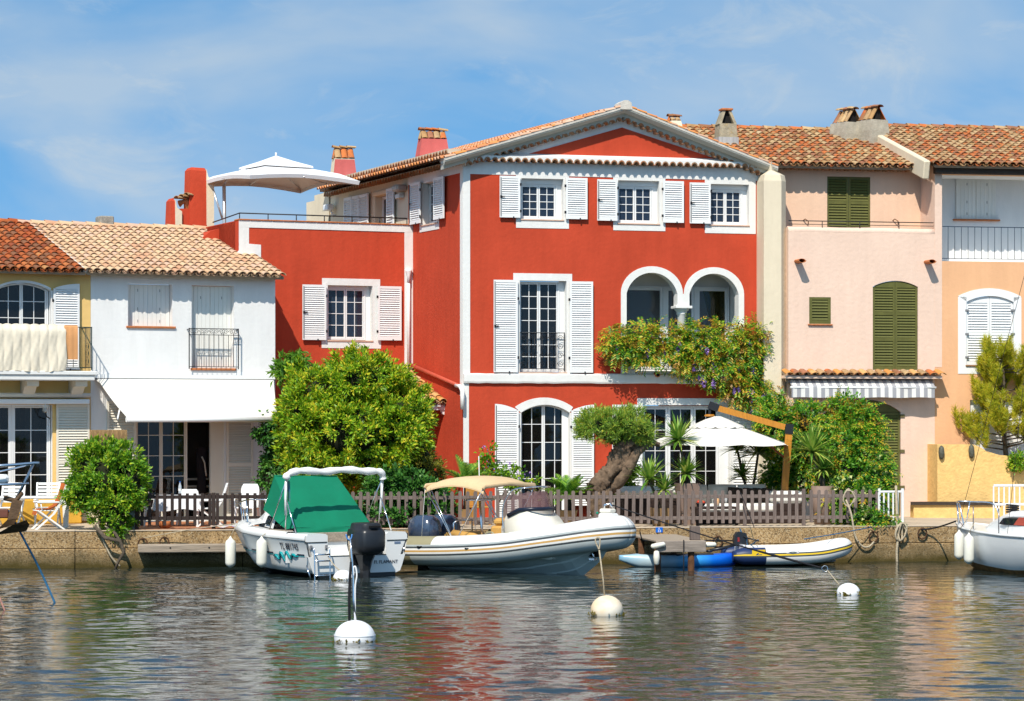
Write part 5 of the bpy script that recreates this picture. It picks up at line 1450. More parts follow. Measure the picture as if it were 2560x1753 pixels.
def build_orange_house():
    h = thing('orange_house', 'apricot orange house with white loggia, blue railing and old clay roof', 'house', fp.loc(), fp.a)
    f = fp; xL = f.sx(2337)+.002; xR = 11.5
    zt = f.P(2440, 437)[1]
    lg = f.rect(2355, 437, 2700, 655); lg = (lg[0], xR-.3, lg[2], zt-.001)
    ar = f.rect(2416, 740, 2534, 913); ar_r = f.P(2475,740)[1]-f.P(2475,755)[1]
    wd = f.rect(2425, 1000, 2640, 1240)
    wall(h, ORANGE, xL, xR, G0, zt, [(lg[0],lg[1],lg[2],lg[3],0,'t'), (ar[0],ar[1],ar[2],ar[3],ar_r), (wd[0],wd[1],.88,wd[3])], depth=.25, thick=.3, reveal=PAINT)
    y1 = 1.35
    m = MB(); x0, x1 = lg[0], lg[1]
    m.add([(x0,.25,lg[2]),(x1,.25,lg[2]),(x1,y1,lg[2]),(x0,y1,lg[2]),(x0,.25,zt),(x1,.25,zt),(x1,y1,zt),(x0,y1,zt)], [(0,1,2,3),(4,7,6,5),(0,3,7,4),(1,5,6,2),(3,2,6,7)])
    m.build('loggia', WHITE2, h)
    # fin between the two houses, seen from its left face
    zf = f.P(2337, 405)[1]
    MB().yz([(-.006,G0+4),(1.6,G0+4),(1.6,zf+.5),(.35,zf+.1),(-.006,zf-.25)], xL-.004, lg[0]-.002).build('party_fin', PINK, h)
    s = f.rect(2390, 447, 2490, 548, -1.3)
    plank_shutter(h, s[0], s[1], s[2], s[3], y1-.05, mat('shutter_white', (.73,.72,.66)))
    MB().bbox((s[0]-.08,y1-.12,s[2]-.05),(s[1]+.1,y1,s[2]-.004), .01).build('sill', TERRA, h)
    MB().box((s[0]-.02,y1-.02,s[3]),(s[1]+.16,y1-.001,s[3]+.12)).build('roller_box', PAINTW, h)
    r = f.rect(2357, 567, 2560, 655)
    railing(h, lg[0]+.02, xR-.35, lg[2]+.07, r[3], .10, BLUEIRON, 36)
    # beam and roof
    MB().bbox((f.sx(2338,.15),-.22,zt),(xR+.3,.02,zt+.24), .02).build('beam', WOODBEAM, h)
    ze = f.P(2430, 412, .3)[1]
    tile_roof(h, Matrix.Translation((f.sx(2337,.3),-.34,ze)), 7.2, 5.4, .285, TILE_OLD, seed=44, keep=300)
    S = Matrix.Translation((f.sx(2320,.3),-.28,ze-.02)) @ Matrix.Rotation(math.atan(.285), 4, 'X')
    v = MB().bbox((-.10,0,-.40),(.08,5.5,.10), .03); v.v = [tuple(S @ Vector(p)) for p in v.v]
    v.build('verge_parapet', CREAM, h)
    # arched white shutters
    ou = f.rect(2395, 721, 2553, 935); orr = f.P(2475,721)[1]-f.P(2475,741)[1]
    pi_ = arch_pts(ar[0], ar[1], ar[3]-ar_r, ar[3], 14); po_ = arch_pts(ou[0], ou[1], ou[3]-orr, ou[3], 14); mb = MB()
    for i in range(14):
        q = [pi_[i], pi_[i+1], po_[i+1], po_[i]]
        mb.add([(x,-.014,z) for x, z in q]+[(x,.004,z) for x, z in q], [(0,1,2,3),(3,2,6,7),(0,4,5,1)])
    mb.box((ou[0],-.014,ou[2]),(ar[0],.004,ou[3]-orr-.02)); mb.box((ar[1],-.014,ou[2]),(ou[1],.004,ou[3]-orr-.02)); mb.box((ar[0],-.0138,ou[2]),(ar[1],.004,ar[2]))
    mb.build('arch_surround', PAINT, h)
    mid = (ar[0]+ar[1])/2; hw = (ar[1]-ar[0])/2; rr_ = (hw*hw+ar_r*ar_r)/(2*ar_r)
    for a, b in ((ar[0]+.01,mid-.004),(mid+.004,ar[1]-.01)):
        top = [(a+(b-a)*i/8, ar[3]-rr_+math.sqrt(max(0,rr_*rr_-(a+(b-a)*i/8-mid)**2))-.012) for i in range(9)]
        shutter(h, a, b, ar[2]+.01, ar[3]-.012, .04, pitch=.07, mids=(.47,), top=top, ironwork=False)
    for py in (776,835,893):
        for px in (2417,2532):
            x, z = f.P(px, py); MB().box((x-.05,-.03,z-.025),(x+.05,.05,z+.025)).build('hinge', mat('grey_metal', (.22,.22,.23)), h)
    MB().bbox((ar[0]-.03,-.05,ar[2]-.04),(ar[1]+.03,.1,ar[2]+.004), .01).build('sill', mat('brown_sill', (.30,.16,.07), var=.2), h)
    # white garden door
    MB().box((wd[0],.12,.88),(wd[1],.2,wd[3])).build('garden_door', PAINT, h)
    # double chimney with leaning tiles
    STONE = mat('grey_chimney_stone', (.42,.38,.30), rough=.95, var=.25, vs=5, bump=.6, bs=20, dirt=.4, dirtcol=(.2,.17,.12))
    for (px0, py0, px1, py1, n, Y) in ((2084,268,2152,338,4,76.0),(2148,264,2212,330,3,75.6)):
        a = W(px0, py1, Y); b = W(px1, py0, Y)
        t = bpy.data.objects.new('frame', None); col.objects.link(t); t.matrix_basis = Matrix.Translation(((a.x+b.x)/2, Y, a.z)) @ Matrix.Rotation(R(-62), 4, 'Z')
        hh = b.z-a.z; w2 = (b.x-a.x)/2*1.08
        c = MB().loft([[(-w2*s,-w2*s*.8,z),(w2*s,-w2*s*.8,z),(w2*s,w2*s*.8,z),(-w2*s,w2*s*.8,z)] for s, z in ((1.02,-1),(1.0,0),(.92,hh*.42))], smooth=False, cap1=True).build('chimney', STONE, t)
        chimney_tiles(c, 0, 0, hh*.42, w2*1.7, w2*1.2, hh*.5, TILE_OLD, n=n, seed=n+3, ends=False)
        MB().box((-w2*.7,-w2*.25,hh*.42),(w2*.7,w2*.25,hh*.8)).build('flue', DARK, c)
        adopt(t, h)
    return h
build_pink_house(); build_orange_house()
# yellow garden wall in front of the orange house
def build_garden_wall():
    f = Facade(2337, 71.25, 9); 
    o = thing('garden_wall', 'rough yellow plastered garden wall with scooped top, below the orange house', 'wall', f.loc(), f.a)
    pts = [(2337,1111),(2425,1111),(2440,1116),(2460,1128),(2490,1137),(2520,1140),(2600,1150),(2720,1165)]
    top = [f.P(a, b) for a, b in pts]
    poly = [(top[0][0],G0-.01),(top[-1][0],G0-.01)] + top[::-1]
    MB().xz(poly, -.22, .10).build('wall_face', YELLOWW, o)
    MB().box((.0,.10,G0-.01),(.22,.75,top[0][1])).build('wall_return', YELLOWW, o)
    # wall bench with a dark timber edge
    x0 = f.sx(2290,.5); x1 = f.sx(2500,.9)
    MB().add([(x0,-.3,G0-.01),(x1,-1.0,G0-.01),(x1,-1.0,1.20),(x0,-.3,1.20),(x0,-.0,1.20),(x1,-.0,1.20),(x0,0,G0),(x1,0,G0)], [(0,1,2,3),(3,2,5,4),(0,3,4,6)]).build('bench_base', YELLOWW, o)
    MB().add([(x0-.1,-.34,1.20),(x1,-1.05,1.20),(x1,-1.05,1.28),(x0-.1,-.34,1.28),(x0-.1,-.1,1.28),(x1,-.1,1.28)], [(0,1,2,3),(3,2,5,4)]).build('bench_top', WOODBEAM, o)
    for px, py in ((2353,1131),(2428,1128)):
        x, z = f.P(px, py, .25)
        lamp = MB().lathe([(.03,-.19),(.07,-.12),(.085,0),(.07,.12),(.02,.18)], 8, c=(x,-.27,z)).build('wall_lantern', mat('aged_bronze', (.10,.10,.075), rough=.6, var=.4, vs=20), o)
        MB().box((x-.04,-.24,z-.06),(x+.04,-.215,z+.06)).build('lantern_plate', IRON, lamp)
    return o
build_garden_wall()
# ---------------------------------------------------------------- plants
def ell(px, py, rx, rz, Y, ry=None):
    """ellipsoid seen as a photo ellipse at distance Y"""
    k = Y/FPX
    return (np.array(W(px, py, Y)), np.array([rx*k, (ry if ry else .5*(rx+rz)*k), rz*k]))
def leaf_cloud(blobs, n, size, seed=0, clump=60, spread=.16, aspect=.38, shell=.42, up=.35, jitter=.9, droop=0.0, radiate=.75, fold=.25, inner=.3):
    """many leaf-sized faces gathered in clumps over the skins of the given ellipsoids"""
    r = np.random.default_rng(seed)
    vol = np.array([np.prod(b[1])**(2/3) for b in blobs]); vol = vol/vol.sum()
    C, Nn = [], []
    for b, f in zip(blobs, vol):
        k = max(6, int(clump*f*1.6))
        d = r.normal(size=(k,3)); d /= np.linalg.norm(d, axis=1)[:,None]
        ph_ = r.uniform(0, 6.28, 6)
        lump = 1 + .07*(np.sin(4.1*d[:,0]+ph_[0])+np.sin(4.7*d[:,2]+ph_[1])+np.sin(5.3*d[:,1]+3.1*d[:,0]+ph_[2])) + .04*np.sin(11*d[:,2]+7*d[:,0]+ph_[3])
        fac = (1 - shell*r.random(k)**1.6)*lump
        st_ = r.random(k) < .09; fac[st_] = lump[st_]*r.uniform(1.0, 1.16, st_.sum())
        p = b[0] + d*b[1]*fac[:,None]*(1+.05*r.normal(size=(k,1)))
        inside = np.zeros(k, bool)
        for b2 in blobs:
            if b2 is b: continue
            inside |= (np.sum(((p-b2[0])/b2[1])**2, 1) < .62)
        keep = ~inside | (r.random(k) < inner)
        nn = d/b[1]; nn /= np.linalg.norm(nn, axis=1)[:,None]
        C.append(p[keep]); Nn.append(nn[keep])
    C = np.concatenate(C); Nn = np.concatenate(Nn)
    per = max(1, n//len(C)); ci = np.repeat(np.arange(len(C)), per)
    m = len(ci)
    c = C[ci]; nn = Nn[ci]
    off = r.normal(size=(m,3)); off /= np.linalg.norm(off, axis=1)[:,None]
    rad = spread*(r.random(m)**.6)*(0.6+.8*r.random(len(C))[ci])
    pos = c + off*rad[:,None] + nn*(rad*.25)[:,None]
    ax = off*radiate + nn*.7 + r.normal(size=(m,3))*.35*jitter
    ax[:,2] += up*.6 - droop
    ax /= np.linalg.norm(ax, axis=1)[:,None]
    nr = nn*1.5 + r.normal(size=(m,3))*jitter*.5 + np.array([-.2,-.55,.55]); nr[:,2] += up
    sd = np.cross(ax, nr); sd /= (np.linalg.norm(sd, axis=1)[:,None]+1e-9)
    nr = np.cross(sd, ax)
    L = size*(.65+.7*r.random(m)); Wd = L*aspect
    b0 = pos - ax*(L*.5)[:,None]; tip = pos + ax*(L*.5)[:,None] - nr*(L*.06)[:,None]
    l = pos + sd*(Wd*.5)[:,None] + nr*(Wd*fold)[:,None] - ax*(L*.04)[:,None]; rg = pos - sd*(Wd*.5)[:,None] + nr*(Wd*fold)[:,None] - ax*(L*.04)[:,None]
    v = np.stack([b0, l, tip, rg], 1).reshape(-1,3)
    q = np.arange(m*4).reshape(m,4)
    return v, q
def crown_obj(name, clouds, mats, parent):
    """clouds: list of (v, q); one material each"""
    vs, qs, mi = [], [], []
    o = 0
    for i, (v, q) in enumerate(clouds):
        vs.append(v); qs.append(q+o); o += len(v); mi.append(np.full(len(q), i, dtype=np.int32))
    me = np_mesh(name, np.concatenate(vs), np.concatenate(qs), mats)
    me.polygons.foreach_set('material_index', np.concatenate(mi))
    return link(name, me, parent)
def core_obj(blobs, m, parent, f=.58, name='dark_core'):
    """solid dark core blocking the view through a shrub, inner shade painted into its colour"""
    mb = MB()
    for b in blobs:
        prof = []
        n = 10
        rings = []
        for j in range(1, 7):
            a = math.pi*j/7
            rings.append([(b[0][0]+b[1][0]*f*math.sin(a)*math.cos(2*math.pi*i/n), b[0][1]+b[1][1]*f*math.sin(a)*math.sin(2*math.pi*i/n), b[0][2]+b[1][2]*f*math.cos(a)) for i in range(n)])
        mb.loft(rings, cap0=True, cap1=True)
    return stuff(mb.build(name, m, parent))
COREDARK = mat('core_dark', (.018,.022,.008), rough=1, var=.5, vs=8)  # near-black green for shrub cores, imitating the shade among inner leaves
BARK = mat('bark', (.11,.085,.06), rough=.95, var=.5, vs=9, bump=1.0, bs=25)
BARKD = mat('dark_bark', (.05,.04,.03), rough=.95, var=.5, vs=9, bump=1.0, bs=25)
L_PITTO = leaf_mat('pittosporum_leaf', [(.05,.13,.004),(.11,.24,.008),(.17,.33,.012),(.25,.41,.015),(.40,.46,.02),(.62,.50,.03)], trans=.36)
L_ROUND = leaf_mat('glossy_leaf', [(.035,.12,.005),(.075,.21,.01),(.13,.29,.014),(.21,.38,.018),(.42,.48,.03)], trans=.34)
L_IVYD = leaf_mat('dark_ivy_leaf', [(.012,.055,.008),(.026,.10,.014),(.05,.16,.02),(.09,.22,.03)], trans=.22)
L_CONE = leaf_mat('olive_green_leaf', [(.05,.075,.01),(.10,.13,.015),(.19,.19,.02),(.34,.28,.03)], trans=.25)
L_OLIVE = leaf_mat('olive_leaf', [(.05,.12,.015),(.11,.23,.025),(.19,.33,.03),(.28,.40,.05),(.42,.40,.04)], trans=.3)
L_WIST = leaf_mat('wisteria_leaf', [(.02,.10,.008),(.05,.19,.012),(.11,.29,.016),(.26,.39,.02),(.52,.44,.03),(.52,.28,.03)], trans=.38)
L_WISTO = leaf_mat('bronze_leaf', [(.16,.10,.015),(.30,.17,.02),(.38,.24,.02),(.26,.10,.02)], trans=.35)
L_IVYV = leaf_mat('variegated_ivy_leaf', [(.025,.09,.012),(.05,.15,.02),(.14,.26,.04),(.55,.55,.25)], trans=.25)
L_IVYG = leaf_mat('fresh_green_leaf', [(.02,.10,.008),(.05,.18,.012),(.10,.27,.016),(.20,.36,.02)], trans=.35)
L_MALLOW = leaf_mat('pale_green_leaf', [(.05,.14,.01),(.10,.24,.02),(.20,.34,.03)], trans=.4)
L_YUCCA = leaf_mat('yucca_leaf', [(.05,.14,.015),(.11,.24,.03),(.24,.36,.05),(.50,.52,.12)], trans=.25)
L_CYCAS = leaf_mat('cycas_leaf', [(.03,.10,.012),(.07,.19,.02),(.15,.30,.03),(.28,.40,.04)], trans=.25)
L_PINE = leaf_mat('pine_needle', [(.20,.26,.014),(.34,.38,.02),(.52,.46,.03),(.74,.56,.05)], trans=.5)
L_BRIGHT = leaf_mat('bright_green_leaf', [(.05,.16,.008),(.12,.28,.012),(.28,.38,.02)], trans=.4)
LILAC = mat('lilac_petal', (.34,.20,.55), rough=.8, var=.3, vs=30)

def shrub(name, label, blobs, n, size, m, seed, base, trunk_pts=None, tr=.04, cat='bush', core=True, more=None, **kw):
    t = thing(name, label, cat, base)
    off = np.array(base)
    bl = [(b[0]-off, b[1]) for b in blobs]
    clouds = [leaf_cloud(bl, n, size, seed, **kw)]; mats = [m]
    if more:
        for (mm, frac, kw2) in more:
            k2 = dict(kw); k2.update(kw2); clouds.append(leaf_cloud(bl, int(n*frac), k2.pop('size', size), seed+77+len(mats), **k2)); mats.append(mm)
    crown_obj('crown', clouds, mats, t)
    if core: core_obj(bl, COREDARK, t)
    if trunk_pts:
        for k, pts in enumerate(trunk_pts):
            P = [Vector(p)-Vector(base) for p in pts]
            MB().tube(P, [tr*(1-.5*i/max(1,len(P)-1)) for i in range(len(P))], 7).build('trunk' if k == 0 else 'limb', BARK, t)
    return t

def plants_a():
    # round glossy bush leaning over the quay
    Y = 63.1
    bl = [ell(262,1190,84,84,Y,.85), ell(225,1175,52,60,Y), ell(300,1150,50,45,Y), ell(330,1205,40,70,Y-.1), ell(285,1265,60,55,Y-.25), ell(292,1315,36,30,Y-.4,.25), ell(205,1235,40,45,Y), ell(250,1120,52,28,Y)]
    base = W(268,1318,63.2)
    q = lambda px, py, d: W(px, py, d)
    shrub('round_bush', 'round glossy green bush whose twisted stem hangs over the quay edge', bl, 20000, .10, L_ROUND, 1, base,
          [[q(262,1290,63.1),q(240,1318,62.5),q(262,1345,62.3),q(300,1352,62.3),q(310,1380,62.3),q(295,1405,62.3),q(288,1424,62.3)],[q(262,1290,63.1),q(285,1330,62.5),q(300,1352,62.3)]], tr=.06, clump=330, spread=.15, aspect=.36)
    # big dome of pittosporum
    Y = 66.9
    bl = [ell(905,950,102,78,Y,1.3), ell(815,990,95,75,Y,1.2), ell(760,1065,68,105,Y-.2,1.1), ell(885,1085,150,118,Y-.5,1.5), ell(1000,1035,76,82,Y-.2,1.1), ell(1005,1100,55,65,Y-.4,.8), ell(800,1165,105,55,Y-.4,1.1), ell(930,1170,90,50,Y-.4,1.0), ell(960,950,50,45,Y,.7)]
    base = W(860,1290,67.0); base.z = .87
    shrub('pittosporum_bush', 'huge dome-shaped green bush speckled yellow, in front of the red wing', bl, 72000, .11, L_PITTO, 2, base,
          [[(base.x,base.y,.87),(base.x+.1,base.y,1.6),(base.x+.3,base.y-.1,2.6)],[(base.x,base.y,1.2),(base.x-.7,base.y,2.3)],[(base.x,base.y,1.2),(base.x+.9,base.y-.2,2.4)]], tr=.12, clump=900, spread=.17, aspect=.36, radiate=.9)
    # ivy in the corner under the awning
    Y = 68.3
    bl = [ell(690,1120,28,70,Y,.3), ell(675,1190,30,50,Y,.3), ell(668,1075,30,28,Y-.3,.25), ell(705,1190,30,60,Y,.3)]
    base = W(690,1290,68.3); base.z = .87
    shrub('ivy_column', 'dark ivy climbing the corner beside the white awning', bl, 5000, .10, L_IVYD, 3, base, [[(base.x,base.y,.87),(base.x,base.y,2.6)]], cat='ivy', clump=120, spread=.16, aspect=.6, droop=.5, up=.1)
    # mallow-like sprout above the dome
    Y = 67.6
    bl = [ell(715,905,26,14,Y,.3), ell(745,895,24,14,Y,.3), ell(700,935,18,18,Y,.25), ell(735,940,34,34,Y,.35), ell(765,920,20,22,Y,.3)]
    base = W(735,990,67.6)
    shrub('sapling', 'pale green leafy sapling rising above the dome bush by the white wall', bl, 900, .20, L_MALLOW, 4, base, [[base,W(735,930,67.6),W(720,900,67.6)],[W(735,940,67.6),W(760,905,67.6)],[W(733,960,67.6),W(700,930,67.6)]], tr=.02, cat='sapling', core=False, clump=40, spread=.16, aspect=.30, droop=.45, up=.25)
    # dark clipped hedge at the quay
    Y = 64.6
    bl = [ell(960,1240,60,50,Y,.5), ell(1040,1245,75,52,Y,.5), ell(1095,1270,40,42,Y,.45), ell(990,1290,90,32,Y-.3,.45), ell(930,1285,40,30,Y,.4), ell(1010,1205,60,26,Y,.4)]
    base = W(1010,1320,64.5); base.z = .87
    shrub('ivy_hedge', 'dark green leafy hedge on the quay between the two motor boats', bl, 16000, .10, L_IVYD, 5, base, [[(base.x,base.y,.87),(base.x,base.y,1.6)]], cat='hedge', clump=330, spread=.15, aspect=.55, droop=.2)
    # small cone shrub
    Y = 66.6
    bl = [ell(1060,1175,46,38,Y,.45), ell(1058,1140,30,28,Y,.35), ell(1055,1118,15,16,Y,.2), ell(1080,1190,30,24,Y,.3)]
    base = W(1060,1290,66.6); base.z = .87
    shrub('conical_shrub', 'small olive-brown conical shrub beside the porch post', bl, 6500, .075, L_CONE, 6, base, [[(base.x,base.y,.87),(base.x,base.y,2.0)]], cat='shrub', clump=170, spread=.11, aspect=.3, up=.6)
    # flowering shrub by the arched door
    Y = 67.8
    bl = [ell(1250,1175,34,22,Y,.35), ell(1285,1185,30,18,Y,.35), ell(1215,1175,28,22,Y,.3), ell(1218,1130,18,22,Y,.2), ell(1300,1205,40,22,Y,.35), ell(1180,1195,35,20,Y,.35)]
    base = W(1245,1290,67.8); base.z = .87
    s = shrub('flowering_shrub', 'loose light green shrub with tiny purple flowers left of the arched door', bl, 1500, .10, L_BRIGHT, 7, base, [[(base.x,base.y,.87),(base.x,base.y,1.7),W(1218,1120,67.8)],[(base.x,base.y,1.3),W(1285,1180,67.8)]], tr=.02, cat='shrub', core=False, clump=70, spread=.14, aspect=.55)
    v, q = leaf_cloud([(b[0]-np.array(base), b[1]) for b in bl], 160, .05, 71, clump=50, spread=.1, aspect=.8)
    crown_obj('blossom', [(v,q)], [LILAC], s)
    # bright small shrub behind the olive
    Y = 67.5
    bl = [ell(1560,1190,30,26,Y,.3), ell(1545,1215,28,24,Y,.3), ell(1575,1175,18,14,Y,.2)]
    base = W(1555,1290,67.5); base.z = .87
    shrub('lime_shrub', 'bright lime green shrub tucked behind the olive trunk', bl, 1800, .09, L_BRIGHT, 8, base, [[(base.x,base.y,.87),(base.x,base.y,1.5)]], cat='shrub', core=False, clump=80, spread=.12, aspect=.5)
plants_a()

def rosette(c, n, length, width, seed, up0=.9, droop=.6, low=-.15, seg=5, fold=.3):
    """sword leaves radiating from a point; returns (v, q) of folded tapering blades"""
    r = np.random.default_rng(seed); vs = []; qs = []
    for i in range(n):
        az = r.uniform(0, 2*math.pi); el = low + (1.35-low)*r.random()**.8
        L = length*r.uniform(.7,1.1); w = width*r.uniform(.8,1.2)
        d = np.array([math.cos(az)*math.cos(el), math.sin(az)*math.cos(el), math.sin(el)])
        side = np.array([-math.sin(az), math.cos(az), 0.0])
        p = np.array(c, float); b = len(vs); dr = droop*r.uniform(.3,1.2)*(1.2-el*.5)
        for s in range(seg+1):
            t = s/seg
            ww = w*(.55+.9*t if t < .4 else (1-t)*1.5)*.5 + .001
            nrm = np.cross(d, side)
            vs += [p-side*ww-nrm*0, p-nrm*ww*fold*-1*0 + np.array([0,0,-ww*fold]), p+side*ww]
            if s < seg:
                d = d + np.array([0,0,-dr/seg]); d /= np.linalg.norm(d); p = p + d*L/seg
        for s in range(seg):
            a = b+s*3; qs += [(a,a+1,a+4,a+3),(a+1,a+2,a+5,a+4)]
    return np.array(vs), np.array(qs)
def pinnate(bl, n, length, seed, leaflet=.075, pairs=6, droop=1.3):
    """drooping compound leaves springing from the skins of ellipsoids"""
    r = np.random.default_rng(seed); vs = []; qs = []
    wt = np.array([np.prod(b[1])**(2/3) for b in bl]); wt /= wt.sum()
    for bi in r.choice(len(bl), n, p=wt):
        b = bl[bi]; d = r.normal(size=3); d[1] = -abs(d[1]); d /= np.linalg.norm(d)
        p = b[0] + d*b[1]*r.uniform(.8,1.08)
        g = d + r.normal(size=3)*.5 + np.array([0,0,.25]); g /= np.linalg.norm(g)
        L = length*r.uniform(.6,1.3)
        for s in range(pairs):
            g = g + np.array([0,0,-droop/pairs]); g /= np.linalg.norm(g); p = p + g*L/pairs
            sd = np.cross(g, np.array([0,-.5,1.0])); sd /= np.linalg.norm(sd)+1e-6
            for sg in (-1,1):
                e = sd*sg*.85 + g*.5; e /= np.linalg.norm(e)
                ll = leaflet*r.uniform(.8,1.2); ww = g*ll*.2; m_ = p + e*ll*.5
                k = len(vs); vs += [p, m_+ww, p+e*ll+np.array([0,0,-.015]), m_-ww]; qs.append((k,k+1,k+2,k+3))
    return np.array(vs), np.array(qs)
def fronds(c, n, length, seed, droop=.9, lw=.17, pairs=30):
    """feathery cycas fronds"""
    r = np.random.default_rng(seed); vs = []; qs = []
    for i in range(n):
        az = 2*math.pi*i/n*2.4 + r.uniform(-.2,.2); el = r.uniform(.25,1.25)
        d = np.array([math.cos(az)*math.cos(el), math.sin(az)*math.cos(el), math.sin(el)]); side = np.array([-math.sin(az), math.cos(az), 0.])
        p = np.array(c, float); L = length*r.uniform(.8,1.1)
        for s in range(pairs):
            t = s/pairs
            d = d + np.array([0,0,-droop/pairs]); d /= np.linalg.norm(d); p = p + d*L/pairs
            ll = lw*math.sin(math.pi*min(1,.18+t*.8))+.02
            for sg in (-1,1):
                q0 = p; dirn = side*sg*.8 + d*.55 + np.array([0,0,.25]); dirn /= np.linalg.norm(dirn)
                tip = q0 + dirn*ll; wv = d*.016
                b = len(vs); vs += [q0-wv, q0+wv, tip+wv*.3, tip-wv*.3]; qs.append((b,b+1,b+2,b+3))
    return np.array(vs), np.array(qs)
TAUPE = mat('taupe_planter', (.24,.165,.13), rough=.6, var=.08, spec=.3)
TAN = mat('tan_planter', (.34,.21,.10), rough=.7, var=.1)
SOIL = mat('soil', (.03,.022,.015), rough=1)
def sq_pot(t, w0, w1, h, m, z=0):
    mb = MB(); rg = lambda w, z_: [(-w/2,-w/2,z_),(w/2,-w/2,z_),(w/2,w/2,z_),(-w/2,w/2,z_)]
    mb.loft([rg(w0,z),rg(w1,z+h),rg(w1-.05,z+h),rg(w1-.06,z+h-.06)], smooth=False, cap0=True, cap1=True)
    o = mb.build('planter', m, t)
    MB().box((-w1/2+.04,-w1/2+.04,z+h-.07),(w1/2-.04,w1/2-.04,z+h-.04)).build('soil', SOIL, o)
    return o
def rd_pot(t, r0, r1, h, m):
    o = MB().lathe([(r0,0),(r1,h),(r1-.025,h),(r1-.03,h-.06),(.01,h-.06)], 22).build('planter', m, t)
    MB().lathe([(r1-.03,h-.055),(.01,h-.05)], 16, cap=False).build('soil', SOIL, o)
    return o
def yucca(name, label, px, base_Y, pot, heads, cat='yucca', rz=.2):
    """heads: list of (px, py, n, length) in the photo"""
    b = W(px, 1280, base_Y); b.z = .866
    t = thing(name, label, cat, b, rz)
    h = pot(t)
    M = Matrix.Rotation(-rz, 4, 'Z')
    clouds = []
    for i, (hx, hy, n, L) in enumerate(heads):
        p = M @ (W(hx, hy, base_Y) - b)
        foot = Vector((0.03*i,0,h-.05))
        st = MB().tube([foot, foot.lerp(p,.5)+Vector((.02,0,0)), p], [.045,.035,.03], 8).build('stem', BARK, t)
        clouds.append(rosette(p, n, L, .075, 30+i+int(px), droop=.7))
    crown_obj('leaves', clouds, [L_YUCCA]*len(clouds), t)
    return t
def plants_b():
    yucca('potted_yucca', 'tall two-headed yucca in a square taupe planter, left end of the sofa', 1718, 66.2, lambda t: (sq_pot(t,.34,.52,1.02,TAUPE),1.02)[1], [(1697,1100,100,.74),(1716,1185,90,.60)])
    yucca('potted_yucca', 'low spiky yucca in a tapered tan planter close behind the fence', 1652, 65.3, lambda t: (sq_pot(t,.30,.50,.44,TAN),.44)[1], [(1622,1200,95,.66),(1660,1226,70,.50)])
    yucca('potted_yucca', 'yucca in a round taupe pot near the ivy, right of the umbrella post', 2056, 66.4, lambda t: (rd_pot(t,.20,.28,.95,TAUPE),.95)[1], [(2030,1130,120,.80),(2055,1175,80,.54)])
    yucca('potted_yucca', 'pair of slender yuccas behind the sofa under the umbrella edge', 1872, 69.0, lambda t: (rd_pot(t,.22,.3,.5,mat('dark_planter', (.03,.03,.03), rough=.5)),.5)[1], [(1843,1125,95,.72),(1895,1135,110,.82),(1855,1190,60,.5)])
    # cycads
    for nm, lab, px, py, Y, L, n in (('cycad', 'sago palm cycad in a tan pot right of the arched door', 1420, 1248, 66.0, .80, 44), ('cycad', 'sago palm cycad half hidden behind the inflatable boat canopy', 1168, 1215, 66.9, .85, 22)):
        b = W(px, 1290, Y); b.z = .866
        t = thing(nm, lab, 'cycad', b)
        sq_pot(t, .3, .46, .36, TAN); p = W(px, py, Y) - b
        MB().tube([(0,0,.3),(p.x,p.y,p.z)], [.1,.08], 8).build('stem', BARKD, t)
        crown_obj('fronds', [fronds(p, n, L, int(px))], [L_CYCAS], t)
    # cloud-pruned olive
    Y = 65.9
    b = W(1520, 1290, Y); b.z = .866
    t = thing('olive_tree', 'old cloud-pruned olive with thick gnarled leaning trunk and flat crown', 'olive tree', b)
    def q(px, py, dy=0): return W(px, py, Y+dy) - b
    spine = [(1500,1300,.20),(1498,1240,.30),(1505,1210,.29),(1530,1180,.27),(1552,1148,.27),(1570,1120,.26),(1590,1098,.22),(1600,1080,.14)]
    mb = MB(); n = 26; rings = []; rt = np.random.default_rng(5)
    pts = [q(a, c) for a, c, r_ in spine]
    fine = []
    for i in range(len(pts)-1):
        for k in range(8): fine.append((pts[i].lerp(pts[i+1], k/8), spine[i][2]+(spine[i+1][2]-spine[i][2])*k/8))
    fine.append((pts[-1], spine[-1][2]))
    ph = rt.uniform(0,6.28,6)
    for i, (p, r_) in enumerate(fine):
        tdir = (fine[min(i+1,len(fine)-1)][0]-fine[max(0,i-1)][0]).normalized()
        u = Vector((0,1,0)); w = tdir.cross(u).normalized(); u = w.cross(tdir)
        ring = []
        for k in range(n):
            a = 2*math.pi*k/n
            rr_ = r_*(.92+.20*math.sin(2*a+i*.25+ph[0])+.16*math.sin(5*a-i*.35+ph[1])+.12*math.sin(9*a+i*.6+ph[2])+.10*rt.normal())
            ring.append(p + (w*math.cos(a)+u*math.sin(a))*rr_)
        rings.append(ring)
    mb.loft(rings, cap0=True, cap1=True)
    OB = mat('olive_bark', (.17,.115,.075), rough=.97, var=.55, vs=7, bump=1.2, bs=16, dirt=.75, dirtcol=(.03,.022,.016), ds=6)
    mb.build('trunk', OB, t)
    mb = MB()
    mb.tube([q(1512,1235,.05),q(1548,1205,-.15),q(1575,1165,-.2),q(1592,1130,-.1),q(1625,1105),q(1650,1112)], [.14,.15,.14,.12,.1,.05], 9); mb.build('limb', OB, t)
    for (a, c, a2, c2) in ((1575,1120,1490,1085),(1585,1110,1540,1075),(1595,1105,1625,1080)):
        MB().tube([q(a,c),q((a+a2)/2,(c+c2)/2+4),q(a2,c2)], [.08,.05,.03], 7).build('limb', OB, t)
    off = np.array(b)
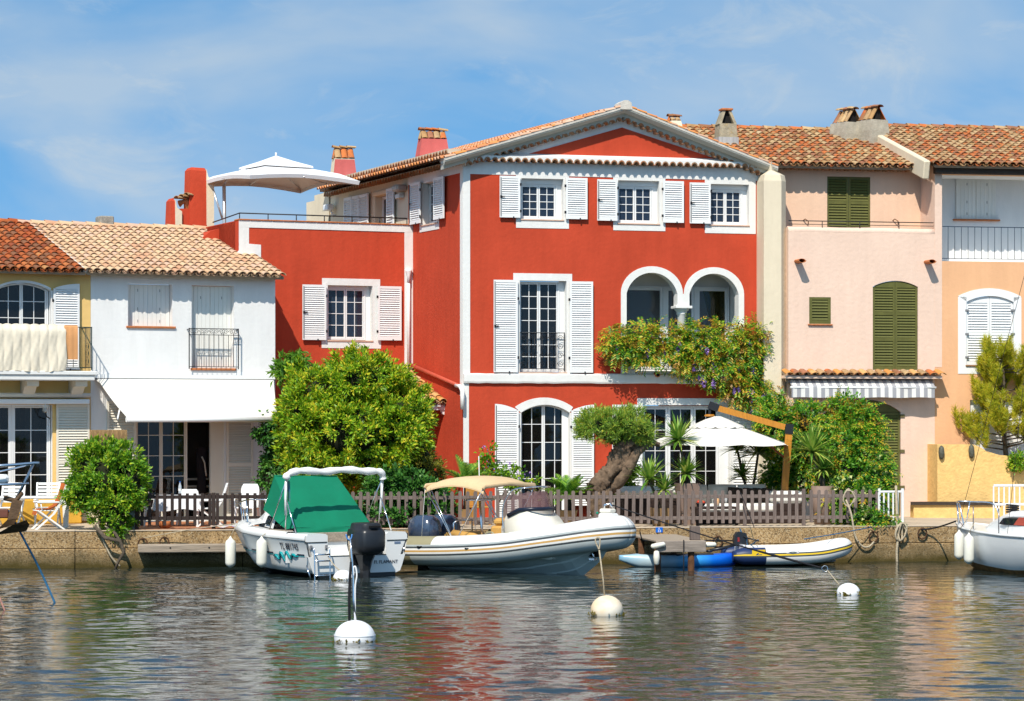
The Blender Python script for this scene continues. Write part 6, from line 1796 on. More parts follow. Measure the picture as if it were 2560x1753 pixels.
    bl = [ell(1510,1060,66,36,Y,.75), ell(1560,1052,62,34,Y,.75), ell(1600,1078,38,32,Y,.5), ell(1468,1070,32,24,Y,.5), ell(1545,1085,45,20,Y,.6), ell(1618,1095,22,18,Y,.3)]
    bl = [(x-off, r_) for x, r_ in bl]
    crown_obj('crown', [leaf_cloud(bl, 22000, .085, 9, clump=420, spread=.11, aspect=.17, up=.75, radiate=.9)], [L_OLIVE], t)
    core_obj(bl, COREDARK, t, f=.5)
    # wisteria over the loggia and down the pier
    Yw = 70.2
    def vine(px, py, rx, rz, Y=None, ry=.32):
        if Y is None:
            x = fg.sx(px, .35); Y = fg.world(x, 0, .35).y
        return ell(px, py, rx, rz, Y, ry)
    bl = [vine(1560,860,42,38), vine(1610,850,45,36), vine(1660,855,50,40), vine(1700,880,38,42), vine(1745,855,50,40), vine(1800,855,55,40), vine(1855,855,48,40), vine(1890,850,26,36), vine(1535,855,20,26), vine(1620,890,40,20), vine(1775,905,48,34), vine(1815,925,42,34), vine(1868,895,30,34), vine(1848,965,38,34), vine(1888,975,36,30), vine(1905,1010,34,24), vine(1765,940,18,14), vine(1725,905,22,16)]
    base = W(1915, 1290, 70.6); base.z = .87
    t = thing('wisteria', 'wisteria with bronze young leaves and lilac flowers hanging over the twin-arched loggia', 'wisteria', base)
    off = np.array(base); bl2 = [(x-off, r_) for x, r_ in bl]
    crown_obj('foliage', [leaf_cloud(bl2, 7000, .12, 10, clump=300, spread=.16, aspect=.36, droop=.35, up=.2, shell=.7), pinnate(bl2, 950, .34, 12, .10), pinnate(bl2, 260, .30, 13, .10)], [L_WIST, L_WIST, L_WISTO], t)
    def stemq(px, py, d=.15):
        x = fg.sx(px, d); return fg.world(x, 0, d) * 1.0
    def sp(px, py, d=.15):
        x, z = fg.P(px, py, d); return fg.world(x, z, d) - base
    for pts in ([(1905,1290),(1900,1100),(1880,980),(1830,930),(1760,890),(1650,870),(1550,860)],[(1880,980),(1890,900),(1880,850)],[(1830,930),(1720,880),(1600,880)]):
        MB().tube([sp(a, c) for a, c in pts], [.05-.035*i/len(pts) for i in range(len(pts))], 7).build('stem', BARKD, t)
    rf = random.Random(6)
    for k in range(30):
        b_ = rf.choice(bl2); d = Vector((rf.uniform(-.9,.9), -1, rf.uniform(-.9,.3)))
        p = Vector(b_[0]) + Vector((d.x*b_[1][0], d.y*b_[1][1]*1.05, d.z*b_[1][2]))
        L = rf.uniform(.12,.3)
        v, q_ = leaf_cloud([(np.array(p)+np.array([0,0,-L/2]), np.array([.035,.035,L/2]))], 60, .055, 100+k, clump=14, spread=.03, aspect=.8)
        crown_obj('flower_cluster', [(v,q_)], [LILAC], t)
    # great mixed ivy bank at the right end of the garden
    Y = 67.3
    bl = [ell(1960,1060,60,50,69.0,.5), ell(2030,1060,60,42,68.6,.5), ell(2105,1040,62,48,68.2,.6), ell(2145,1070,58,52,67.8,.6), ell(2120,1110,75,60,67.4,.6), ell(2168,1130,46,58,67.4,.5), ell(2135,1190,82,65,67.0,.6), ell(2185,1200,36,58,66.8,.4), ell(2110,1250,60,50,66.6,.5), ell(2172,1262,46,45,66.2,.5), ell(2010,1120,70,60,69.0,.5), ell(1985,1190,80,55,69.0,.5), ell(1930,1020,35,30,69.6,.4), ell(2215,1300,28,22,65.6,.25), ell(2160,1300,34,24,65.6,.25), ell(1935,1090,30,50,69.4,.4)]
    base = W(2120, 1300, 66.6); base.z = .87
    off = np.array(base); bl2 = [(x-off, r_) for x, r_ in bl]
    t = thing('ivy_bank', 'tall bank of mixed green, bronze and cream-edged ivy hiding the olive garden door', 'ivy', base)
    crown_obj('foliage', [leaf_cloud(bl2, 17000, .115, 14, clump=520, spread=.17, aspect=.42, droop=.3, up=.2), pinnate(bl2, 900, .30, 17, .09), leaf_cloud(bl2[:4], 2600, .10, 15, clump=130, spread=.16, aspect=.36, up=.4), leaf_cloud(bl2[6:], 9000, .10, 16, clump=260, spread=.15, aspect=.75, droop=.4, up=.1)], [L_IVYG, L_WIST, L_WISTO, L_IVYV], t)
    core_obj(bl2, COREDARK, t, f=.5)
    for a, c in ((2100,2110),(2180,2160)):
        MB().tube([W(a,1310,66.9)-base, W(a+8,1180,67.2)-base, W(c,1060,68.0)-base], [.06,.045,.02], 7).build('stem', BARKD, t)
    # young pine behind the yellow wall
    Y = 71.75
    b = W(2512, 1180, Y); b.z = .9
    t = thing('pine_tree', 'young yellow-green pine standing behind the yellow garden wall', 'pine tree', b)
    tip = W(2508, 880, Y) - b; foot = Vector((0,0,0)); base_pt = W(2515,1140,Y)-b
    MB().tube([foot, base_pt, W(2506,1040,Y)-b, W(2510,960,Y)-b, tip], [.09,.07,.05,.035,.012], 8).build('trunk', BARK, t)
    rp = random.Random(21); ends = []
    for k in range(54):
        f_ = rp.uniform(.02,.97); st = base_pt.lerp(tip, f_)
        az = rp.uniform(0, 6.283); L = (1.05-f_*.75)*rp.uniform(1.0,1.75)
        dr = Vector((math.cos(az)*1.1, math.sin(az)*.8, rp.uniform(.1,.35))).normalized()
        p1 = st + dr*L*.5 + Vector((0,0,-.03)); p2 = st + dr*L*.82 + Vector((0,0,.22*L)); p3 = p2 + Vector((dr.x*.1,dr.y*.1,.30))
        MB().tube([st, p1, p2, p3], [.024,.018,.012,.006], 5).build('branch', BARK, t)
        ends += [(p1.lerp(p2,.4), .16), (p2, .20), (p3, .20), (p1.lerp(p2,.75),.18), (p2.lerp(p3,.5), .2)]
        for j in range(3):
            o = p1.lerp(p2, rp.random()) ; e = o + Vector((rp.uniform(-.3,.3), rp.uniform(-.3,.3), rp.uniform(.1,.35)))
            ends += [(e,.18), (o.lerp(e,.6),.16)]
    ends.append((tip,.2)); ends.append((tip+Vector((0,0,-.2)),.2))
    r = np.random.default_rng(8); V = []; Q = []
    c = np.array([list(e[0]) for e in ends]); m_ = 74
    n_ = len(c)*m_; ci = np.repeat(np.arange(len(c)), m_)
    d = r.normal(size=(n_,3)); d[:,2] = np.abs(d[:,2])*.9+.55; d /= np.linalg.norm(d,axis=1)[:,None]
    p = c[ci] + np.stack([r.normal(0,.02,n_), r.normal(0,.02,n_), r.uniform(-.16,.10,n_)],1)
    s = np.cross(d, r.normal(size=(n_,3))); s /= np.linalg.norm(s,axis=1)[:,None]
    Ln = r.uniform(.09,.17,n_)[:,None]; wv = s*.0075
    V = np.stack([p-wv, p+wv, p+d*Ln+wv*.3, p+d*Ln-wv*.3], 1).reshape(-1,3)
    crown_obj('needles', [(V, np.arange(n_*4).reshape(n_,4))], [L_PINE], t)
    # low dark plant at the pine's foot
    bl = [ell(2545,1155,26,18,71.2,.2)]
    bb = W(2545,1180,71.2); bb.z = .9
    shrub('low_shrub', 'small dark shrub at the foot of the pine on the garden wall', bl, 900, .09, L_ROUND, 66, bb, None, cat='shrub', core=False, clump=50, spread=.1, aspect=.4)
plants_b()
# ---------------------------------------------------------------- boats and things afloat
GEL = mat('white_gelcoat', (.78,.78,.76), rough=.22, var=.03, spec=.5, dirt=.12, dirtcol=(.6,.58,.5), ds=2)
GELC = mat('cream_gelcoat', (.76,.72,.62), rough=.25, var=.03, spec=.5)
BOOT = mat('black_boot_top', (.01,.011,.013), rough=.35, var=.3, spec=.5)
NAVY = mat('navy_rubber', (.012,.03,.10), rough=.45, var=.1, spec=.4)
TEAL = mat('teal_print', (.0,.28,.30), rough=.4, var=.1)
INK = mat('dark_ink', (.012,.014,.03), rough=.5, var=.1)
CANVG = mat('green_canvas', (.0,.165,.085), rough=.85, var=.12, vs=2, bump=.25, bs=5, dirt=.12, dirtcol=(.05,.3,.2))
CANVT = mat('tan_canvas', (.64,.46,.26), rough=.9, var=.08, vs=3, bump=.2, bs=8)
TANV = mat('tan_vinyl', (.56,.31,.08), rough=.45, var=.08, spec=.4)
RUBW = mat('white_hypalon', (.74,.73,.70), rough=.42, var=.05, spec=.35, dirt=.15, dirtcol=(.55,.52,.45), ds=2)
RUBG = mat('grey_hypalon', (.58,.62,.60), rough=.40, var=.08, spec=.4, dirt=.12, dirtcol=(.42,.44,.40), ds=2)
RUBK = mat('khaki_hypalon', (.30,.27,.16), rough=.5, var=.08)
GOLD = mat('gold_strake', (.55,.32,.10), rough=.5, var=.1)
CHAR = mat('charcoal_rubber', (.05,.06,.065), rough=.5, var=.1)
YEL = mat('yellow_stripe', (.75,.50,.02), rough=.5, var=.1)
FEND = mat('white_fender_vinyl', (.78,.76,.66), rough=.4, var=.05, dirt=.2, dirtcol=(.5,.45,.3), ds=4)
ROPEW = mat('pale_rope', (.48,.40,.28), rough=1, var=.3, vs=30, bump=.8, bs=60)
ROPEB = mat('black_rope', (.015,.015,.018), rough=.9, var=.3, vs=30, bump=.8, bs=60)
ROPEBL = mat('blue_rope', (.02,.12,.24), rough=.9, var=.4, vs=30, bump=.8, bs=60)
def text(body, size, M, m, parent, name='lettering', ext=.002, shear=0, align='LEFT', sx=1.0):
    cu = bpy.data.curves.new(name, 'FONT'); cu.body = body; cu.size = size; cu.extrude = ext; cu.shear = shear; cu.align_x = align
    cu.materials.append(m)
    tmp = bpy.data.objects.new('tmp', cu); col.objects.link(tmp)
    bpy.context.view_layer.update()
    me = bpy.data.meshes.new_from_object(tmp.evaluated_get(bpy.context.evaluated_depsgraph_get()))
    bpy.data.objects.remove(tmp); me.materials.clear(); me.materials.append(m)
    o = bpy.data.objects.new(name, me); col.objects.link(o)
    o.parent = parent; o.matrix_local = M @ Matrix.Diagonal((sx,1,1,1))
    return o
def basis(o, x, y):
    """matrix with local x and y axes along the given vectors"""
    x = Vector(x).normalized(); z = x.cross(Vector(y)).normalized(); y = z.cross(x)
    return Matrix(((x.x,y.x,z.x,o[0]),(x.y,y.y,z.y,o[1]),(x.z,y.z,z.z,o[2]),(0,0,0,1)))
def catmull(pts, k=8):
    pts = [Vector(p) for p in pts]; out = []
    for i in range(len(pts)-1):
        p0, p1, p2, p3 = pts[max(0,i-1)], pts[i], pts[i+1], pts[min(len(pts)-1,i+2)]
        for j in range(k):
            t = j/k
            out.append(.5*((2*p1)+(p2-p0)*t+(2*p0-5*p1+4*p2-p3)*t*t+(3*p1-p0-3*p2+p3)*t**3))
    out.append(pts[-1]); return out
def sag(a, b, s=.1, n=12):
    a, b = Vector(a), Vector(b)
    return [a.lerp(b, i/n) - Vector((0,0,s*math.sin(math.pi*i/n))) for i in range(n+1)]
def fender(t, p, L=.55, r=.11, name='fender', top=None, m=None):
    prof = [(.02,-L*.5-.03),(r*.5,-L*.5),(r*.86,-L*.5+.035),(r,-L*.5+.09),(r,L*.5-.09),(r*.86,L*.5-.035),(r*.5,L*.5),(.025,L*.5+.04),(.012,L*.5+.07)]
    f = MB().lathe(prof, 14, c=p).build(name, m or FEND, t)
    if top is not None: MB().tube([(p[0],p[1],p[2]+L*.5+.06), top], .009, 5).build('fender_line', ROPEW, f)
    return f
def lerp_tab(tab, x):
    for (a, va), (b, vb) in zip(tab[:-1], tab[1:]):
        if x <= b:
            t = (x-a)/(b-a); t = t*t*(3-2*t)*.35 + t*.65
            return va+(vb-va)*t
    return tab[-1][1]

def motorboat():
    C = (-3.42, 59.15, 0); rz = math.atan2(.819, -.574)
    t = thing('motorboat', 'white motorboat with green cockpit cover and black outboard, moored stern-out', 'motorboat', C, rz)
    B = [(0,1.24),(1.5,1.30),(2.8,1.22),(3.6,1.0),(4.2,.58),(4.5,.14)]
    S = [(0,.94),(2,.98),(3.5,1.06),(4.5,1.14)]
    K = [(0,-.22),(3.0,-.2),(3.9,.05),(4.4,.55),(4.5,.9)]
    Cz = [(0,.10),(2.5,.14),(3.8,.42),(4.5,1.0)]
    xs = [4.5*i/30 for i in range(31)]
    for sg, nm in ((1,'port'),(-1,'starboard')): pass
    mb = MB(); rows = []
    for x in xs:
        b = lerp_tab(B,x); s_ = lerp_tab(S,x); k = lerp_tab(K,x); c = lerp_tab(Cz,x); cb = b*(.84-.25*(x/4.5)**2)
        c = min(c, s_-.1); k = min(k, c-.04)
        half = [(0,k),(cb*.55,k+(c-k)*.45),(cb,max(c,k+.02)),(cb+(b-cb)*.25,c+(s_-c)*.16),(cb+(b-cb)*.62,c+(s_-c)*.52),(b-.03,s_-.16),(b-.01,s_-.135),(b,s_-.12),(b,s_-.02),(b-.03,s_)]
        rows.append([(x,y,z) for y, z in half[::-1]] + [(x,-y,z) for y, z in half[1:]])
    n = len(rows[0]); vs = [p for r_ in rows for p in r_]; fs = [(i*n+k, i*n+k+1, (i+1)*n+k+1, (i+1)*n+k) for i in range(30) for k in range(n-1)]
    hull = MB(); hull.add(vs, fs, 0, True)
    hull.m = [1 if max(vs[v][2] for v in f) < .2 and (f[0] % n) in (7,8,9,10) else 0 for f in fs]
    # black rubbing strake row
    for i, f in enumerate(fs):
        if f[0] % n in (2, 16-0): hull.m[i] = 2
    h = hull.build('hull', [GEL, BOOT, CHAR], t)
    # transom with the engine well cut low in the middle
    y1 = 1.22
    tr = MB()
    tr.xz([], 0, 0) if False else None
    outer = [(rows[0][k][1], rows[0][k][2]) for k in range(n)]
    low = [(p[0], min(p[1], .46)) for p in outer]
    tr.prism(low, lambda y, z: (-.004,y,z), lambda y, z: (.05,y,z))
    tb = tr.build('transom', GEL, t)
    MB().box((-.008,-.92,-.2),(-.004,.92,.075)).build('boot_stripe', BOOT, tb)
    for sg in (-1,1):
        q = MB().yz([(sg*y_, z_) for y_, z_ in ((.70,.40),(1.03,.40),(1.10,.60),(1.18,.79),(1.215,.80),(1.215,.90),(1.17,.96),(.75,.96),(.70,.92))], -.003, .85)
        q.build('quarter_locker', GEL, t)
        MB().box((-.012,sg*.72,.765),(.05,sg*1.22,.79)).build('rubbing_strake', CHAR, tb)
    MB().box((-.01,-.70,.455),(.02,.70,.475)).build('rubbing_strake', CHAR, tb)
    MB().box((.05,-.75,.30),(.85,.75,.42)).build('engine_well', GEL, t)
    MB().box((.85,-1.2,.30),(.90,1.2,.80)).build('bulkhead', GEL, t)
    MB().bbox((.80,-.95,.74),(.86,.72,.95), .012).build('seat_plank', WOODH, t)
    # side decks, foredeck, coaming, cockpit floor
    MB().box((.9,-.95,.25),(2.7,.95,.30)).build('cockpit_floor', GEL, t)
    for sg in (-1,1):
        dk = MB(); ra = []
        for x in [.84+1.9*i/10 for i in range(11)]:
            b = lerp_tab(B,x); s_ = lerp_tab(S,x); ra.append([(x,sg*(b-.02),s_-.01),(x,sg*(b-.10),s_+.03),(x,sg*(b-.30),s_+.03),(x,sg*(b-.32),s_-.5)])
        dk.loft(ra, closed=False, smooth=False); dk.build('side_deck', GEL, t)
        MB().box((.95,sg*(1.08)-.08,.985),(2.0,sg*1.08+.08,1.01)).build('teak_tread', WOODH, t)
    fd = MB(); rings = []
    for x in [2.65+1.84*i/14 for i in range(15)]:
        b = lerp_tab(B,x)-.015; s_ = lerp_tab(S,x); rings.append([(x,b*math.cos(math.pi*j/10),s_-.02+.16*math.sin(math.pi*j/10)*(min(1,(4.6-x)/1.2))) for j in range(11)])
    fd.loft(rings, closed=False); fd.build('foredeck', GEL, t)
    cab = MB()
    cab.loft([[(2.2,.8,1.0),(2.2,.7,1.32),(2.2,-.7,1.32),(2.2,-.8,1.0)],[(2.9,.72,1.05),(2.9,.6,1.36),(2.9,-.6,1.36),(2.9,-.72,1.05)],[(3.7,.45,1.1),(3.65,.35,1.2),(3.65,-.35,1.2),(3.7,-.45,1.1)]], closed=False, smooth=False)
    cb_ = cab.build('cabin', GEL, t)
    MB().add([(2.35,.80,1.08),(2.62,.775,1.10),(2.62,.70,1.28),(2.35,.73,1.27)], [(0,1,2,3)]).build('cabin_window', GLASS, cb_)
    # green cover: sloping panel, sides and front
    zt = 2.16
    mb = MB()
    def grid(a, b, c, d, k=10, bulge=.05, sg=1):
        a, b, c, d = map(Vector, (a,b,c,d)); vs = []
        nrm = (b-a).cross(d-a).normalized()
        for j in range(k+1):
            for i in range(k+1):
                u, v = i/k, j/k
                p = a.lerp(b,u).lerp(d.lerp(c,u), v) + nrm*sg*(bulge*math.sin(math.pi*u)*math.sin(math.pi*v) + .010*math.sin(9*u+5*v))
                vs.append(p)
        w = k+1; mb.add(vs, [(j*w+i, j*w+i+1, (j+1)*w+i+1, (j+1)*w+i) for j in range(k) for i in range(k)], 0, True)
    grid((2.3,.72,zt+.03),(2.2,-.76,zt),(.92,-.9,1.06),(1.05,.88,1.06), bulge=-.05)
    grid((2.3,.72,zt+.03),(1.05,.88,1.06),(1.3,.98,1.02),(2.55,.84,1.42), bulge=.03)
    grid((2.2,-.76,zt),(.92,-.9,1.06),(1.2,-1.0,1.02),(2.5,-.86,1.42), bulge=-.03)
    grid((2.3,.72,zt+.03),(2.2,-.76,zt),(2.5,-.86,1.42),(2.55,.84,1.42), bulge=.03)
    grid((1.05,.88,1.065),(.92,-.9,1.065),(.86,-.9,.93),(.98,.9,.93), bulge=0)
    cov = mb.build('cockpit_cover', CANVG, t)
    MB().tube([(2.3,.72,zt+.035),(2.25,0,zt+.01),(2.2,-.76,zt+.005)], .016, 6).build('cover_seam', CANVG, cov)
    # folded bimini on its frame
    zb = 2.30
    pts = catmull([(.95,1.17,zb-.16),(.92,1.1,zb-.03),(.9,.8,zb+.03),(.9,.3,zb+.0),(.88,-.2,zb+.04),(.88,-.7,zb+.0),(.9,-1.08,zb-.02),(.93,-1.17,zb-.18)], 6)
    rb = random.Random(3)
    bm = MB().tube(pts, [.05+.03*abs(math.sin(i*.55))+rb.uniform(0,.012) for i in range(len(pts))], 10).build('folded_bimini', FABRICW, t)
    for sg in (1,-1):
        for (x0, z0) in ((1.05,1.0),(1.75,1.02),(.55,.97)):
            MB().tube([(x0,sg*1.12,z0),(.93,sg*1.16,zb-.16)] if x0 != .55 else [(x0,sg*1.15,z0),(.98,sg*1.14,1.72)], .014, 6).build('frame_tube', CHROME, bm)
        MB().tube([(1.0,sg*1.14,1.35),(.97,sg*1.16,1.75),(.95,sg*1.16,zb-.18)], .028, 6).build('rolled_strap', FABRICW, bm)
    MB().xz([(1.0,1.62),(1.12,1.70),(1.12,2.12),(1.02,2.1)], 1.03, 1.05).build('blue_pennant', mat('blue_flag', (.02,.05,.35), c2=(.10,.35,.02), vs=2.5, var=.1), bm)
    # bow rail
    for sg in (1,-1):
        zz = 1.12
        rl = catmull([(2.75,sg*1.12,zz),(2.85,sg*1.10,zz+.26),(3.3,sg*.98,zz+.34),(3.9,sg*.72,zz+.42),(4.45,sg*.25,zz+.46),(4.55,0,zz+.46)], 5)
        b_ = MB().tube(rl, .016, 6).build('bow_rail', CHROME, t)
        for (x, y, zt_) in ((3.3,.95,.34),(3.9,.70,.42),(4.35,.32,.455)): MB().tube([(x-.08,sg*(y-.02),zz-.05),(x,sg*y,zz+zt_)], .014, 6).build('stanchion', CHROME, b_)
    MB().tube([(1.9,-1.1,1.0),(1.9,-1.1,1.22),(2.0,-1.1,1.28),(2.7,-1.05,1.36)], .016, 6).build('hand_rail', CHROME, t)
    # outboard
    e = MB()
    def rr(x0,x1,y,z): 
        k=.08; return [(x0+k,-y,z),(x1-k,-y,z),(x1,-y+k,z),(x1,y-k,z),(x1-k,y,z),(x0+k,y,z),(x0,y-k,z),(x0,-y+k,z)]
    e.loft([rr(-.62,-.06,.20,.50),rr(-.74,-.02,.27,.58),rr(-.76,.0,.285,.70),rr(-.76,.0,.285,.98),rr(-.73,-.02,.265,1.06),rr(-.70,-.05,.24,1.07),rr(-.69,-.06,.22,1.18),rr(-.66,-.1,.20,1.20)], cap0=True, cap1=True, smooth=True)
    eng = e.build('outboard_engine', BLACKP, t)
    MB().loft([rr(-.60,-.1,.16,.52),rr(-.52,-.14,.12,.36),rr(-.48,-.18,.085,.15),rr(-.46,-.2,.075,-.5)], smooth=False, cap1=True).build('engine_leg', BLACKP, eng)
    MB().box((-.12,-.16,.25),(.06,.16,.62)).build('clamp_bracket', BLACKP, eng)
    MB().box((-.772,-.12,1.105),(-.70,.12,1.145)).build('air_scoop', mat('dull_black', (.006,.006,.007), rough=.9), eng)
    # boarding ladder on the port quarter
    ld = MB(); yL = (1.10,.74)
    for y in yL: ld.tube(catmull([(-.02,y,.66),(-.12,y,.66),(-.16,y,.55),(-.18,y,.0),(-.18,y,-.08)], 4), .016, 6)
    lad = ld.build('boarding_ladder', CHROME, t)
    for z in (.52,.38,.06): MB().tube([(-.17,yL[0],z),(-.17,yL[1],z)], .020, 6).build('rung', CHROME, lad)
    MB().tube([(-.01,1.20,.28),(-.14,1.18,.0)], .016, 6).build('ladder_strut', CHROME, lad)
    for y in yL: MB().bbox((-.03,y-.03,.62),(.0,y+.03,.72), .008).build('ladder_pad', mat('grey_metal', (.22,.22,.23)), lad)
    for (y, z) in ((-.62,.56),(-.48,.52)): MB().lathe([(.05,0),(.06,.08),(.02,.1)], 8, c=(.1,y,z-.1)).build('cable_boot', BLACKP, t)
    # name, number, graphics
    M = basis((-.016,-.40,.27),(0,-1,0),(0,0,1))
    text('Fl. FLAMANT', .105, M, INK, tb, sx=.98)
    def side_pt(x, z):   # port hull side
        b = lerp_tab(B,x); s_ = lerp_tab(S,x); c = lerp_tab(Cz,x); cb = b*(.84-.25*(x/4.5)**2)
        f = (z-c)/(s_-.16-c); return Vector((x, cb+(b-.03-cb)*(f**.8)+.012, z))
    a, b_ = side_pt(1.08,.60), side_pt(.25,.60); u = side_pt(.66,.74)-side_pt(.66,.46)
    text('TL 881745', .215, basis(a+Vector((0,.004,0)), b_-a, u), INK, h, sx=.80)
    st = MB()
    for (x0, x1, dz, w, mi) in ((.15,3.6,.0,.016,1),(2.9,3.35,.025,.03,0),(2.0,2.6,.025,.03,0),(1.45,1.9,.025,.03,0),(.15,.45,.025,.03,0)):
        ps = [side_pt(x0+(x1-x0)*i/8, .46+.05*((x0+(x1-x0)*i/8)/3.6)**2+dz) for i in range(9)]
        for p, q in zip(ps[:-1], ps[1:]): st.add([p,q,q+Vector((0,.004,w)),p+Vector((0,.004,w))], [(0,1,2,3)], mi)
    stuff(st.build('hull_stripe', [INK, TEAL], h))
    for mi, mm, dx in ((0,TEAL,0),(1,INK,.03)):
        ps = [side_pt(1.42-1.0*i/26+dx, .42+.11*math.sin(i*.95)*math.exp(-((i-12)/9)**2)+.002*i) + Vector((0,.006+.002*mi,.015*mi)) for i in range(27)]
        MB().tube(ps, [.012+.018*abs(math.sin(i*.5)) for i in range(27)] if not mi else .011, 6).build('painted_flourish', mm, h)
    MB().box((-.012,-1.05,.70),(-.003,-.90,.745)).build('plate', mat('blue_grey_plate', (.15,.2,.3), rough=.4), tb)
    MB().tube([(-.01,-1.12,.60),(-.03,-1.12,.60),(-.03,-1.12,.53)], .022, 6).build('drain_fitting', CHROME, tb)
    fender(t, (3.35,1.22,.42), .62, .115, top=(3.3,1.05,1.15)); fender(t, (1.62,1.38,.50), .60, .115, top=(1.6,1.2,1.0))
    return t
motorboat().scale.y = 1.08

def tube_bands(path, rad, out_side, n=48, mats_of=None):
    """inflatable tube with colour bands set by angle; path points with .y sign giving the outward side"""
    mb = MB(); pts = [Vector(p) for p in path]; m = len(pts); vs = []; prevo = None
    for i, p in enumerate(pts):
        t = (pts[min(i+1,m-1)]-pts[max(0,i-1)]).normalized()
        o = Vector((t.y,-t.x,0))*out_side; o.normalize(); u = o.cross(t)
        if u.z < 0: u = -u
        r = rad[i] if hasattr(rad,'__len__') else rad
        for k in range(n):
            a = 2*math.pi*(k-.5)/n; vs.append(p + (o*math.cos(a)+u*math.sin(a))*r)
    fs = []; mi = []
    for i in range(m-1):
        for k in range(n):
            fs.append((i*n+k, i*n+(k+1)%n, (i+1)*n+(k+1)%n, (i+1)*n+k)); mi.append(mats_of(k if k <= n//2 else k-n, i/(m-1)))
    mb.add(vs, fs, 0, True); mb.m = mi
    for e in (0, m-1): mb.f.append(tuple(e*n+k for k in range(n))); mb.m.append(mats_of(10,e/(m-1))); mb.sm.append(False)
    return mb
def rib():
    d = Vector((.79,-.613,0)).normalized(); Bw = Vector((2.42,59.2,0)); L = 5.95
    st = Bw - d*L
    t = thing('inflatable_boat', 'large rigid inflatable boat with tan canopy and twin outboards, bow to the open water', 'inflatable boat', st, math.atan2(d.y,d.x))
    ctrl = [(.10,.92,.44),(.9,.94,.45),(2.2,.96,.50),(3.5,.95,.60),(4.6,.82,.76),(5.4,.50,.90),(5.78,.16,.96),(5.83,0,.965)]
    half = catmull(ctrl, 8)
    r_of = lambda x: .335 if x < 4.5 else .335+.03*(x-4.5)
    stb = [Vector((p.x,-p.y,p.z)) for p in half]; port = [Vector((p.x,p.y,p.z)) for p in half]
    full = stb + port[::-1][1:]
    def mo(k, f):
        along = abs(f-.5)*2     # 0 bow .. 1 stern
        if k in (2,): return 3
        if k in (1,-1): return 0
        if k == 0: return 2
        if k in (-2,): return 3
        if k in (3,): return 4
        if k in (-3,): return 1 if along < .86 else 5
        if k > 3 and k < 22: return 5 if along > .80 else 0
        return 5 if along > .86 else 1
    mb = tube_bands(full, [r_of(p.x) for p in full], 1, 48, mo)
    mb.build('inflatable_tube', [RUBW, RUBG, GOLD, CHAR, mat('mid_grey_rubber', (.35,.38,.38), rough=.5), RUBK], t)
    # hull
    HG = mat('grey_gelcoat', (.62,.68,.64), rough=.3, var=.06, spec=.5, dirt=.2, dirtcol=(.5,.53,.48), ds=3)
    rows = []; tab_k = [(0,-.28),(3.5,-.25),(4.8,-.08),(5.5,.28),(5.85,.72)]; tab_c = [(0,.20),(3,.24),(4.6,.44),(5.85,.76)]; tab_b = [(0,.86),(3.6,.86),(4.7,.66),(5.4,.36),(5.85,.05)]
    for i in range(25):
        x = .9+4.75*i/24; xx = 5.85*i/24; k, c, b = lerp_tab(tab_k,xx), lerp_tab(tab_c,xx), lerp_tab(tab_b,xx)
        hs = [(0,k),(b*.34,k+(c-k)*.30),(b*.37,k+(c-k)*.36),(b*.66,k+(c-k)*.66),(b*.69,k+(c-k)*.73),(b,c),(b+.04,c+.05),(b,c+.26)]
        rows.append([(x,y,z) for y, z in hs[::-1]] + [(x,-y,z) for y, z in hs[1:]])
    n = len(rows[0]); vs = [p for r_ in rows for p in r_]; fs = [(i*n+k, i*n+k+1, (i+1)*n+k+1, (i+1)*n+k) for i in range(24) for k in range(n-1)]
    hb = MB(); hb.add(vs, fs, 0, False)
    h = hb.build('hull', [HG], t)
    MB().prism([(p[1],p[2]) for p in rows[0]], lambda y, z: (.89,y,z), lambda y, z: (.96,y,z)).build('transom', GELC, t)
    # anchor roller recess and bow fitting
    bf = MB().bbox((5.60,-.16,1.16),(5.98,.16,1.34), .04).build('bow_step', RUBW, t)
    MB().bbox((5.62,-.13,1.34),(5.92,.13,1.44), .03).build('bow_pad', GELC, bf)
    MB().tube([(5.72,-.05,1.44),(5.72,-.05,1.52),(5.80,.05,1.55),(5.86,.05,1.47)], .025, 6).build('bow_cleat', CHROME, bf)
    MB().lathe([(.02,-.02),(.035,0),(.02,.03)], 8, c=(5.62,-.18,1.34)).build('green_light', mat('green_lens', (.0,.2,.12), rough=.2), bf)
    MB().box((5.38,-.22,.42),(5.62,-.12,.60)).build('anchor_locker', DARK, h)
    an = MB().tube([(5.40,-.34,.66),(5.62,-.36,.52),(5.66,-.36,.40)], .022, 6).build('bow_eye', CHROME, h)
    MB().box((5.58,-.44,.36),(5.72,-.30,.40)).build('anchor_plate', CHROME, an)
    # deck and furniture
    MB().box((.1,-.76,.36),(4.6,.76,.42)).build('deck', GELC, t)
    con = MB(); 
    con.loft([[(2.62,.48,.42),(2.6,.48,1.02),(2.75,.46,1.34),(2.75,-.46,1.34),(2.6,-.48,1.02),(2.62,-.48,.42)],[(3.5,.50,.42),(3.48,.50,1.02),(3.30,.46,1.42),(3.30,-.46,1.42),(3.48,-.50,1.02),(3.5,-.50,.42)],[(3.9,.42,.42),(3.84,.42,.98),(3.62,.36,1.26),(3.62,-.36,1.26),(3.84,-.42,.98),(3.9,-.42,.42)],[(4.05,.3,.42),(4.0,.3,.86),(3.86,.26,1.06),(3.86,-.26,1.06),(4.0,-.3,.86),(4.05,-.3,.42)]], closed=False, cap0=True, cap1=True)
    c = con.build('console', GELC, t)
    MB().lathe([(.24,-.02),(.24,.10),(.18,.14)], 16, c=(4.12,-.12,.72)).build('console_seat', TANV, c)
    ws = MB(); SM = clear_glass('smoked_screen', (.16,.08,.08), .55, .03); rings = []
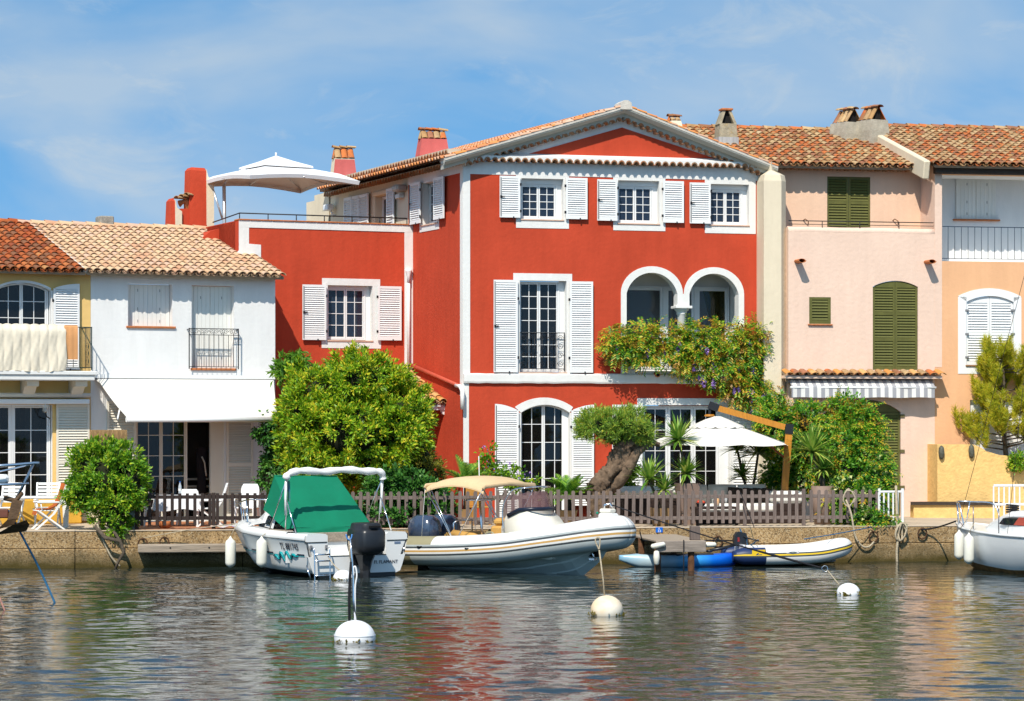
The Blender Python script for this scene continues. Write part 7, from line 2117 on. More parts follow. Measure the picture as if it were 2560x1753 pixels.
    for (x, y, z0, z1) in ((2.78,-.47,1.26,1.70),(3.1,-.47,1.40,1.78),(3.40,-.42,1.42,1.82),(3.55,-.22,1.42,1.84),(3.58,0,1.42,1.85),(3.55,.22,1.42,1.84),(3.40,.42,1.42,1.82),(3.1,.47,1.40,1.78),(2.78,.47,1.26,1.70)):
        rings.append([(x,y,z0),(x-.16,y*.94,z1)])
    ws.loft(rings, closed=False); w_ = ws.build('windscreen', SM, c)
    MB().tube([(r_[0][0]+.01,r_[0][1]*1.01,r_[0][2]+.03) for r_ in rings], .05, 6).build('screen_base', mat('dark_blue_trim', (.012,.018,.035), rough=.3), c)
    MB().tube(catmull([(2.72,-.56,.95),(2.72,-.56,1.5),(2.95,-.52,1.86),(3.30,-.44,1.93),(3.40,0,1.95),(3.30,.44,1.93),(2.95,.52,1.86),(2.72,.56,1.5),(2.72,.56,.95)], 5), .016, 6).build('screen_rail', CHROME, c)
    MB().bbox((1.95,-.42,.42),(2.25,.42,1.05), .05).build('helm_seat', TANV, t)
    MB().bbox((2.0,-.40,1.05),(2.22,.40,1.22), .06).build('helm_backrest', TANV, t)
    MB().bbox((.55,-.70,.42),(1.5,.70,.68), .08).build('stern_bench', TANV, t)
    MB().tube([(.5,-.62,.78),(.5,.62,.78)], .10, 10).build('bench_roll', TANV, t)
    MB().tube([(1.55,-.72,.72),(1.35,-.72,.80),(.75,-.72,.86)], .09, 10).build('side_bolster', TANV, t)
    # roll bar / ski post
    sp = MB().tube([(1.05,0,.42),(.95,0,1.60)], .03, 8).build('ski_post', CHROME, t)
    MB().tube([(.95+.0*i,.42*math.cos(i*.524),1.62+.02*math.sin(i*.524)) if False else (.95+.30*math.sin(i*.524),.42*math.cos(i*.524),1.62) for i in range(13)], .022, 6, closed=False).build('post_ring', CHROME, sp)
    MB().tube([(.95,0,1.6),(.92,0,2.62)], .010, 5).build('antenna', GEL, sp)
    MB().tube([(.5,-.34,.60),(.5,-.34,1.08),(.55,-.28,1.14),(.55,.28,1.14),(.5,.34,1.08),(.5,.34,.60)], .022, 6).build('roll_hoop', CHROME, t)
    # bimini
    zb = 1.95; bm = MB(); rings = []
    for i in range(15):
        u = i/14; x = .35+2.85*u; sx_ = math.sin(math.pi*min(1,max(0,u*1.02)))
        zc = zb+.16*math.sin(math.pi*u)**.7
        rings.append([(x, y, zc+.06*(1-(y/.95)**2)-(.15 if abs(y) > .95 else (.05 if abs(y) > .9 else 0))) for y in (-.97,-.93,-.6,-.3,0,.3,.6,.93,.97)])
    bm.loft(rings, closed=False); bm.add([(p[0],p[1],p[2]-.02) for r_ in rings for p in r_], [(i*9+k+1, i*9+k, (i+1)*9+k, (i+1)*9+k+1) for i in range(14) for k in range(8)], 0, True)
    b_ = bm.build('bimini', CANVT, t)
    for x in (.35, 3.2):
        MB().tube([(x,-.97,zb-.06),(x,-.93,zb),(x,0,zb+.05),(x,.93,zb),(x,.97,zb-.06)], .045 if x < 1 else .05, 8).build('bimini_hem', CANVT, b_)
    for sg in (-1,1):
        for (x0, x1, z0) in ((1.75,.36,.74),(1.75,.62,.74),(1.95,3.15,.76),(1.75,1.75,.74)):
            if x1 == 1.75: continue
            MB().tube([(x0,sg*.98,z0),(x1,sg*.95,zb-.06)], .017, 6).build('bimini_pole', CHROME, b_)
        MB().tube([(.2,sg*.98,.72),(.35,sg*.96,zb-.06)], .007, 5).build('bimini_strap', FABRICW, b_)
    # twin outboards
    EB = mat('blue_black_cowl', (.035,.055,.10), rough=.18, var=.1, spec=.6, coat=.6)
    for y in (-.34,.36):
        def er(x0, x1, w, z, k=.12): return [(x0+k,y-w,z),(x1-k,y-w,z),(x1,y-w+k,z),(x1,y+w-k,z),(x1-k,y+w,z),(x0+k,y+w,z),(x0,y+w-k,z),(x0,y-w+k,z)]
        e = MB().loft([er(-.62,-.04,.20,.62),er(-.74,.02,.26,.74),er(-.76,.02,.27,.95),er(-.72,-.02,.25,1.12),er(-.62,-.1,.19,1.22),er(-.54,-.2,.13,1.25,.08)], cap0=True, cap1=True).build('outboard_engine', EB, t)
        MB().box((-.5,y-.09,-.5),(-.15,y+.09,.65)).build('engine_leg', CHAR, e)
    for x in (1.2,2.6): 
        MB().lathe([(.07,0),(.07,.02)], 10, c=(x,-1.26,.56)).build('tube_valve', BLACKP, t)
    gl = MB()
    for x in (3.0,3.5,4.0,4.5):
        MB().tube(catmull([(x,-1.0,.84),(x+.05,-1.0,.92),(x+.18,-.98,.93),(x+.25,-.98,.86)],4), .018, 6).build('grab_strap', RUBK, t)
    text('TL E71642', .10, basis((3.02,-.505,.66),(1,0,0),(0,0,1)), INK, c, sx=.8)
    # fit the furniture to the hull length
    DX = {'bow_step':-.2,'outboard_engine':.95,'stern_bench':1.0,'bench_roll':1.0,'side_bolster':1.0,'ski_post':1.0,'roll_hoop':.95,'helm_seat':.62,'helm_backrest':.62,'console':.35,'grab_strap':-.1}
    for ch in t.children:
        nm = ch.name.split('.')[0]
        if nm in DX: ch.location.x += DX[nm]
        if nm == 'bow_step': ch.location.z += .05
        if nm == 'bimini': ch.scale.x = .6; ch.location.x = .9
    for ch in h.children: ch.location.x -= .2
    return t
rib()

def dinghy():
    a = W(1858,1400,63.9); rz = R(8)
    a.z = 0; q = quay_Y(a.x)-1.0
    t = thing('dinghy', 'small white and navy inflatable dinghy with black outboard lying along the quay', 'dinghy', (a.x-.1, q, 0), rz)
    ctrl = [(-.30,.60,.24),(.8,.62,.24),(1.7,.60,.27),(2.25,.42,.36),(2.5,.16,.42),(2.53,0,.425)]
    half = catmull(ctrl, 7); stb = [Vector((p.x,-p.y,p.z)) for p in half]; port = [Vector((p.x,p.y,p.z)) for p in half]
    full = stb + port[::-1][1:]
    def mo(k, f):
        al = abs(f-.5)*2
        if k == 1: return 1
        if k in (0,2): return 2
        return 3 if al > .87 else 0
    rad = [.205 if p.x > -.05 else .12+.085*(p.x+.3)/.25 for p in full]
    tube_bands(full, rad, 1, 36, mo).build('inflatable_tube', [RUBW, YEL, CHAR, NAVY], t)
    MB().xy([(-.1,-.5),(1.9,-.5),(2.3,-.2),(2.3,.2),(1.9,.5),(-.1,.5)], .08, .12).build('floor', mat('grey_floor', (.3,.3,.3)), t)
    MB().box((-.02,-.45,.06),(.04,.45,.50)).build('transom', GEL, t)
    MB().bbox((.85,-.5,.34),(1.1,.5,.38), .01).build('seat', GEL, t)
    # letter mark on the side
    zm = MB().box((.12,-.812,.27),(.44,-.80,.40)).build('maker_patch', YEL, t)
    text('Z', .16, basis((.2,-.815,.275),(1,0,0),(0,.1,1)), NAVY, zm, sx=1.6)
    MB().bbox((.95,-.835,.30),(1.25,-.80,.38), .02).build('handle_patch', RUBW, t)
    MB().tube(catmull([(1.0,-.83,.34),(1.08,-.87,.36),(1.2,-.83,.34)],4), .012, 5).build('grab_handle', RUBW, t)
    e = MB().loft([[(x0,-.10,z),(x1,-.10,z),(x1,.10,z),(x0,.10,z)] for x0, x1, z in ((-.18,.02,.46),(-.22,.06,.52),(-.24,.06,.66),(-.20,.04,.76),(-.12,.0,.79))], cap0=True, cap1=True, smooth=False)
    M = Matrix.Translation((-.02,0,.42)) @ Matrix.Rotation(R(14),4,'Y') @ Matrix.Translation((.06,0,-.42)); e.v = [tuple(M @ Vector(v)) for v in e.v]
    en = e.build('outboard_engine', BLACKP, t)
    MB().tube([(-.05,0,.5),(-.45,-.05,.40),(-.72,-.08,.36)], .035, 7).build('engine_leg', BLACKP, en)
    MB().tube([(.0,0,.70),(.25,-.3,.62),(.4,-.35,.58)], .018, 6).build('tiller', BLACKP, en)
    MB().box((-.07,-.112,.56),(-.02,-.104,.66)).build('red_decal', mat('red_print', (.5,.03,.03), rough=.4, c2=(.02,.02,.02), vs=20), en)
    MB().lathe([(.06,-.03),(.1,0),(.06,.03)], 8, c=(-.75,-.08,.34)).build('propeller', BLACKP, en)
    return t
dinghy()
def kayak():
    a = W(1548,1405,62.9); b = W(1866,1400,63.55)
    d = Vector((b.x-a.x, b.y-a.y, 0)); L = d.length; rz = math.atan2(d.y, d.x)
    t = thing('kayak', 'blue and white sit-on-top kayak afloat between the jetty and the dinghy', 'kayak', (a.x,a.y,0), rz)
    m, N, Lk, bs = _new('kayak_plastic'); bs.inputs['Roughness'].default_value = .35
    tc = N.new('ShaderNodeTexCoord'); sp = N.new('ShaderNodeSeparateXYZ'); Lk.new(tc.outputs['Object'], sp.inputs[0])
    no = N.new('ShaderNodeTexNoise'); no.inputs['Scale'].default_value = 3; Lk.new(tc.outputs['Object'], no.inputs['Vector'])
    ma = N.new('ShaderNodeMath'); ma.operation = 'MULTIPLY_ADD'; ma.inputs[1].default_value = .5; Lk.new(no.outputs['Fac'], ma.inputs[0]); Lk.new(sp.outputs[0], ma.inputs[2])
    cr = N.new('ShaderNodeValToRGB'); el = cr.color_ramp.elements; el[0].position = .0; el[0].color = (.15,.40,.62,1); el[1].position = 1; el[1].color = (.0,.06,.55,1)
    for p, c in ((.35,(.50,.62,.66,1)),(.58,(.05,.35,.66,1)),(.8,(.0,.14,.66,1))): e = el.new(p); e.color = c
    dv = N.new('ShaderNodeMath'); dv.operation = 'DIVIDE'; dv.inputs[1].default_value = L; Lk.new(ma.outputs[0], dv.inputs[0]); Lk.new(dv.outputs[0], cr.inputs[0]); Lk.new(cr.outputs[0], bs.inputs['Base Color'])
    rings = []
    for i in range(29):
        u = i/28; x = L*u; w = .38*math.sin(math.pi*min(.985,max(.015,u)))**.75; up = .10*abs(2*u-1)**3; hh = .35+.65*min(1,min(u,1-u)*7)
        rings.append([(x,y_*w,.13+up+(z_-.13)*hh) for y_, z_ in ((-.5,-.06),(-.92,.03),(-1,.15),(-.9,.24),(-.55,.27),(0,.23),(.55,.27),(.9,.24),(1,.15),(.92,.03),(.5,-.06))])
    MB().loft(rings, cap0=True, cap1=True).build('hull', m, t)
    for x in (L*.35, L*.6):
        MB().bbox((x,-.2,.24),(x+.4,.2,.30), .04).build('seat_pad', BLACKP, t)
    MB().tube([(L*.42,-.3,.27),(L*.5,-.33,.31),(L*.58,-.3,.27)], .012, 5).build('side_handle', BLACKP, t)
    return t
kayak()

def sailboat():
    dirv = Vector((-.45,.893,0)); bow = Vector((10.55,63.4,0)); L = 6.2
    st = bow - dirv*L
    t = thing('sailboat', 'small white sailing boat moored bow to the quay, cabin and fenders in view', 'sailboat', st, math.atan2(dirv.y,dirv.x))
    B = [(0,.9),(2,1.15),(4,1.0),(5.3,.58),(6.0,.18),(6.2,.03)]; S = [(0,.86),(3,.86),(5,.92),(6.2,1.02)]; K = [(0,-.1),(3,-.35),(4.8,-.25),(5.5,.05),(5.9,.45),(6.2,.95)]
    rows = []; 
    for i in range(33):
        x = L*i/32; b, s_, k = lerp_tab(B,x), lerp_tab(S,x), min(lerp_tab(K,x), lerp_tab(S,x)-.06)
        hs = [(b*math.sin(a)**.8 if a > 0 else 0, k+(s_-k)*(1-math.cos(a))**1.0) for a in [math.pi/2*j/9 for j in range(10)]]
        rows.append([(x,y,z) for y, z in hs[::-1]] + [(x,-y,z) for y, z in hs[1:]])
    n = len(rows[0]); vs = [p for r_ in rows for p in r_]; fs = [(i*n+k, i*n+k+1, (i+1)*n+k+1, (i+1)*n+k) for i in range(32) for k in range(n-1)]
    mb = MB(); mb.add(vs, fs, 0, True); mb.m = [1 if sum(vs[v][2] for v in f)/4 < .16 else 0 for f in fs]
    h = mb.build('hull', [GEL, mat('worn_antifoul', (.20,.10,.03), rough=.8, var=.5, vs=5, dirt=.6, dirtcol=(.03,.03,.01))], t)
    MB().prism([(p[1],p[2]) for p in rows[0]], lambda y, z: (-.01,y,z), lambda y, z: (.04,y,z)).build('transom', GEL, t)
    for sg in (1,-1):
        MB().tube([(r_[0][0],sg*(abs(r_[0][1])-.0),r_[0][2]+.005) for r_ in rows], .035, 6).build('toe_rail', GEL, h)
    dk = MB(); dk.loft([[(r_[0][0], r_[0][1]*(1-2*j/8), r_[0][2]+.04*math.sin(math.pi*j/8)) for j in range(9)] for r_ in rows], closed=False); dk.build('deck', GEL, t)
    cab = MB(); rings = []
    for (x, w, z) in ((1.2,.78,1.34),(2.4,.78,1.42),(3.4,.70,1.38),(3.9,.58,1.26),(4.5,.42,1.08),(4.8,.3,.98)):
        rings.append([(x,w,.86),(x,w*.97,z-.10),(x,w*.8,z),(x,0,z+.05),(x,-w*.8,z),(x,-w*.97,z-.10),(x,-w,.86)])
    cab.loft(rings, closed=False, smooth=False, cap0=True, cap1=True); c = cab.build('cabin', GEL, t)
    for sg in (1,-1):
        wv = MB().add([(1.7,sg*.79,1.08),(3.5,sg*.715,1.08),(3.78,sg*.635,1.09),(3.55,sg*.69,1.23),(3.2,sg*.725,1.27),(1.7,sg*.782,1.28)], [(0,1,2,3,4,5)]); w_ = wv.build('cabin_window', GLASS, c)
        MB().add([(2.6,sg*.76,1.09),(3.1,sg*.742,1.09),(2.9,sg*.745,1.27),(2.4,sg*.766,1.28)], [(0,1,2,3)]).build('red_curtain', mat('red_cloth', (.45,.08,.05)), w_)
    # pulpit and stanchions
    pr = catmull([(5.25,.52,.96),(5.45,.50,1.46),(5.95,.22,1.52),(6.12,0,1.53),(5.95,-.22,1.52),(5.45,-.50,1.46),(5.25,-.52,.96)], 5)
    p = MB().tube(pr, .018, 6).build('pulpit', CHROME, t)
    for sg in (1,-1): MB().tube([(6.02,sg*.10,1.0),(5.98,sg*.18,1.52)], .016, 6).build('pulpit_leg', CHROME, p)
    MB().tube([(5.6,.42,1.0),(5.75,.36,1.48)], .016, 6).build('pulpit_leg', CHROME, p)
    for x in (2.0,3.3,4.55):
        for sg in (1,-1):
            b = lerp_tab(B,x)-.05; MB().tube([(x,sg*b,.88),(x,sg*b,1.46)], .014, 6).build('stanchion', mat('dark_steel', (.25,.25,.27), rough=.3, metal=.8), t)
    # mast, stays (mast stands out of the picture on the right)
    mt = MB().tube([(3.0,0,1.4),(3.0,0,8.6)], .06, 10).build('mast', mat('mast_alloy', (.6,.6,.6), rough=.35, metal=.7), t)
    for (x, y) in ((2.85,1.1),(2.6,-1.1)): MB().tube([(x,y,.9),(3.0,0,8.4)], .006, 5).build('shroud', IRON, mt)
    MB().tube([(6.15,0,1.02),(3.0,0,8.3)], .006, 5).build('forestay', IRON, mt)
    MB().tube([(2.95,0,1.9),(.3,0,2.0)], .045, 8).build('boom', mat('mast_alloy', (.6,.6,.6)), mt)
    MB().tube([(2.9,0,2.02),(.4,0,2.1)], .09, 8).build('furled_sail', mat('blue_sail_cover', (.03,.08,.16), rough=.9), mt)
    fender(t, (4.95,.88,.55), .60, .115, top=(4.6,.80,1.3)); fender(t, (4.25,1.12,.50), .62, .12, top=(4.2,.98,1.15))
    # coiled ropes on the foredeck
    MB().tube([(3.95+.14*math.cos(i*.7),.12+.14*math.sin(i*.7),1.34+.006*i) for i in range(30)], .02, 5).build('rope_coil', ROPEB, t)
    return t
sailboat()
def anchor_bow():
    Y = 50.6
    b = W(-60, 1300, Y)
    t = thing('yacht_bow', 'bow of a wooden-trimmed yacht with steel pulpit and brown anchor, cut by the frame', 'yacht', (b.x-5.0, b.y-1.2, 0), R(13))
    M = (Matrix.Translation(t.location) @ Matrix.Rotation(R(13),4,'Z')).inverted()
    q = lambda px, py, dy=0: M @ W(px, py, Y+dy)
    tip = q(-25,1290)
    # hull running out of the picture to the left
    rows = []
    for i in range(17):
        u = i/16; x = tip.x-7+7*u; w = 1.5*(1-u**2.5)+.05; s_ = tip.z-.25+.25*u**2; k = -.4+ (s_+.3)*max(0,(u-.6)/.4)**2
        hs = [(0,k),(w*.6,k+(s_-k)*.25),(w*.9,k+(s_-k)*.65),(w,s_)]
        rows.append([(x,tip.y+y,z) for y, z in hs[::-1]] + [(x,tip.y-y,z) for y, z in hs[1:]])
    hl = MB(); hl.loft(rows, closed=False); hl.loft([[r_[0],r_[-1]] for r_ in rows], closed=False); hl.build('hull', GEL, t)
    WB = mat('varnished_wood', (.16,.055,.03), rough=.4, var=.3, vs=3, stretch=(.5,4,4), spec=.5)
    RU = mat('rusty_anchor', (.10,.055,.025), rough=.7, var=.5, vs=7, bump=.5)
    bp_ = MB(); a, b2 = q(-70,1282), q(28,1278); bp_.bbox((a.x,a.y-.22,a.z-.10),(b2.x-.05,a.y+.22,a.z+.07), .02); bp_.build('bowsprit', WB, t)
    # plough anchor
    s = MB().tube([q(10,1245,.0),q(40,1252),q(56,1232)], [.05,.05,.04], 8).build('anchor_shank', RU, t)
    MB().loft([[q(30,1250,-.1),q(58,1252,-.1),q(58,1252,.1),q(30,1250,.1)],[q(18,1300,-.14),q(44,1296,-.14),q(44,1296,.14),q(18,1300,.14)],[q(-8,1325,-.05),q(34,1312,-.1),q(34,1312,.1),q(-8,1325,.05)]], smooth=False, cap0=True, cap1=True).build('anchor_arm', RU, s)
    fl = MB(); fl.add([q(-14,1338,0),q(32,1312,-.22),q(66,1300,-.26),q(74,1312,-.18),q(66,1328,-.05),q(32,1312,.22),q(66,1300,.26),q(74,1312,.18),q(20,1334,0)], [(0,1,2,3,4,8),(0,8,4,7,6,5)]); fl.build('anchor_fluke', RU, s)
    # pulpit
    P = mat('dark_chrome', (.35,.36,.38), rough=.15, metal=1)
    pl = MB().tube([q(-60,1168,-.5),q(40,1162,-.3),q(85,1158,0),q(98,1158,.05)], .028, 8).build('pulpit', CHROME, t)
    MB().tube([q(84,1158),q(60,1210),q(38,1252)], .028, 8).build('pulpit_leg', P, pl)
    MB().tube([q(-60,1190,.5),q(6,1178,.4),q(60,1166,.2),q(84,1158)], .022, 8).build('pulpit_rail', CHROME, pl)
    MB().tube([q(-60,1214,-.4),q(30,1211,-.2),q(72,1209,0)], .024, 8).build('pulpit_rail', CHROME, pl)
    MB().bbox((q(-30,1190).x,q(-30,1190).y-.2,q(0,1212).z),(q(22,1190).x,q(-30,1190).y+.2,q(0,1186).z), .06).build('life_ring_case', GEL, pl)
    # blue mooring line
    w = water_at(140,1507)
    r_ = tag(MB().tube(catmull([W(20,1275,Y), W(58,1345,Y+.05), W(100,1425,51), w + Vector((0,0,-.05))],6), .022, 6).build('mooring_line', ROPEBL), 'blue mooring line running from the anchor into the water at the lower corner', 'rope')
    w2 = water_at(14,1525)
    tag(MB().tube([W(-40,1400,49.5), w2+Vector((0,0,-.05))], .02, 6).build('mooring_line', mat('red_white_rope', (.5,.25,.2), var=.4, vs=20)), 'pinkish mooring line just entering the water at the very edge', 'rope')
    return t
anchor_bow()

BUOYW = mat('white_buoy', (.80,.80,.80), rough=.4, var=.03, dirt=.05, dirtcol=(.6,.6,.5))
BUOYO = mat('stained_buoy', (.80,.77,.68), rough=.5, var=.05, c2=(.78,.52,.24), vs=1.6)
ALGAE = mat('algae_fringe', (.16,.13,.01), rough=.9, var=.7, vs=20, bump=1, bs=30)
def buoy(name, label, px, py, r, m, squash=.9, float_=.62, algae=True):
    c = water_at(px, py)
    t = thing(name, label, 'buoy', c)
    n = 18; zc = r*squash*(float_*2-1)
    prof = [(max(.002,r*math.sin(math.pi*i/n)), zc - r*squash*math.cos(math.pi*i/n)) for i in range(n+1)]
    MB().lathe(prof, 28).build('float', m, t)
    if algae:
        zz = 0.012; rr_ = r*math.sqrt(max(.05,1-((zz-zc)/(r*squash))**2))
        v, q = leaf_cloud([(np.array([0,0,.015]), np.array([rr_*1.03,rr_*1.03,.03]))], 1100, .045, int(px), clump=110, spread=.035, aspect=.5)
        crown_obj('algae', [(v,q)], [ALGAE], t)
    return t, zc + r*squash
def buoys():
    t, top = buoy('mooring_buoy', 'clean white mooring buoy with a pick-up pole, nearest the camera', 887, 1604, .325, BUOYW, .86, .60)
    MB().lathe([(.327,-.012),(.332,0),(.327,.012)], 28, c=(0,0,.10), cap=False).build('seam', BUOYW, t)
    Y = t.location.y
    q = lambda px, py, dy=0: W(px, py, Y+dy) - t.location
    MB().tube([q(889,1560),q(884,1500),q(883,1440),q(880,1400),q(875,1345)], [.022,.022,.016,.014,.014], 8).build('pole', CHROME, t)
    MB().tube(catmull([q(888,1550),q(888,1470),q(892,1440),q(889,1418),q(884,1420),q(884,1440)],5), .014, 6).build('pole_loop', PAINT, t)
    MB().tube([q(874,1556),q(873,1500),q(875,1440),q(878,1405)], .022, 8).build('chafe_rope', ROPEB, t)
    MB().tube([q(878,1405,.02),q(874,1380,.02),q(872,1340,.02)], .014, 7).build('twisted_rope', ROPEW, t)
    MB().tube(catmull([q(865,1336),q(868,1346),q(873,1349),q(878,1346),q(880,1336)],4), .012, 6).build('hook', mat('blue_plastic', (.08,.25,.6), rough=.4), t)
    # twisted strands on the black rope
    t2, top = buoy('mooring_buoy', 'cream-stained round buoy with a thin rod ending in a loop', 1517, 1538, .29, BUOYO, .92, .66)
    Y = t2.location.y; q = lambda px, py: W(px, py, Y) - t2.location
    MB().tube([q(1512,1500),q(1508,1450),q(1498,1375)], .014, 7).build('rod', ROPEW, t2)
    MB().tube(catmull([q(1498,1375),q(1490,1358),q(1489,1348),q(1495,1344),q(1500,1350),q(1498,1375)],5), .014, 7).build('rod_loop', ROPEW, t2)
    t3, top = buoy('mooring_buoy', 'white buoy with mossy yellow rim holding the line from the inflatable boat', 2121, 1487, .235, BUOYW, .85, .58)
    t4, top = buoy('mooring_buoy', 'half-hidden white buoy with mossy waterline beside the black outboard', 858, 1450, .22, BUOYW, .85, .58)
    # long black mooring line: inflatable bow to buoy
    a = W(1528,1262,59.5); ring = W(2062,1422,53.8); e = W(2098,1462,53.35)
    ml = thing('mooring_line', 'long black mooring line from the inflatable bow out to the mossy buoy', 'rope', a)
    MB().tube([p - a for p in sag(a, ring, .06, 16)], [.014]*11+[.018,.024,.024,.024,.02,.02], 6).build('black_line', ROPEB, ml)
    MB().tube([ring - a + Vector((.06*math.cos(i*.524),0,.06*math.sin(i*.524))) for i in range(12)], .008, 5, closed=True).build('steel_ring', CHROME, ml)
    MB().tube([ring - a + Vector((.05,0,-.03)), e - a], .012, 6).build('tail_rope', ROPEW, ml)
    # second line: inflatable stern rope to the motorboat buoy
    tag(MB().tube(sag(W(822,1395,58.3), W(852,1428,57.9), .03), .012, 6).build('mooring_line', ROPEW), 'short pale line from the motorboat transom to its half-hidden buoy', 'rope')
buoys()
# ---------------------------------------------------------------- quay furniture, fences, garden seats, umbrellas, ropes
def quay_frame(name, label, cat, px, off, z=QUAY_Z, rz=8):
    """a thing standing off metres behind the quay edge, seen at photo column px"""
    k = (px-1280)/FPX; X = k*(64+off/math.cos(R(8)))/(1-k*math.tan(R(8))); 
    return thing(name, label, cat, (X, quay_Y(X)+off/math.cos(R(8)), z), R(rz))
def qx(px, t):
    """x in the frame of a quay-aligned thing for photo column px"""
    k = (px-1280)/FPX; c, s = math.cos(R(8)), math.sin(R(8))
    return (k*t.location.y - t.location.x)/(c - k*s)
def fences():
    # grey picket fence
    t = quay_frame('picket_fence', 'weathered grey picket fence with rounded tops along the garden edge', 'fence', 1500, .38)
    x0, x1 = qx(862,t), qx(2192,t); n = 71; rp = random.Random(5)
    me = MB(); w, h = .082, .80
    poly = [(-w/2,0),(w/2,0)] + [(w/2*math.cos(a),h-.04+.04*math.sin(a)) for a in [math.pi*i/8 for i in range(9)]]
    me.xz(poly, -.011, .011); pk = me.mesh('picket', WOODGREY)
    po = MB().bbox((-.042,-.042,-.0),(.042,.042,.90), .008).mesh('post', WOODGREY)
    posts = {int(round((qx(p,t)-x0)/((x1-x0)/n))) for p in (1255,1395,1555,1705,1855,2008)}
    for i in range(n+1):
        x = x0+(x1-x0)*i/n
        if i in posts: link('post', po, t, Matrix.Translation((x,.0,-.0)))
        else: link('picket', pk, t, Matrix.Translation((x,-.035,.075+rp.uniform(-.006,.006))) @ Matrix.Rotation(R(rp.uniform(-.7,.7)),4,'Y'))
    for z in (.16,.68):
        MB().bbox((x0-.05,-.020,z),(x1+.05,.012,z+.085), .006).build('rail', mat('weathered_grey_rail', (.20,.155,.135), rough=.85, var=.3, vs=6, stretch=(.6,6,6), bump=.4, bs=20), t)
    # dark brown fence of the white house
    t = quay_frame('picket_fence', 'low dark brown flat-topped picket fence before the white house', 'fence', 520, .40)
    DB = mat('dark_brown_stain', (.035,.022,.018), rough=.7, var=.3, vs=6, stretch=(6,6,.6), obj_rand=.12)
    x0, x1 = qx(355,t), qx(712,t); n = 19
    pk = MB().bbox((-.038,-.012,0),(.038,.012,.76), .005).mesh('picket', DB)
    for i in range(n+1): link('picket', pk, t, Matrix.Translation((x0+(x1-x0)*i/n,-.035,.09)))
    for z in (.22,.72): MB().bbox((x0-.08,-.02,z),(x1+.05,.015,z+.085), .005).build('rail', DB, t)
    for x in (x0-.12, x0+(x1-x0)*.5, x1): MB().bbox((x-.045,-.03,0),(x+.045,.06,.86), .008).build('post', DB, t)
    # white gate
    t = quay_frame('railing_gate', 'small white slatted gate with ropes at the ivy end of the fence', 'gate', 2228, .32)
    x0, x1 = qx(2198,t), qx(2256,t)
    for z in (.07,.80): MB().bbox((x0,-.02,z),(x1,.02,z+.05), .006).build('rail', PAINT, t)
    for x in (x0, x1): MB().bbox((x-.03,-.03,0),(x+.03,.03,.90), .006).build('post', PAINT, t)
    for i in range(1,5): MB().bbox((x0+(x1-x0)*i/5-.02,-.012,.1),(x0+(x1-x0)*i/5+.02,.012,.82), .004).build('slat', PAINT, t)
    # white rail far right behind the sailboat
    t = quay_frame('white_railing', 'short white railing behind the sailboat cabin', 'railing', 2500, .9)
    x0, x1 = qx(2484,t), qx(2640,t)
    for z in (.45,.92): MB().bbox((x0,-.02,z),(x1,.02,z+.06), .006).build('rail', PAINT, t)
    for i in range(13): MB().bbox((x0+(x1-x0)*i/12-.018,-.012,.0),(x0+(x1-x0)*i/12+.018,.012,.94), .004).build('slat', PAINT, t)
fences()

def jetty():
    t = quay_frame('jetty', 'little weathered timber jetty on rusty posts between inflatable and kayak', 'jetty', 1640, -.05, z=0)
    x0, x1 = qx(1585,t)-.1, qx(1690,t)-.0
    y1 = -3.3
    for i in range(14):
        a = y1+.24*i; MB().bbox((x0,a+.006,.66),(x1,a+.232,.70), .006).build('plank', WOODH, t)
    MB().bbox((x0-.02,y1-.05,.44),(x1+.02,y1-.002,.695), .01).build('end_board', mat('grey_end_board', (.30,.25,.21), rough=.9, var=.4, vs=5, stretch=(.5,5,7), bump=.5), t)
    RUST = mat('rusty_post', (.10,.045,.02), rough=.95, var=.6, vs=7, bump=.8, dirt=.6, dirtcol=(.02,.015,.01), ds=4)
    for x in (x0+.05, x1-.30):
        for y in (y1+.1, -1.2): MB().tube([(x,y,-1.2),(x,y,.66)], .075, 10).build('post', RUST, t)
    MB().bbox((x1-.30,y1+.12,.70),(x1-.08,y1+.30,1.02), .015).build('mooring_post', WOODGREY, t)
    for x, y in ((x0+.02,y1-.1),(x1+.12,y1+.1)):
        f = MB().lathe([(.02,-.17),(.055,-.14),(.06,0),(.055,.14),(.02,.17)], 12).mesh('dock_fender', FEND)
        link('dock_fender', f, t, Matrix.Translation((x,y,.60)) @ (Matrix.Rotation(R(90),4,'Y') if y > y1 else Matrix.Rotation(R(80),4,'Y')))
    fl = MB().lathe([(.02,-.18),(.06,-.15),(.075,0),(.06,.13),(.03,.15)], 14, c=(x0-.02,y1-.12,.33)).build('dock_fender', FEND, t)
    MB().tube([(x0+.62,y1-.07,.72),(x0+.62,y1-.08,.1),(x0+.62,y1-.08,-.1)], .014, 6).build('hanging_rope', ROPEB, t)
    return t
jetty()

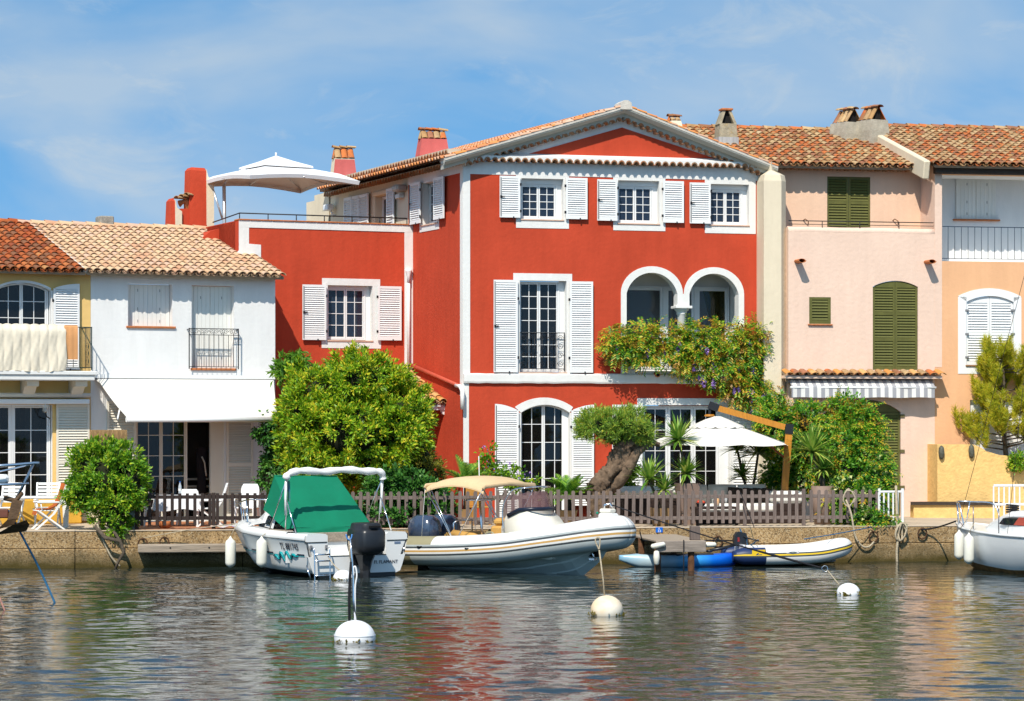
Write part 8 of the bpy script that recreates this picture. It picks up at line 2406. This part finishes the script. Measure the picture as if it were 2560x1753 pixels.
def rings_and_ropes():
    RI = mat('rusty_ring', (.10,.05,.025), rough=.9, var=.5, vs=15)
    q8 = R(8)
    for px, py, lab in ((357,1358,'rusty mooring ring on the quay beneath the round bush'),(411,1355,'rusty mooring ring above the timber ledge'),(1794,1352,'rusty mooring ring on the quay above the kayak'),(1858,1350,'mooring ring with blue rope beside the dinghy engine'),(2183,1340,'mooring ring with blue line at the dinghy bow'),(2305,1332,'mooring ring holding the black sailboat line')):
        k = (px-1280)/FPX; X = k*64/(1-k*math.tan(q8)); Y = quay_Y(X)-.05
        p = W(px, py, Y)
        t = thing('mooring_ring', lab, 'mooring ring', p, q8, 'mooring rings on the quay wall')
        MB().tube([(.11*math.cos(i*.449),-.03-.02*math.sin(i*.449),.13*math.sin(i*.449)-.02) for i in range(14)], .019, 7, closed=True).build('ring', RI, t)
        MB().tube([(0,.05,.10),(0,-.05,.10)], .03, 7).build('staple', RI, t)
    def on_quay(px, py, d=.12):
        k = (px-1280)/FPX; X = k*64/(1-k*math.tan(q8)); return W(px, py, quay_Y(X)-d)
    def rope(label, pts, r, m, k=6): return tag(MB().tube(catmull(pts, k), r, 7).build('rope', m), label, 'rope', 'ropes along the quay')
    rope('pale rope hanging from the round bush down to the water', [on_quay(243,1310,.2),on_quay(262,1360,.2),on_quay(280,1395,.2),on_quay(300,1416,.15)], .022, ROPEW)
    rope('thin pale line from the quay ring to the motorboat bow', [on_quay(360,1345,.1),on_quay(470,1325,.3),W(600,1308,62.2)], .010, ROPEW)
    rope('thick hanging loop of pale rope from fence to ring', [W(2115,1250,65.2),on_quay(2128,1285,.1),on_quay(2138,1340,.14),on_quay(2155,1365,.14),on_quay(2172,1367,.14),on_quay(2185,1355,.12)], .024, ROPEW)
    t = tag(MB().tube([W(2123,1245,65.15)+Vector((.13*math.cos(i*.42)+.02*math.sin(i*1.3),-.02*math.sin(i*.3),.21*math.sin(i*.42)+.03*math.cos(i*.9))) for i in range(48)], .014, 6).build('rope', ROPEW), 'coil of pale rope hung on the fence picket before the ivy', 'rope', 'ropes along the quay')
    rope('thick twisted rope dropping from the white gate into the water', [on_quay(2240,1215,-.3),on_quay(2243,1300,.02),on_quay(2244,1350,.12),on_quay(2242,1380,.15),on_quay(2243,1415,.15)], .032, ROPEW)
    tag(MB().tube([on_quay(2253,1330,.16)+Vector((.15*math.cos(i*.55)*(.6+.4*math.sin(i*.2)),.05*math.sin(i*.9),.22*math.sin(i*.55+.3))) for i in range(44)], .024, 6).build('rope', ROPEW), 'knotted bundle of grey rope hanging below the white gate', 'rope', 'ropes along the quay')
    rope('black line with snubber from the quay ring to the sailboat bow', [on_quay(2305,1325,.1),on_quay(2345,1318,.4),W(2390,1303,63.6)], .020, ROPEB)
    rope('dark blue line from dinghy bow to the quay ring', [W(2010,1348,63.9),W(2090,1335,64.3),on_quay(2180,1318,.1)], .012, ROPEBL)
    rope('blue rope hank tied on the quay ring beside the dinghy engine', [on_quay(1850,1322,.1),on_quay(1857,1345,.14),on_quay(1852,1362,.14),on_quay(1866,1340,.14),on_quay(1870,1365,.14),W(1895,1350,63.8)], .016, ROPEBL)
    rope('black line stretched along the quay to the dinghy engine', [W(1690,1362,61.6),W(1745,1352,63.0),on_quay(1850,1352,.15)], .016, ROPEB)
    rope('thin black line from the fence post down to the dinghy engine', [W(1851,1232,64.9),W(1865,1265,64.4),W(1885,1318,63.9)], .011, ROPEB)
    rope('black rope looped from the inflatable bow to the jetty', [W(1600,1330,59.9),W(1606,1350,60.0),W(1618,1352,60.3)], .014, ROPEB)
    # number plate 33
    p = on_quay(1648,1325,.02)
    s = tag(MB().bbox((-.085,-.008,-.062),(.085,.008,.062), .004).build('number_sign', mat('blue_enamel', (.0,.12,.55), rough=.3)), 'small blue enamel sign with white number 33 on the quay wall', 'sign')
    s.location = p; s.rotation_euler = (0,0,q8)
    text('33', .085, basis((0,-.010,-.055),(1,0,0),(0,0,1)), PAINT, s, align='CENTER')
    text('K', .055, basis((0,-.010,.012),(1,0,0),(0,0,1)), PAINT, s, align='CENTER')
rings_and_ropes()

WICKER = mat('dark_wicker', (.035,.02,.016), rough=.75, var=.4, vs=40, bump=.6, bs=80)
CUSHW = mat('white_cushion', (.78,.76,.71), rough=.9, var=.03, bump=.15, bs=6)
CUSHG = mat('greige_cushion', (.55,.49,.41), rough=.92, var=.05, bump=.15, bs=6)
BROWN = mat('brown_cushion', (.045,.028,.018), rough=.9, var=.2)
def cushion(name, parent, c, s, m, rz=0, tilt=0, lean=0):
    """soft pillow: rounded box"""
    mb = MB(); k = 10; vs = []
    for sgn in (-1, 1):
        for j in range(k+1):
            for i in range(k+1):
                u, v = 2*i/k-1, 2*j/k-1
                e = max(0,(1-abs(u)**3.2))*max(0,(1-abs(v)**3.2))
                vs.append((u*s[0]/2*(1-.04*v*v), sgn*(s[1]/2)*e**.5, v*s[2]/2*(1-.05*u*u)))
    w = k+1; n = w*w
    fs = [(j*w+i, j*w+i+1, (j+1)*w+i+1, (j+1)*w+i) for j in range(k) for i in range(k)] + [(n+(j+1)*w+i, n+(j+1)*w+i+1, n+j*w+i+1, n+j*w+i) for j in range(k) for i in range(k)]
    M = Matrix.Translation(c) @ Matrix.Rotation(rz,4,'Z') @ Matrix.Rotation(lean,4,'X') @ Matrix.Rotation(tilt,4,'Y')
    mb.add([M @ Vector(v) for v in vs], fs, 0, True)
    return mb.build(name, m, parent)
def garden():
    rz = 12
    o = W(1760,1280,66.9); o.z = .866
    t = thing('outdoor_sofa', 'long dark wicker sofa with pale cushions behind the fence', 'sofa', o, R(rz))
    M = (Matrix.Translation(o) @ Matrix.Rotation(R(rz),4,'Z')).inverted()
    X = lambda px, Y=66.9: (M @ W(px, 1250, Y)).x
    x0, x1 = X(1702), X(2012)
    MB().bbox((x0,-.45,0),(x1,.55,.30), .02).build('base', WICKER, t)
    MB().bbox((x0,.45,.30),(x1,.62,.72), .03).build('back_frame', WICKER, t)
    MB().bbox((x1-.74,-.45,.30),(x1,-.30,.50), .02).build('arm_frame', WICKER, t)
    n = 3; w = (x1-.72-x0)/n
    for i in range(n): MB().bbox((x0+i*w+.005,-.46,.30),(x0+(i+1)*w-.005,.30,.50), .05, smooth=False).build('seat_cushion', CUSHW, t)
    for i in range(n): cushion('back_cushion', t, (x0+(i+.5)*w,.36,.72), (w*.99,.26,.50), CUSHG, lean=R(-10))
    MB().bbox((x1-.74,-.48,.50),(x1+.02,.55,.80), .07).build('arm_cushion', CUSHW, t)
    for px, s_, rzz in ((1846,.40,.1),(1882,.36,-.5),(1909,.36,.2),(1936,.34,.5)):
        c = thing('throw_pillow', {1846:'dark brown square pillow, leftmost on the pale sofa',1882:'dark brown pillow turned aslant, second along the sofa',1909:'dark brown pillow, third along the sofa',1936:'dark brown pillow half hidden behind the white arm cushion'}[px], 'pillow', o, R(rz), 'dark pillows on the sofa')
        cushion('pad', c, (X(px),.10 if px != 1936 else .2,.70), (s_,.16,s_), BROWN, rz=rzz, tilt=R(6), lean=R(-14))
    # lounge chair on the left
    o2 = W(1620,1280,67.2); o2.z = .866
    t = thing('lounge_chair', 'wide dark wicker lounge seat with rounded pale cushion, behind the low yucca', 'lounge chair', o2, R(rz))
    MB().bbox((-.75,-.5,0),(.75,.5,.62), .03).build('base', WICKER, t)
    MB().bbox((-.80,-.52,.66),(.80,.52,.92), .11).build('seat_cushion', CUSHW, t)
    # coffee table with drinks
    o3 = W(1785,1290,65.9); o3.z = .866
    t = thing('coffee_table', 'low dark table with drinks in front of the sofa', 'table', o3, R(rz))
    MB().bbox((-.55,-.3,.40),(.55,.3,.45), .01).build('table_top', WICKER, t)
    lg = MB().box((-.03,-.03,0),(.03,.03,.40)).mesh('leg', WICKER)
    for x, y in ((-.5,-.26),(.5,-.26),(-.5,.26),(.5,.26)): link('leg', lg, t, Matrix.Translation((x,y,0)))
    z = .866+.452
    def put(px, dy=0): 
        p = W(px,1240,65.9+dy); p.z = z; return p
    p = thing('juice_pitcher', 'glass pitcher of orange juice on the low table', 'pitcher', put(1793))
    MB().lathe([(.055,0),(.06,.1),(.05,.2),(.058,.25)], 14, cap=False).build('glass_body', clear_glass('pitcher_glass', (.9,.9,.85), .25), p)
    MB().lathe([(.001,.01),(.052,.012),(.056,.1),(.046,.2),(.001,.205)], 14).build('juice', mat('orange_juice', (.75,.32,.01), rough=.3), p)
    MB().tube(catmull([(-.055,0,.06),(-.11,0,.09),(-.11,0,.17),(-.055,0,.2)],4), .01, 6).build('handle', clear_glass('pitcher_glass2', (.9,.9,.85), .4), p)
    for px, lab in ((1806,'stemmed wine glass next to the juice pitcher'),(1815,'stemmed wine glass at the table end, farther from the pitcher')):
        g = thing('wine_glass', lab, 'glass', put(px), 0, 'glasses on the low table')
        MB().lathe([(.032,0),(.006,.01),(.005,.09),(.03,.13),(.036,.17),(.032,.22)], 12, cap=False).build('bowl', clear_glass('wine_glass', (.95,.95,.95), .3), g)
    b = thing('fruit_bowl', 'small black bowl of oranges on the low table', 'bowl', put(1752))
    MB().lathe([(.05,0),(.11,.05),(.13,.09),(.12,.09),(.04,.02)], 14).build('dish', BLACKP, b)
    for i, (x, y, zz) in enumerate(((-.06,0,.11),(.03,.04,.12),(.0,-.06,.11),(.07,-.02,.10),(-.01,.0,.16))):
        MB().lathe([(.001,-.045),(.03,-.034),(.045,0),(.03,.034),(.001,.045)], 10, c=(x,y,zz)).build('orange', mat('orange_fruit', (.75,.25,.02), rough=.5) if i % 3 else mat('red_fruit', (.5,.05,.02), rough=.4), b)
    # cantilever umbrella
    o = W(1968,1290,67.6); o.z = .866
    t = thing('garden_umbrella', 'cream cantilever garden umbrella on a honey-coloured wooden mast and boom', 'umbrella', o)
    HON = mat('honey_wood', (.50,.20,.02), rough=.45, var=.25, vs=5, stretch=(4,4,.5), spec=.4)
    HON2 = mat('red_brown_wood', (.26,.06,.02), rough=.5, var=.2)
    q = lambda px, py, dy=0: W(px, py, 67.6+dy) - o
    def beam(a, b, w, h, m, nm, par):
        a, b = Vector(a), Vector(b); d = (b-a).normalized(); s = d.cross(Vector((0,1,0))).normalized()
        y = Vector((0,w/2,0)); s = s*h/2
        return MB().loft([[p+y+s, p-y+s, p-y-s, p+y-s] for p in (a,b)], smooth=False, cap0=True, cap1=True).build(nm, m, par)
    beam(q(1962,1215), q(1972,1083), .12, .17, HON, 'mast', t)
    beam(q(1961,1290), q(1962,1215), .12, .17, HON, 'mast_foot', t)
    hd = beam(q(1972,1085), q(1974,1060), .16, .20, IRON, 'mast_head', t)
    beam(q(1795,1021), q(1962,1068), .10, .15, HON, 'boom', t)
    beam(q(1772,1012), q(1796,1021), .12, .19, IRON, 'boom_head', t)
    beam(q(1774,1015), q(1774,1038), .06, .06, IRON, 'hanger', t)
    beam(q(1905,1098), q(1968,1150), .05, .05, HON2, 'strut', t)
    MB().lathe([(.12,0),(.14,.03),(.10,.06)], 12, c=q(1774,1042)).build('finial_collar', HON, t)
    CR = mat('cream_umbrella', (.70,.67,.61), rough=.92, var=.02, bump=.1, bs=5)
    ap = q(1792,1043); R_ = 1.93; zed = q(1778,1108).z - ap.z
    mb = MB(); n = 8; vs = []; K = 8; S_ = 6
    for j in range(K+1):
        u = .12+.88*j/K
        for i in range(n*S_):
            a = 2*math.pi*(i/(n*S_))+.25; seg = (i % S_)/S_
            cor = 1/max(.92,math.cos(min(abs(seg-.0),abs(seg-1),.5)*2*math.pi/n*.0))
            rr_ = R_*u*(math.cos(math.pi/n)/math.cos((seg-.5)*2*math.pi/n))
            sagz = -.05*math.sin(math.pi*seg)*u
            vs.append((ap.x+rr_*math.cos(a), ap.y+rr_*math.sin(a), ap.z-.08+zed*.92*(u**1.12)+sagz*.8))
    w = n*S_
    mb.add(vs, [(j*w+i, j*w+(i+1)%w, (j+1)*w+(i+1)%w, (j+1)*w+i) for j in range(K) for i in range(w)], 0, False)
    c = mb.build('canopy', CR, t)
    # vent cap with a ruffled edge
    mb = MB(); vs = []; w = 48
    for j, (r_, dz) in enumerate(((.10,.02),(.3,-.06),(.5,-.15),(.66,-.235),(.68,-.27))):
        for i in range(w): vs.append((ap.x+r_*math.cos(2*math.pi*i/w)*(1+.03*math.sin(i*1.9)*(j > 2)), ap.y+r_*math.sin(2*math.pi*i/w), ap.z+dz+.02*math.sin(i*2.2)*(j > 2)))
    mb.add(vs, [(j*w+i, j*w+(i+1)%w, (j+1)*w+(i+1)%w, (j+1)*w+i) for j in range(4) for i in range(w)], 0, True); mb.build('vent_cap', CR, c)
    for i in range(n):
        a = 2*math.pi*i/n+.25
        MB().tube([(ap.x+.2*math.cos(a),ap.y+.2*math.sin(a),ap.z-.14),(ap.x+R_*.98*math.cos(a),ap.y+R_*.98*math.sin(a),ap.z-.11+zed*.92)], .015, 5).build('rib', HON2, c)
    # red pot and amber chair seen through the fence
    p = W(1452,1290,66.6); p.z = .866
    t = thing('red_pot', 'red glazed pot on the ground beside the sago palm', 'pot', p); rd_pot(t, .17, .26, .45, mat('red_glaze', (.45,.05,.02), rough=.35))
    p = W(1196,1290,66.0); p.z = .866
    t = thing('amber_chair', 'amber wooden garden chair behind the fence near the porch', 'chair', p, R(20))
    AM = mat('amber_wood', (.50,.24,.05), rough=.6, var=.2)
    MB().bbox((-.25,-.25,.42),(.25,.25,.46), .01).build('seat', AM, t); MB().bbox((-.25,.2,.46),(.25,.25,.98), .01).build('backrest', AM, t)
    for x, y in ((-.22,-.22),(.22,-.22),(-.22,.22),(.22,.22)): MB().box((x-.025,y-.025,0),(x+.025,y+.025,.42)).build('leg', AM, t)
garden()

def terrace_umbrella():
    Y = 75.0
    o = W(562,575,Y); o.z = fb.P(810,557)[1]-.95
    t = thing('terrace_umbrella', 'white two-tier square umbrella standing on the red house roof terrace', 'umbrella', o)
    q = lambda px, py, dy=0: W(px, py, Y+dy) - o
    MB().tube([(0,0,0), q(560,460)], .05, 8).build('mast', mat('mast_alloy', (.6,.6,.6)), t)
    MB().bbox((-.3,-.3,0),(.3,.3,.06), .02).build('base', mat('grey_metal', (.22,.22,.23)), t)
    MB().tube([q(533,475), q(556,548)], .03, 6).build('brace', mat('mast_alloy', (.6,.6,.6)), t)
    MB().tube(catmull([q(560,470),q(575,440),q(640,415),q(684,405)],5), .035, 8).build('arm', mat('mast_alloy', (.6,.6,.6)), t)
    ap = q(690,388); hw = 1.72; M = Matrix.Rotation(R(24+9),4,'Z')
    def sq(hw_, z, k=6, scal=0):
        pts = []
        cs = [(-1,-1),(1,-1),(1,1),(-1,1)]
        for c in range(4):
            a, b = Vector(cs[c]), Vector(cs[(c+1)%4])
            for i in range(k):
                u = i/k; p = a.lerp(b,u)*hw_*(1-.05*math.sin(math.pi*u)); v = M @ Vector((p.x,p.y,0))
                pts.append((ap.x+v.x, ap.y+v.y, z+scal*math.sin(math.pi*u)))
        return pts
    z0 = ap.z; ze = q(690,452).z
    UW = mat('bright_white_canvas', (.74,.74,.74), rough=.9, var=.02, bump=.1, bs=5)
    c = MB().loft([sq(.45,z0-.34),sq(.8,z0-.42,6,.0),sq(1.3,ze+.16,6,.04),sq(hw,ze-.06,6,.12),sq(hw*.985,ze-.16,6,.12)], smooth=False).build('canopy', UW, t)
    MB().loft([sq(.02,z0-.02),sq(.35,z0-.17),sq(.76,z0-.33),sq(.77,z0-.38)], smooth=False, cap0=True).build('vent_cap', UW, c)
    MB().tube([(ap.x,ap.y,z0-.05),(ap.x,ap.y,z0+.07)], .03, 6).build('finial', UW, c)
    for i in range(8):
        a = R(33)+i*math.pi/4; L_ = hw*(1.40 if i % 2 else 1.0)
        MB().tube([(ap.x,ap.y,z0-.36),(ap.x+L_*.97*math.cos(a),ap.y+L_*.97*math.sin(a),ze-.02)], .014, 5).build('rib', mat('mast_alloy', (.6,.6,.6)), c)
terrace_umbrella()

# ---- patio chairs
PLW = mat('white_resin', (.80,.80,.78), rough=.4, var=.02, spec=.4)
def slat_chair(label, px, Y, rz, towel=False):
    """white folding armchair with slatted back and crossed legs"""
    o = W(px, 1300, Y); o.z = QUAY_Z+.004
    t = thing('folding_chair', label, 'chair', o, R(rz), 'white folding chairs')
    for y in (-.27,.27):
        MB().loft([[(.36,y-.02,0),(.36,y+.02,0),(.30,y+.02,0),(.30,y-.02,0)],[(-.05,y-.02,.36),(-.05,y+.02,.36),(-.11,y+.02,.36),(-.11,y-.02,.36)],[(-.22,y-.02,.62),(-.22,y+.02,.62),(-.28,y+.02,.62),(-.28,y-.02,.62)],[(-.36,y-.02,1.05),(-.36,y+.02,1.05),(-.41,y+.02,1.05),(-.41,y-.02,1.05)]][::-1], smooth=False, cap0=True, cap1=True).build('back_leg', PLW, t)
        s = .035 if y > 0 else -.035
        MB().loft([[(-.36,y+s-.018,0),(-.36,y+s+.018,0),(-.30,y+s+.018,0),(-.30,y+s-.018,0)],[(.24,y+s-.018,.44),(.24,y+s+.018,.44),(.30,y+s+.018,.44),(.30,y+s-.018,.44)]], smooth=False, cap0=True, cap1=True).build('front_leg', PLW, t)
        MB().bbox((-.27,y-.035,.62),(.30,y+.035,.66), .012).build('armrest', PLW, t)
        MB().tube([(.18,y,.44),(.22,y,.62)], .015, 6).build('arm_support', PLW, t)
    for i in range(6): MB().bbox((-.18+.085*i,-.25,.43),(-.11+.085*i,.25,.455), .008).build('seat_slat', PLW, t)
    for i in range(6):
        z = .56+.085*i; x = -.24-.14*i/5-.01*i/5; MB().bbox((x-.012,-.25,z),(x+.012,.25,z+.06), .006).build('back_slat', PLW, t)
    if towel:
        mb = MB(); vs = []; prof = [(-.50,.66),(-.46,.85),(-.44,1.0),(-.40,1.08),(-.35,1.06),(-.28,.8),(-.16,.56),(0,.47),(.2,.47),(.30,.44),(.34,.34)]
        for (x, z) in prof:
            for i in range(9): vs.append((x+.012*math.sin(i*1.3), -.24+.06*i, z+.012*math.cos(i*2.1)))
        mb.add(vs, [(j*9+i, j*9+i+1, (j+1)*9+i+1, (j+1)*9+i) for j in range(10) for i in range(8)], 0, True)
        tw = mb.build('beach_towel', mat('rust_towel', (.42,.10,.02), rough=1, var=.2, vs=4, bump=.5, bs=40)); tag(tw, 'rust orange towel draped over the white folding chair', 'towel'); tw.location = o; tw.rotation_euler = (0,0,R(rz))
    return t
def resin_chair(label, px, Y, rz, back=.92):
    o = W(px, 1300, Y); o.z = QUAY_Z+.008
    t = thing('resin_chair', label, 'chair', o, R(rz), 'white resin chairs')
    mb = MB(); rings = []
    for j in range(9):
        z = .42+(back-.42)*j/8; x = -.22-.10*j/8; w = .23*(1-.25*max(0,(j-6)/2)**2)
        rings.append([(x+.03*(abs(u)**2),w*u,z) for u in (-1,-.6,-.2,.2,.6,1)] + [(x-.02+.03*(abs(u)**2),w*u,z) for u in (1,.6,.2,-.2,-.6,-1)])
    mb.loft(rings, cap0=True, cap1=True); mb.build('backrest', PLW, t)
    MB().bbox((-.23,-.24,.40),(.24,.24,.44), .018).build('seat', PLW, t)
    for x, y in ((-.22,-.21),(-.22,.21),(.21,-.22),(.21,.22)):
        MB().loft([[(x*1.18-.02,y*1.1-.02,0),(x*1.18+.02,y*1.1-.02,0),(x*1.18+.02,y*1.1+.02,0),(x*1.18-.02,y*1.1+.02,0)],[(x-.03,y-.025,.42),(x+.03,y-.025,.42),(x+.03,y+.025,.42),(x-.03,y+.025,.42)]], smooth=False).build('leg', PLW, t)
    for sg in (-1,1): MB().tube(catmull([(-.24,sg*.25,.66),(0,sg*.28,.66),(.2,sg*.27,.62),(.22,sg*.25,.42)],4), .022, 6).build('armrest', PLW, t)
    return t
def patios():
    slat_chair('white folding chair with a rust towel on the ochre terrace', 120, 63.3, 200, towel=True)
    slat_chair('white folding chair behind the table, in front of the sliding door', 118, 65.2, -85)
    slat_chair('white folding chair at the frame edge of the ochre terrace', 25, 65.2, -95)
    o = W(75,1300,64.3); o.z = QUAY_Z+.002
    t = thing('patio_table', 'long white resin table on the ochre terrace', 'table', o, R(8))
    MB().bbox((-1.1,-.42,.70),(1.0,.42,.745), .02).build('table_top', PLW, t)
    for x, y in ((-.95,-.33),(.85,-.33),(-.95,.33),(.85,.33)): MB().loft([[(x-.05,y-.04,0),(x+.05,y-.04,0),(x+.05,y+.04,0),(x-.05,y+.04,0)],[(x-.08,y-.05,.70),(x+.08,y-.05,.70),(x+.08,y+.05,.70),(x-.08,y+.05,.70)]], smooth=False).build('leg', PLW, t)
    # white terrace
    o = W(445,1300,64.9); o.z = QUAY_Z+.008
    t = thing('dining_table', 'table under a white cloth behind the dark brown fence', 'table', o, R(8))
    MB().bbox((-.52,-.45,.70),(.52,.45,.73), .01).build('table_top', PLW, t)
    for x, y in ((-.45,-.38),(.45,-.38),(-.45,.38),(.45,.38)): MB().box((x-.025,y-.025,0),(x+.025,y+.025,.70)).build('leg', PLW, t)
    mb = MB(); k = 40; vs = []
    per = [(-.56+1.12*i/10,-.48) for i in range(10)] + [(.56,-.48+.96*i/10) for i in range(10)] + [(.56-1.12*i/10,.48) for i in range(10)] + [(-.56,.48-.96*i/10) for i in range(10)]
    for j in range(5):
        for i, (x, y) in enumerate(per): vs.append((x*(1+.02*j+.012*j*math.sin(i*1.7)), y*(1+.02*j+.012*j*math.sin(i*1.3)), .745-.085*j - (.03*math.sin(i*.8) if j == 4 else 0)))
    mb.add(vs, [(j*40+i, j*40+(i+1)%40, (j+1)*40+(i+1)%40, (j+1)*40+i) for j in range(4) for i in range(40)] + [tuple(range(40))], 0, True)
    c = mb.build('tablecloth', mat('white_cloth', (.78,.78,.80), rough=.95, var=.03)); tag(c, 'white cloth draped over the dining table behind the dark fence', 'tablecloth'); c.location = o; c.rotation_euler = (0,0,R(8))
    b = o + Vector((.06,-.1,.752))
    t = thing('water_bottle', 'clear plastic water bottle with blue cap on the white cloth', 'bottle', b)
    MB().lathe([(.04,0),(.042,.02),(.038,.1),(.042,.16),(.036,.23),(.016,.29),(.014,.31)], 12).build('body', clear_glass('pet_plastic', (.75,.82,.88), .45), t)
    MB().lathe([(.017,.31),(.017,.335)], 10).build('cap', mat('blue_cap', (.02,.12,.5)), t)
    MB().lathe([(.0415,.10),(.0425,.16)], 12, cap=False).build('label', PLW, t)
    resin_chair('tall-backed white resin chair by the louvred shutter', 618, 65.6, -100, 1.0)
    resin_chair('white resin chair at the left end of the cloth-covered table', 382, 65.0, 20, .86)
    resin_chair('white resin chair behind the cloth-covered table', 470, 66.0, -90, .86)
    resin_chair('white resin chair half behind the green boat cover', 690, 65.0, 190, .98)
    slat_chair('white folding chair at the right end of the cloth-covered table', 528, 64.7, 185)
    # clay bowl planter, coloured towel, partition with reed mat, post
    o = W(412,1302,63.75); o.z = QUAY_Z+.008
    t = thing('clay_bowl', 'round terracotta bowl on the paving behind the dark fence', 'bowl', o)
    MB().lathe([(.10,0),(.17,.06),(.20,.16),(.18,.17),(.15,.10)], 16).build('bowl_body', TERRA, t); MB().lathe([(.16,.13),(.01,.14)], 14, cap=False).build('soil', SOIL, t)
    o = W(566,1308,63.45); o.z = QUAY_Z+.008
    mm, N, L, bs = _new('patterned_towel'); vo = N.new('ShaderNodeTexVoronoi'); vo.inputs['Scale'].default_value = 14
    hs = N.new('ShaderNodeHueSaturation'); hs.inputs['Saturation'].default_value = 1.3; hs.inputs['Value'].default_value = .8; L.new(vo.outputs['Color'], hs.inputs['Color']); 
    mx = N.new('ShaderNodeMix'); mx.data_type = 'RGBA'; mx.inputs['Factor'].default_value = .5; mx.inputs['B'].default_value = (.75,.6,.5,1); L.new(hs.outputs[0], mx.inputs['A']); L.new(mx.outputs['Result'], bs.inputs['Base Color'])
    mb = MB(); vs = []
    for j in range(7):
        for i in range(13): vs.append((-.36+.06*i, -.16+.05*j, .05+.05*abs(math.sin(i*.9+j))*math.sin(math.pi*j/6)+.02*math.sin(j*2+i)))
    mb.add(vs, [(j*13+i, j*13+i+1, (j+1)*13+i+1, (j+1)*13+i) for j in range(6) for i in range(12)], 0, True)
    c = mb.build('crumpled_towel', mm); tag(c, 'crumpled multicoloured beach towel on the paving beside the motorboat bow', 'towel'); c.location = o
    f = Facade(272, 66.2, 8)
    t = thing('partition_wall', 'cream party wall topped with a reed mat between the two terraces', 'wall', f.loc(), f.a)
    r = f.rect(226,1105,320,1300); zt = r[3]
    poly = [(r[0],G0),(r[1],G0),(r[1],zt-.35),(r[1]-.03,zt-.12),(r[1]-.14,zt-.02),(r[0],zt)]
    MB().xz(poly, -.1, .1).build('wall_face', mat('cream_wall', (.70,.60,.40), rough=.95, var=.08, bump=.4), t)
    RE = mat('reed_mat', (.38,.24,.11), rough=.95, var=.5, vs=9, stretch=(14,1,.6), bump=.8)
    MB().box((r[0]-.02,-.13,zt-.1),(r[1]-.02,-.105,f.P(272,1075)[1])).build('reed_mat', RE, t)
    for i in range(28):
        x = r[0]+(r[1]-r[0]-.06)*i/27; MB().tube([(x,-.14,zt-.1),(x+.005,-.14,f.P(272,1076)[1]+.012*math.sin(i*2.3))], .011, 5).build('reed', RE, t)
    o = W(329,1300,63.3); o.z = QUAY_Z
    tag(MB().bbox((-.09,-.05,0),(.09,.05,.55), .01).build('white_post', PAINT), 'stub of white post between the round bush and dark fence', 'post').location = o
    # duvet and towel on the ochre balcony rail
    zt = fw.P(60,814,.9)[1]; zb = fw.P(60,931,.95)[1]; x0, x1 = fw.sx(-60,.92), fw.sx(166,.92)
    mb = MB(); K, J = 120, 12; vs = []; rd = random.Random(2)
    ch = .225
    for j in range(J+1):
        v = j/J
        for i in range(K+1):
            u = x0+(x1-x0)*i/K
            ph = (u % ch)/ch; puff = abs(math.sin(math.pi*ph))**.6
            out = .03+.032*puff+.014*math.sin(9*u+7*v)+.012*math.sin(23*u-11*v)+.008*math.sin(41*u+19*v)
            if j == 0: y, z = -.70, zt-.55
            elif j == 1: y, z = -.76, zt-.05
            elif j == 2: y, z = -.85, zt+.02+.03*puff
            else:
                w_ = (j-2)/(J-2); y = -.89-out*(.6+.4*w_); z = zt-.03+(zb-zt+.03)*w_ + (.03*puff if j == J else 0) + .02*math.sin(5*u)*w_
            vs.append((u + .012*math.sin(v*9+u*3), y, z))
    w = K+1
    mb.add(vs, [(j*w+i, j*w+i+1, (j+1)*w+i+1, (j+1)*w+i) for j in range(J) for i in range(K)], 0, True)
    c = mb.build('duvet', mat('cream_duvet', (.74,.66,.52), rough=.95, var=.05, bump=.3, bs=9)); tag(c, 'cream channel-quilted duvet airing over the ochre house balcony rail', 'duvet'); c.location = fw.loc(); c.rotation_euler = (0,0,fw.a)
    zb2 = fw.P(178,899,.9)[1]; x0, x1 = fw.sx(161,.9), fw.sx(195,.9); mb = MB(); vs = []
    for (y, dz) in ((-.80,-.5),(-.82,-.03),(-.85,.025),(-.885,-.02),(-.89,-.3),(-.892,(zb2-zt))):
        for i in range(9): vs.append((x0+(x1-x0)*i/8, y-.008*math.sin(i*1.9), zt+dz))
    mb.add(vs, [(j*9+i, j*9+i+1, (j+1)*9+i+1, (j+1)*9+i) for j in range(5) for i in range(8)], 0, True)
    c = mb.build('bath_towel', mat('apricot_towel', (.66,.32,.13), rough=1, var=.08, bump=.5, bs=50)); tag(c, 'apricot towel hanging beside the duvet on the balcony rail', 'towel'); c.location = fw.loc(); c.rotation_euler = (0,0,fw.a)
    # coat hung in the doorway of the white house
    a = fw.sx(505,-.4); mb = MB(); rings = []
    for (z, w_) in ((2.75,.06),(2.70,.16),(2.3,.15),(1.9,.12),(1.55,.15)):
        rings.append([(a+w_*math.cos(i*.785)*(1+.1*math.sin(i*3)),.45+.07*math.sin(i*.785),z) for i in range(8)])
    c = mb.loft(rings, cap0=True, cap1=True).build('dark_coat', mat('black_cloth', (.015,.012,.014), rough=1, var=.3)); tag(c, 'dark coat hanging in the open doorway of the white house', 'coat'); c.location = fw.loc(); c.rotation_euler = (0,0,fw.a)
    MB().tube([(a-.02,.36,2.5),(a+.05,.35,2.35),(a+.1,.35,2.0)], .02, 6).build('belt', CUSHG, c)
patios()
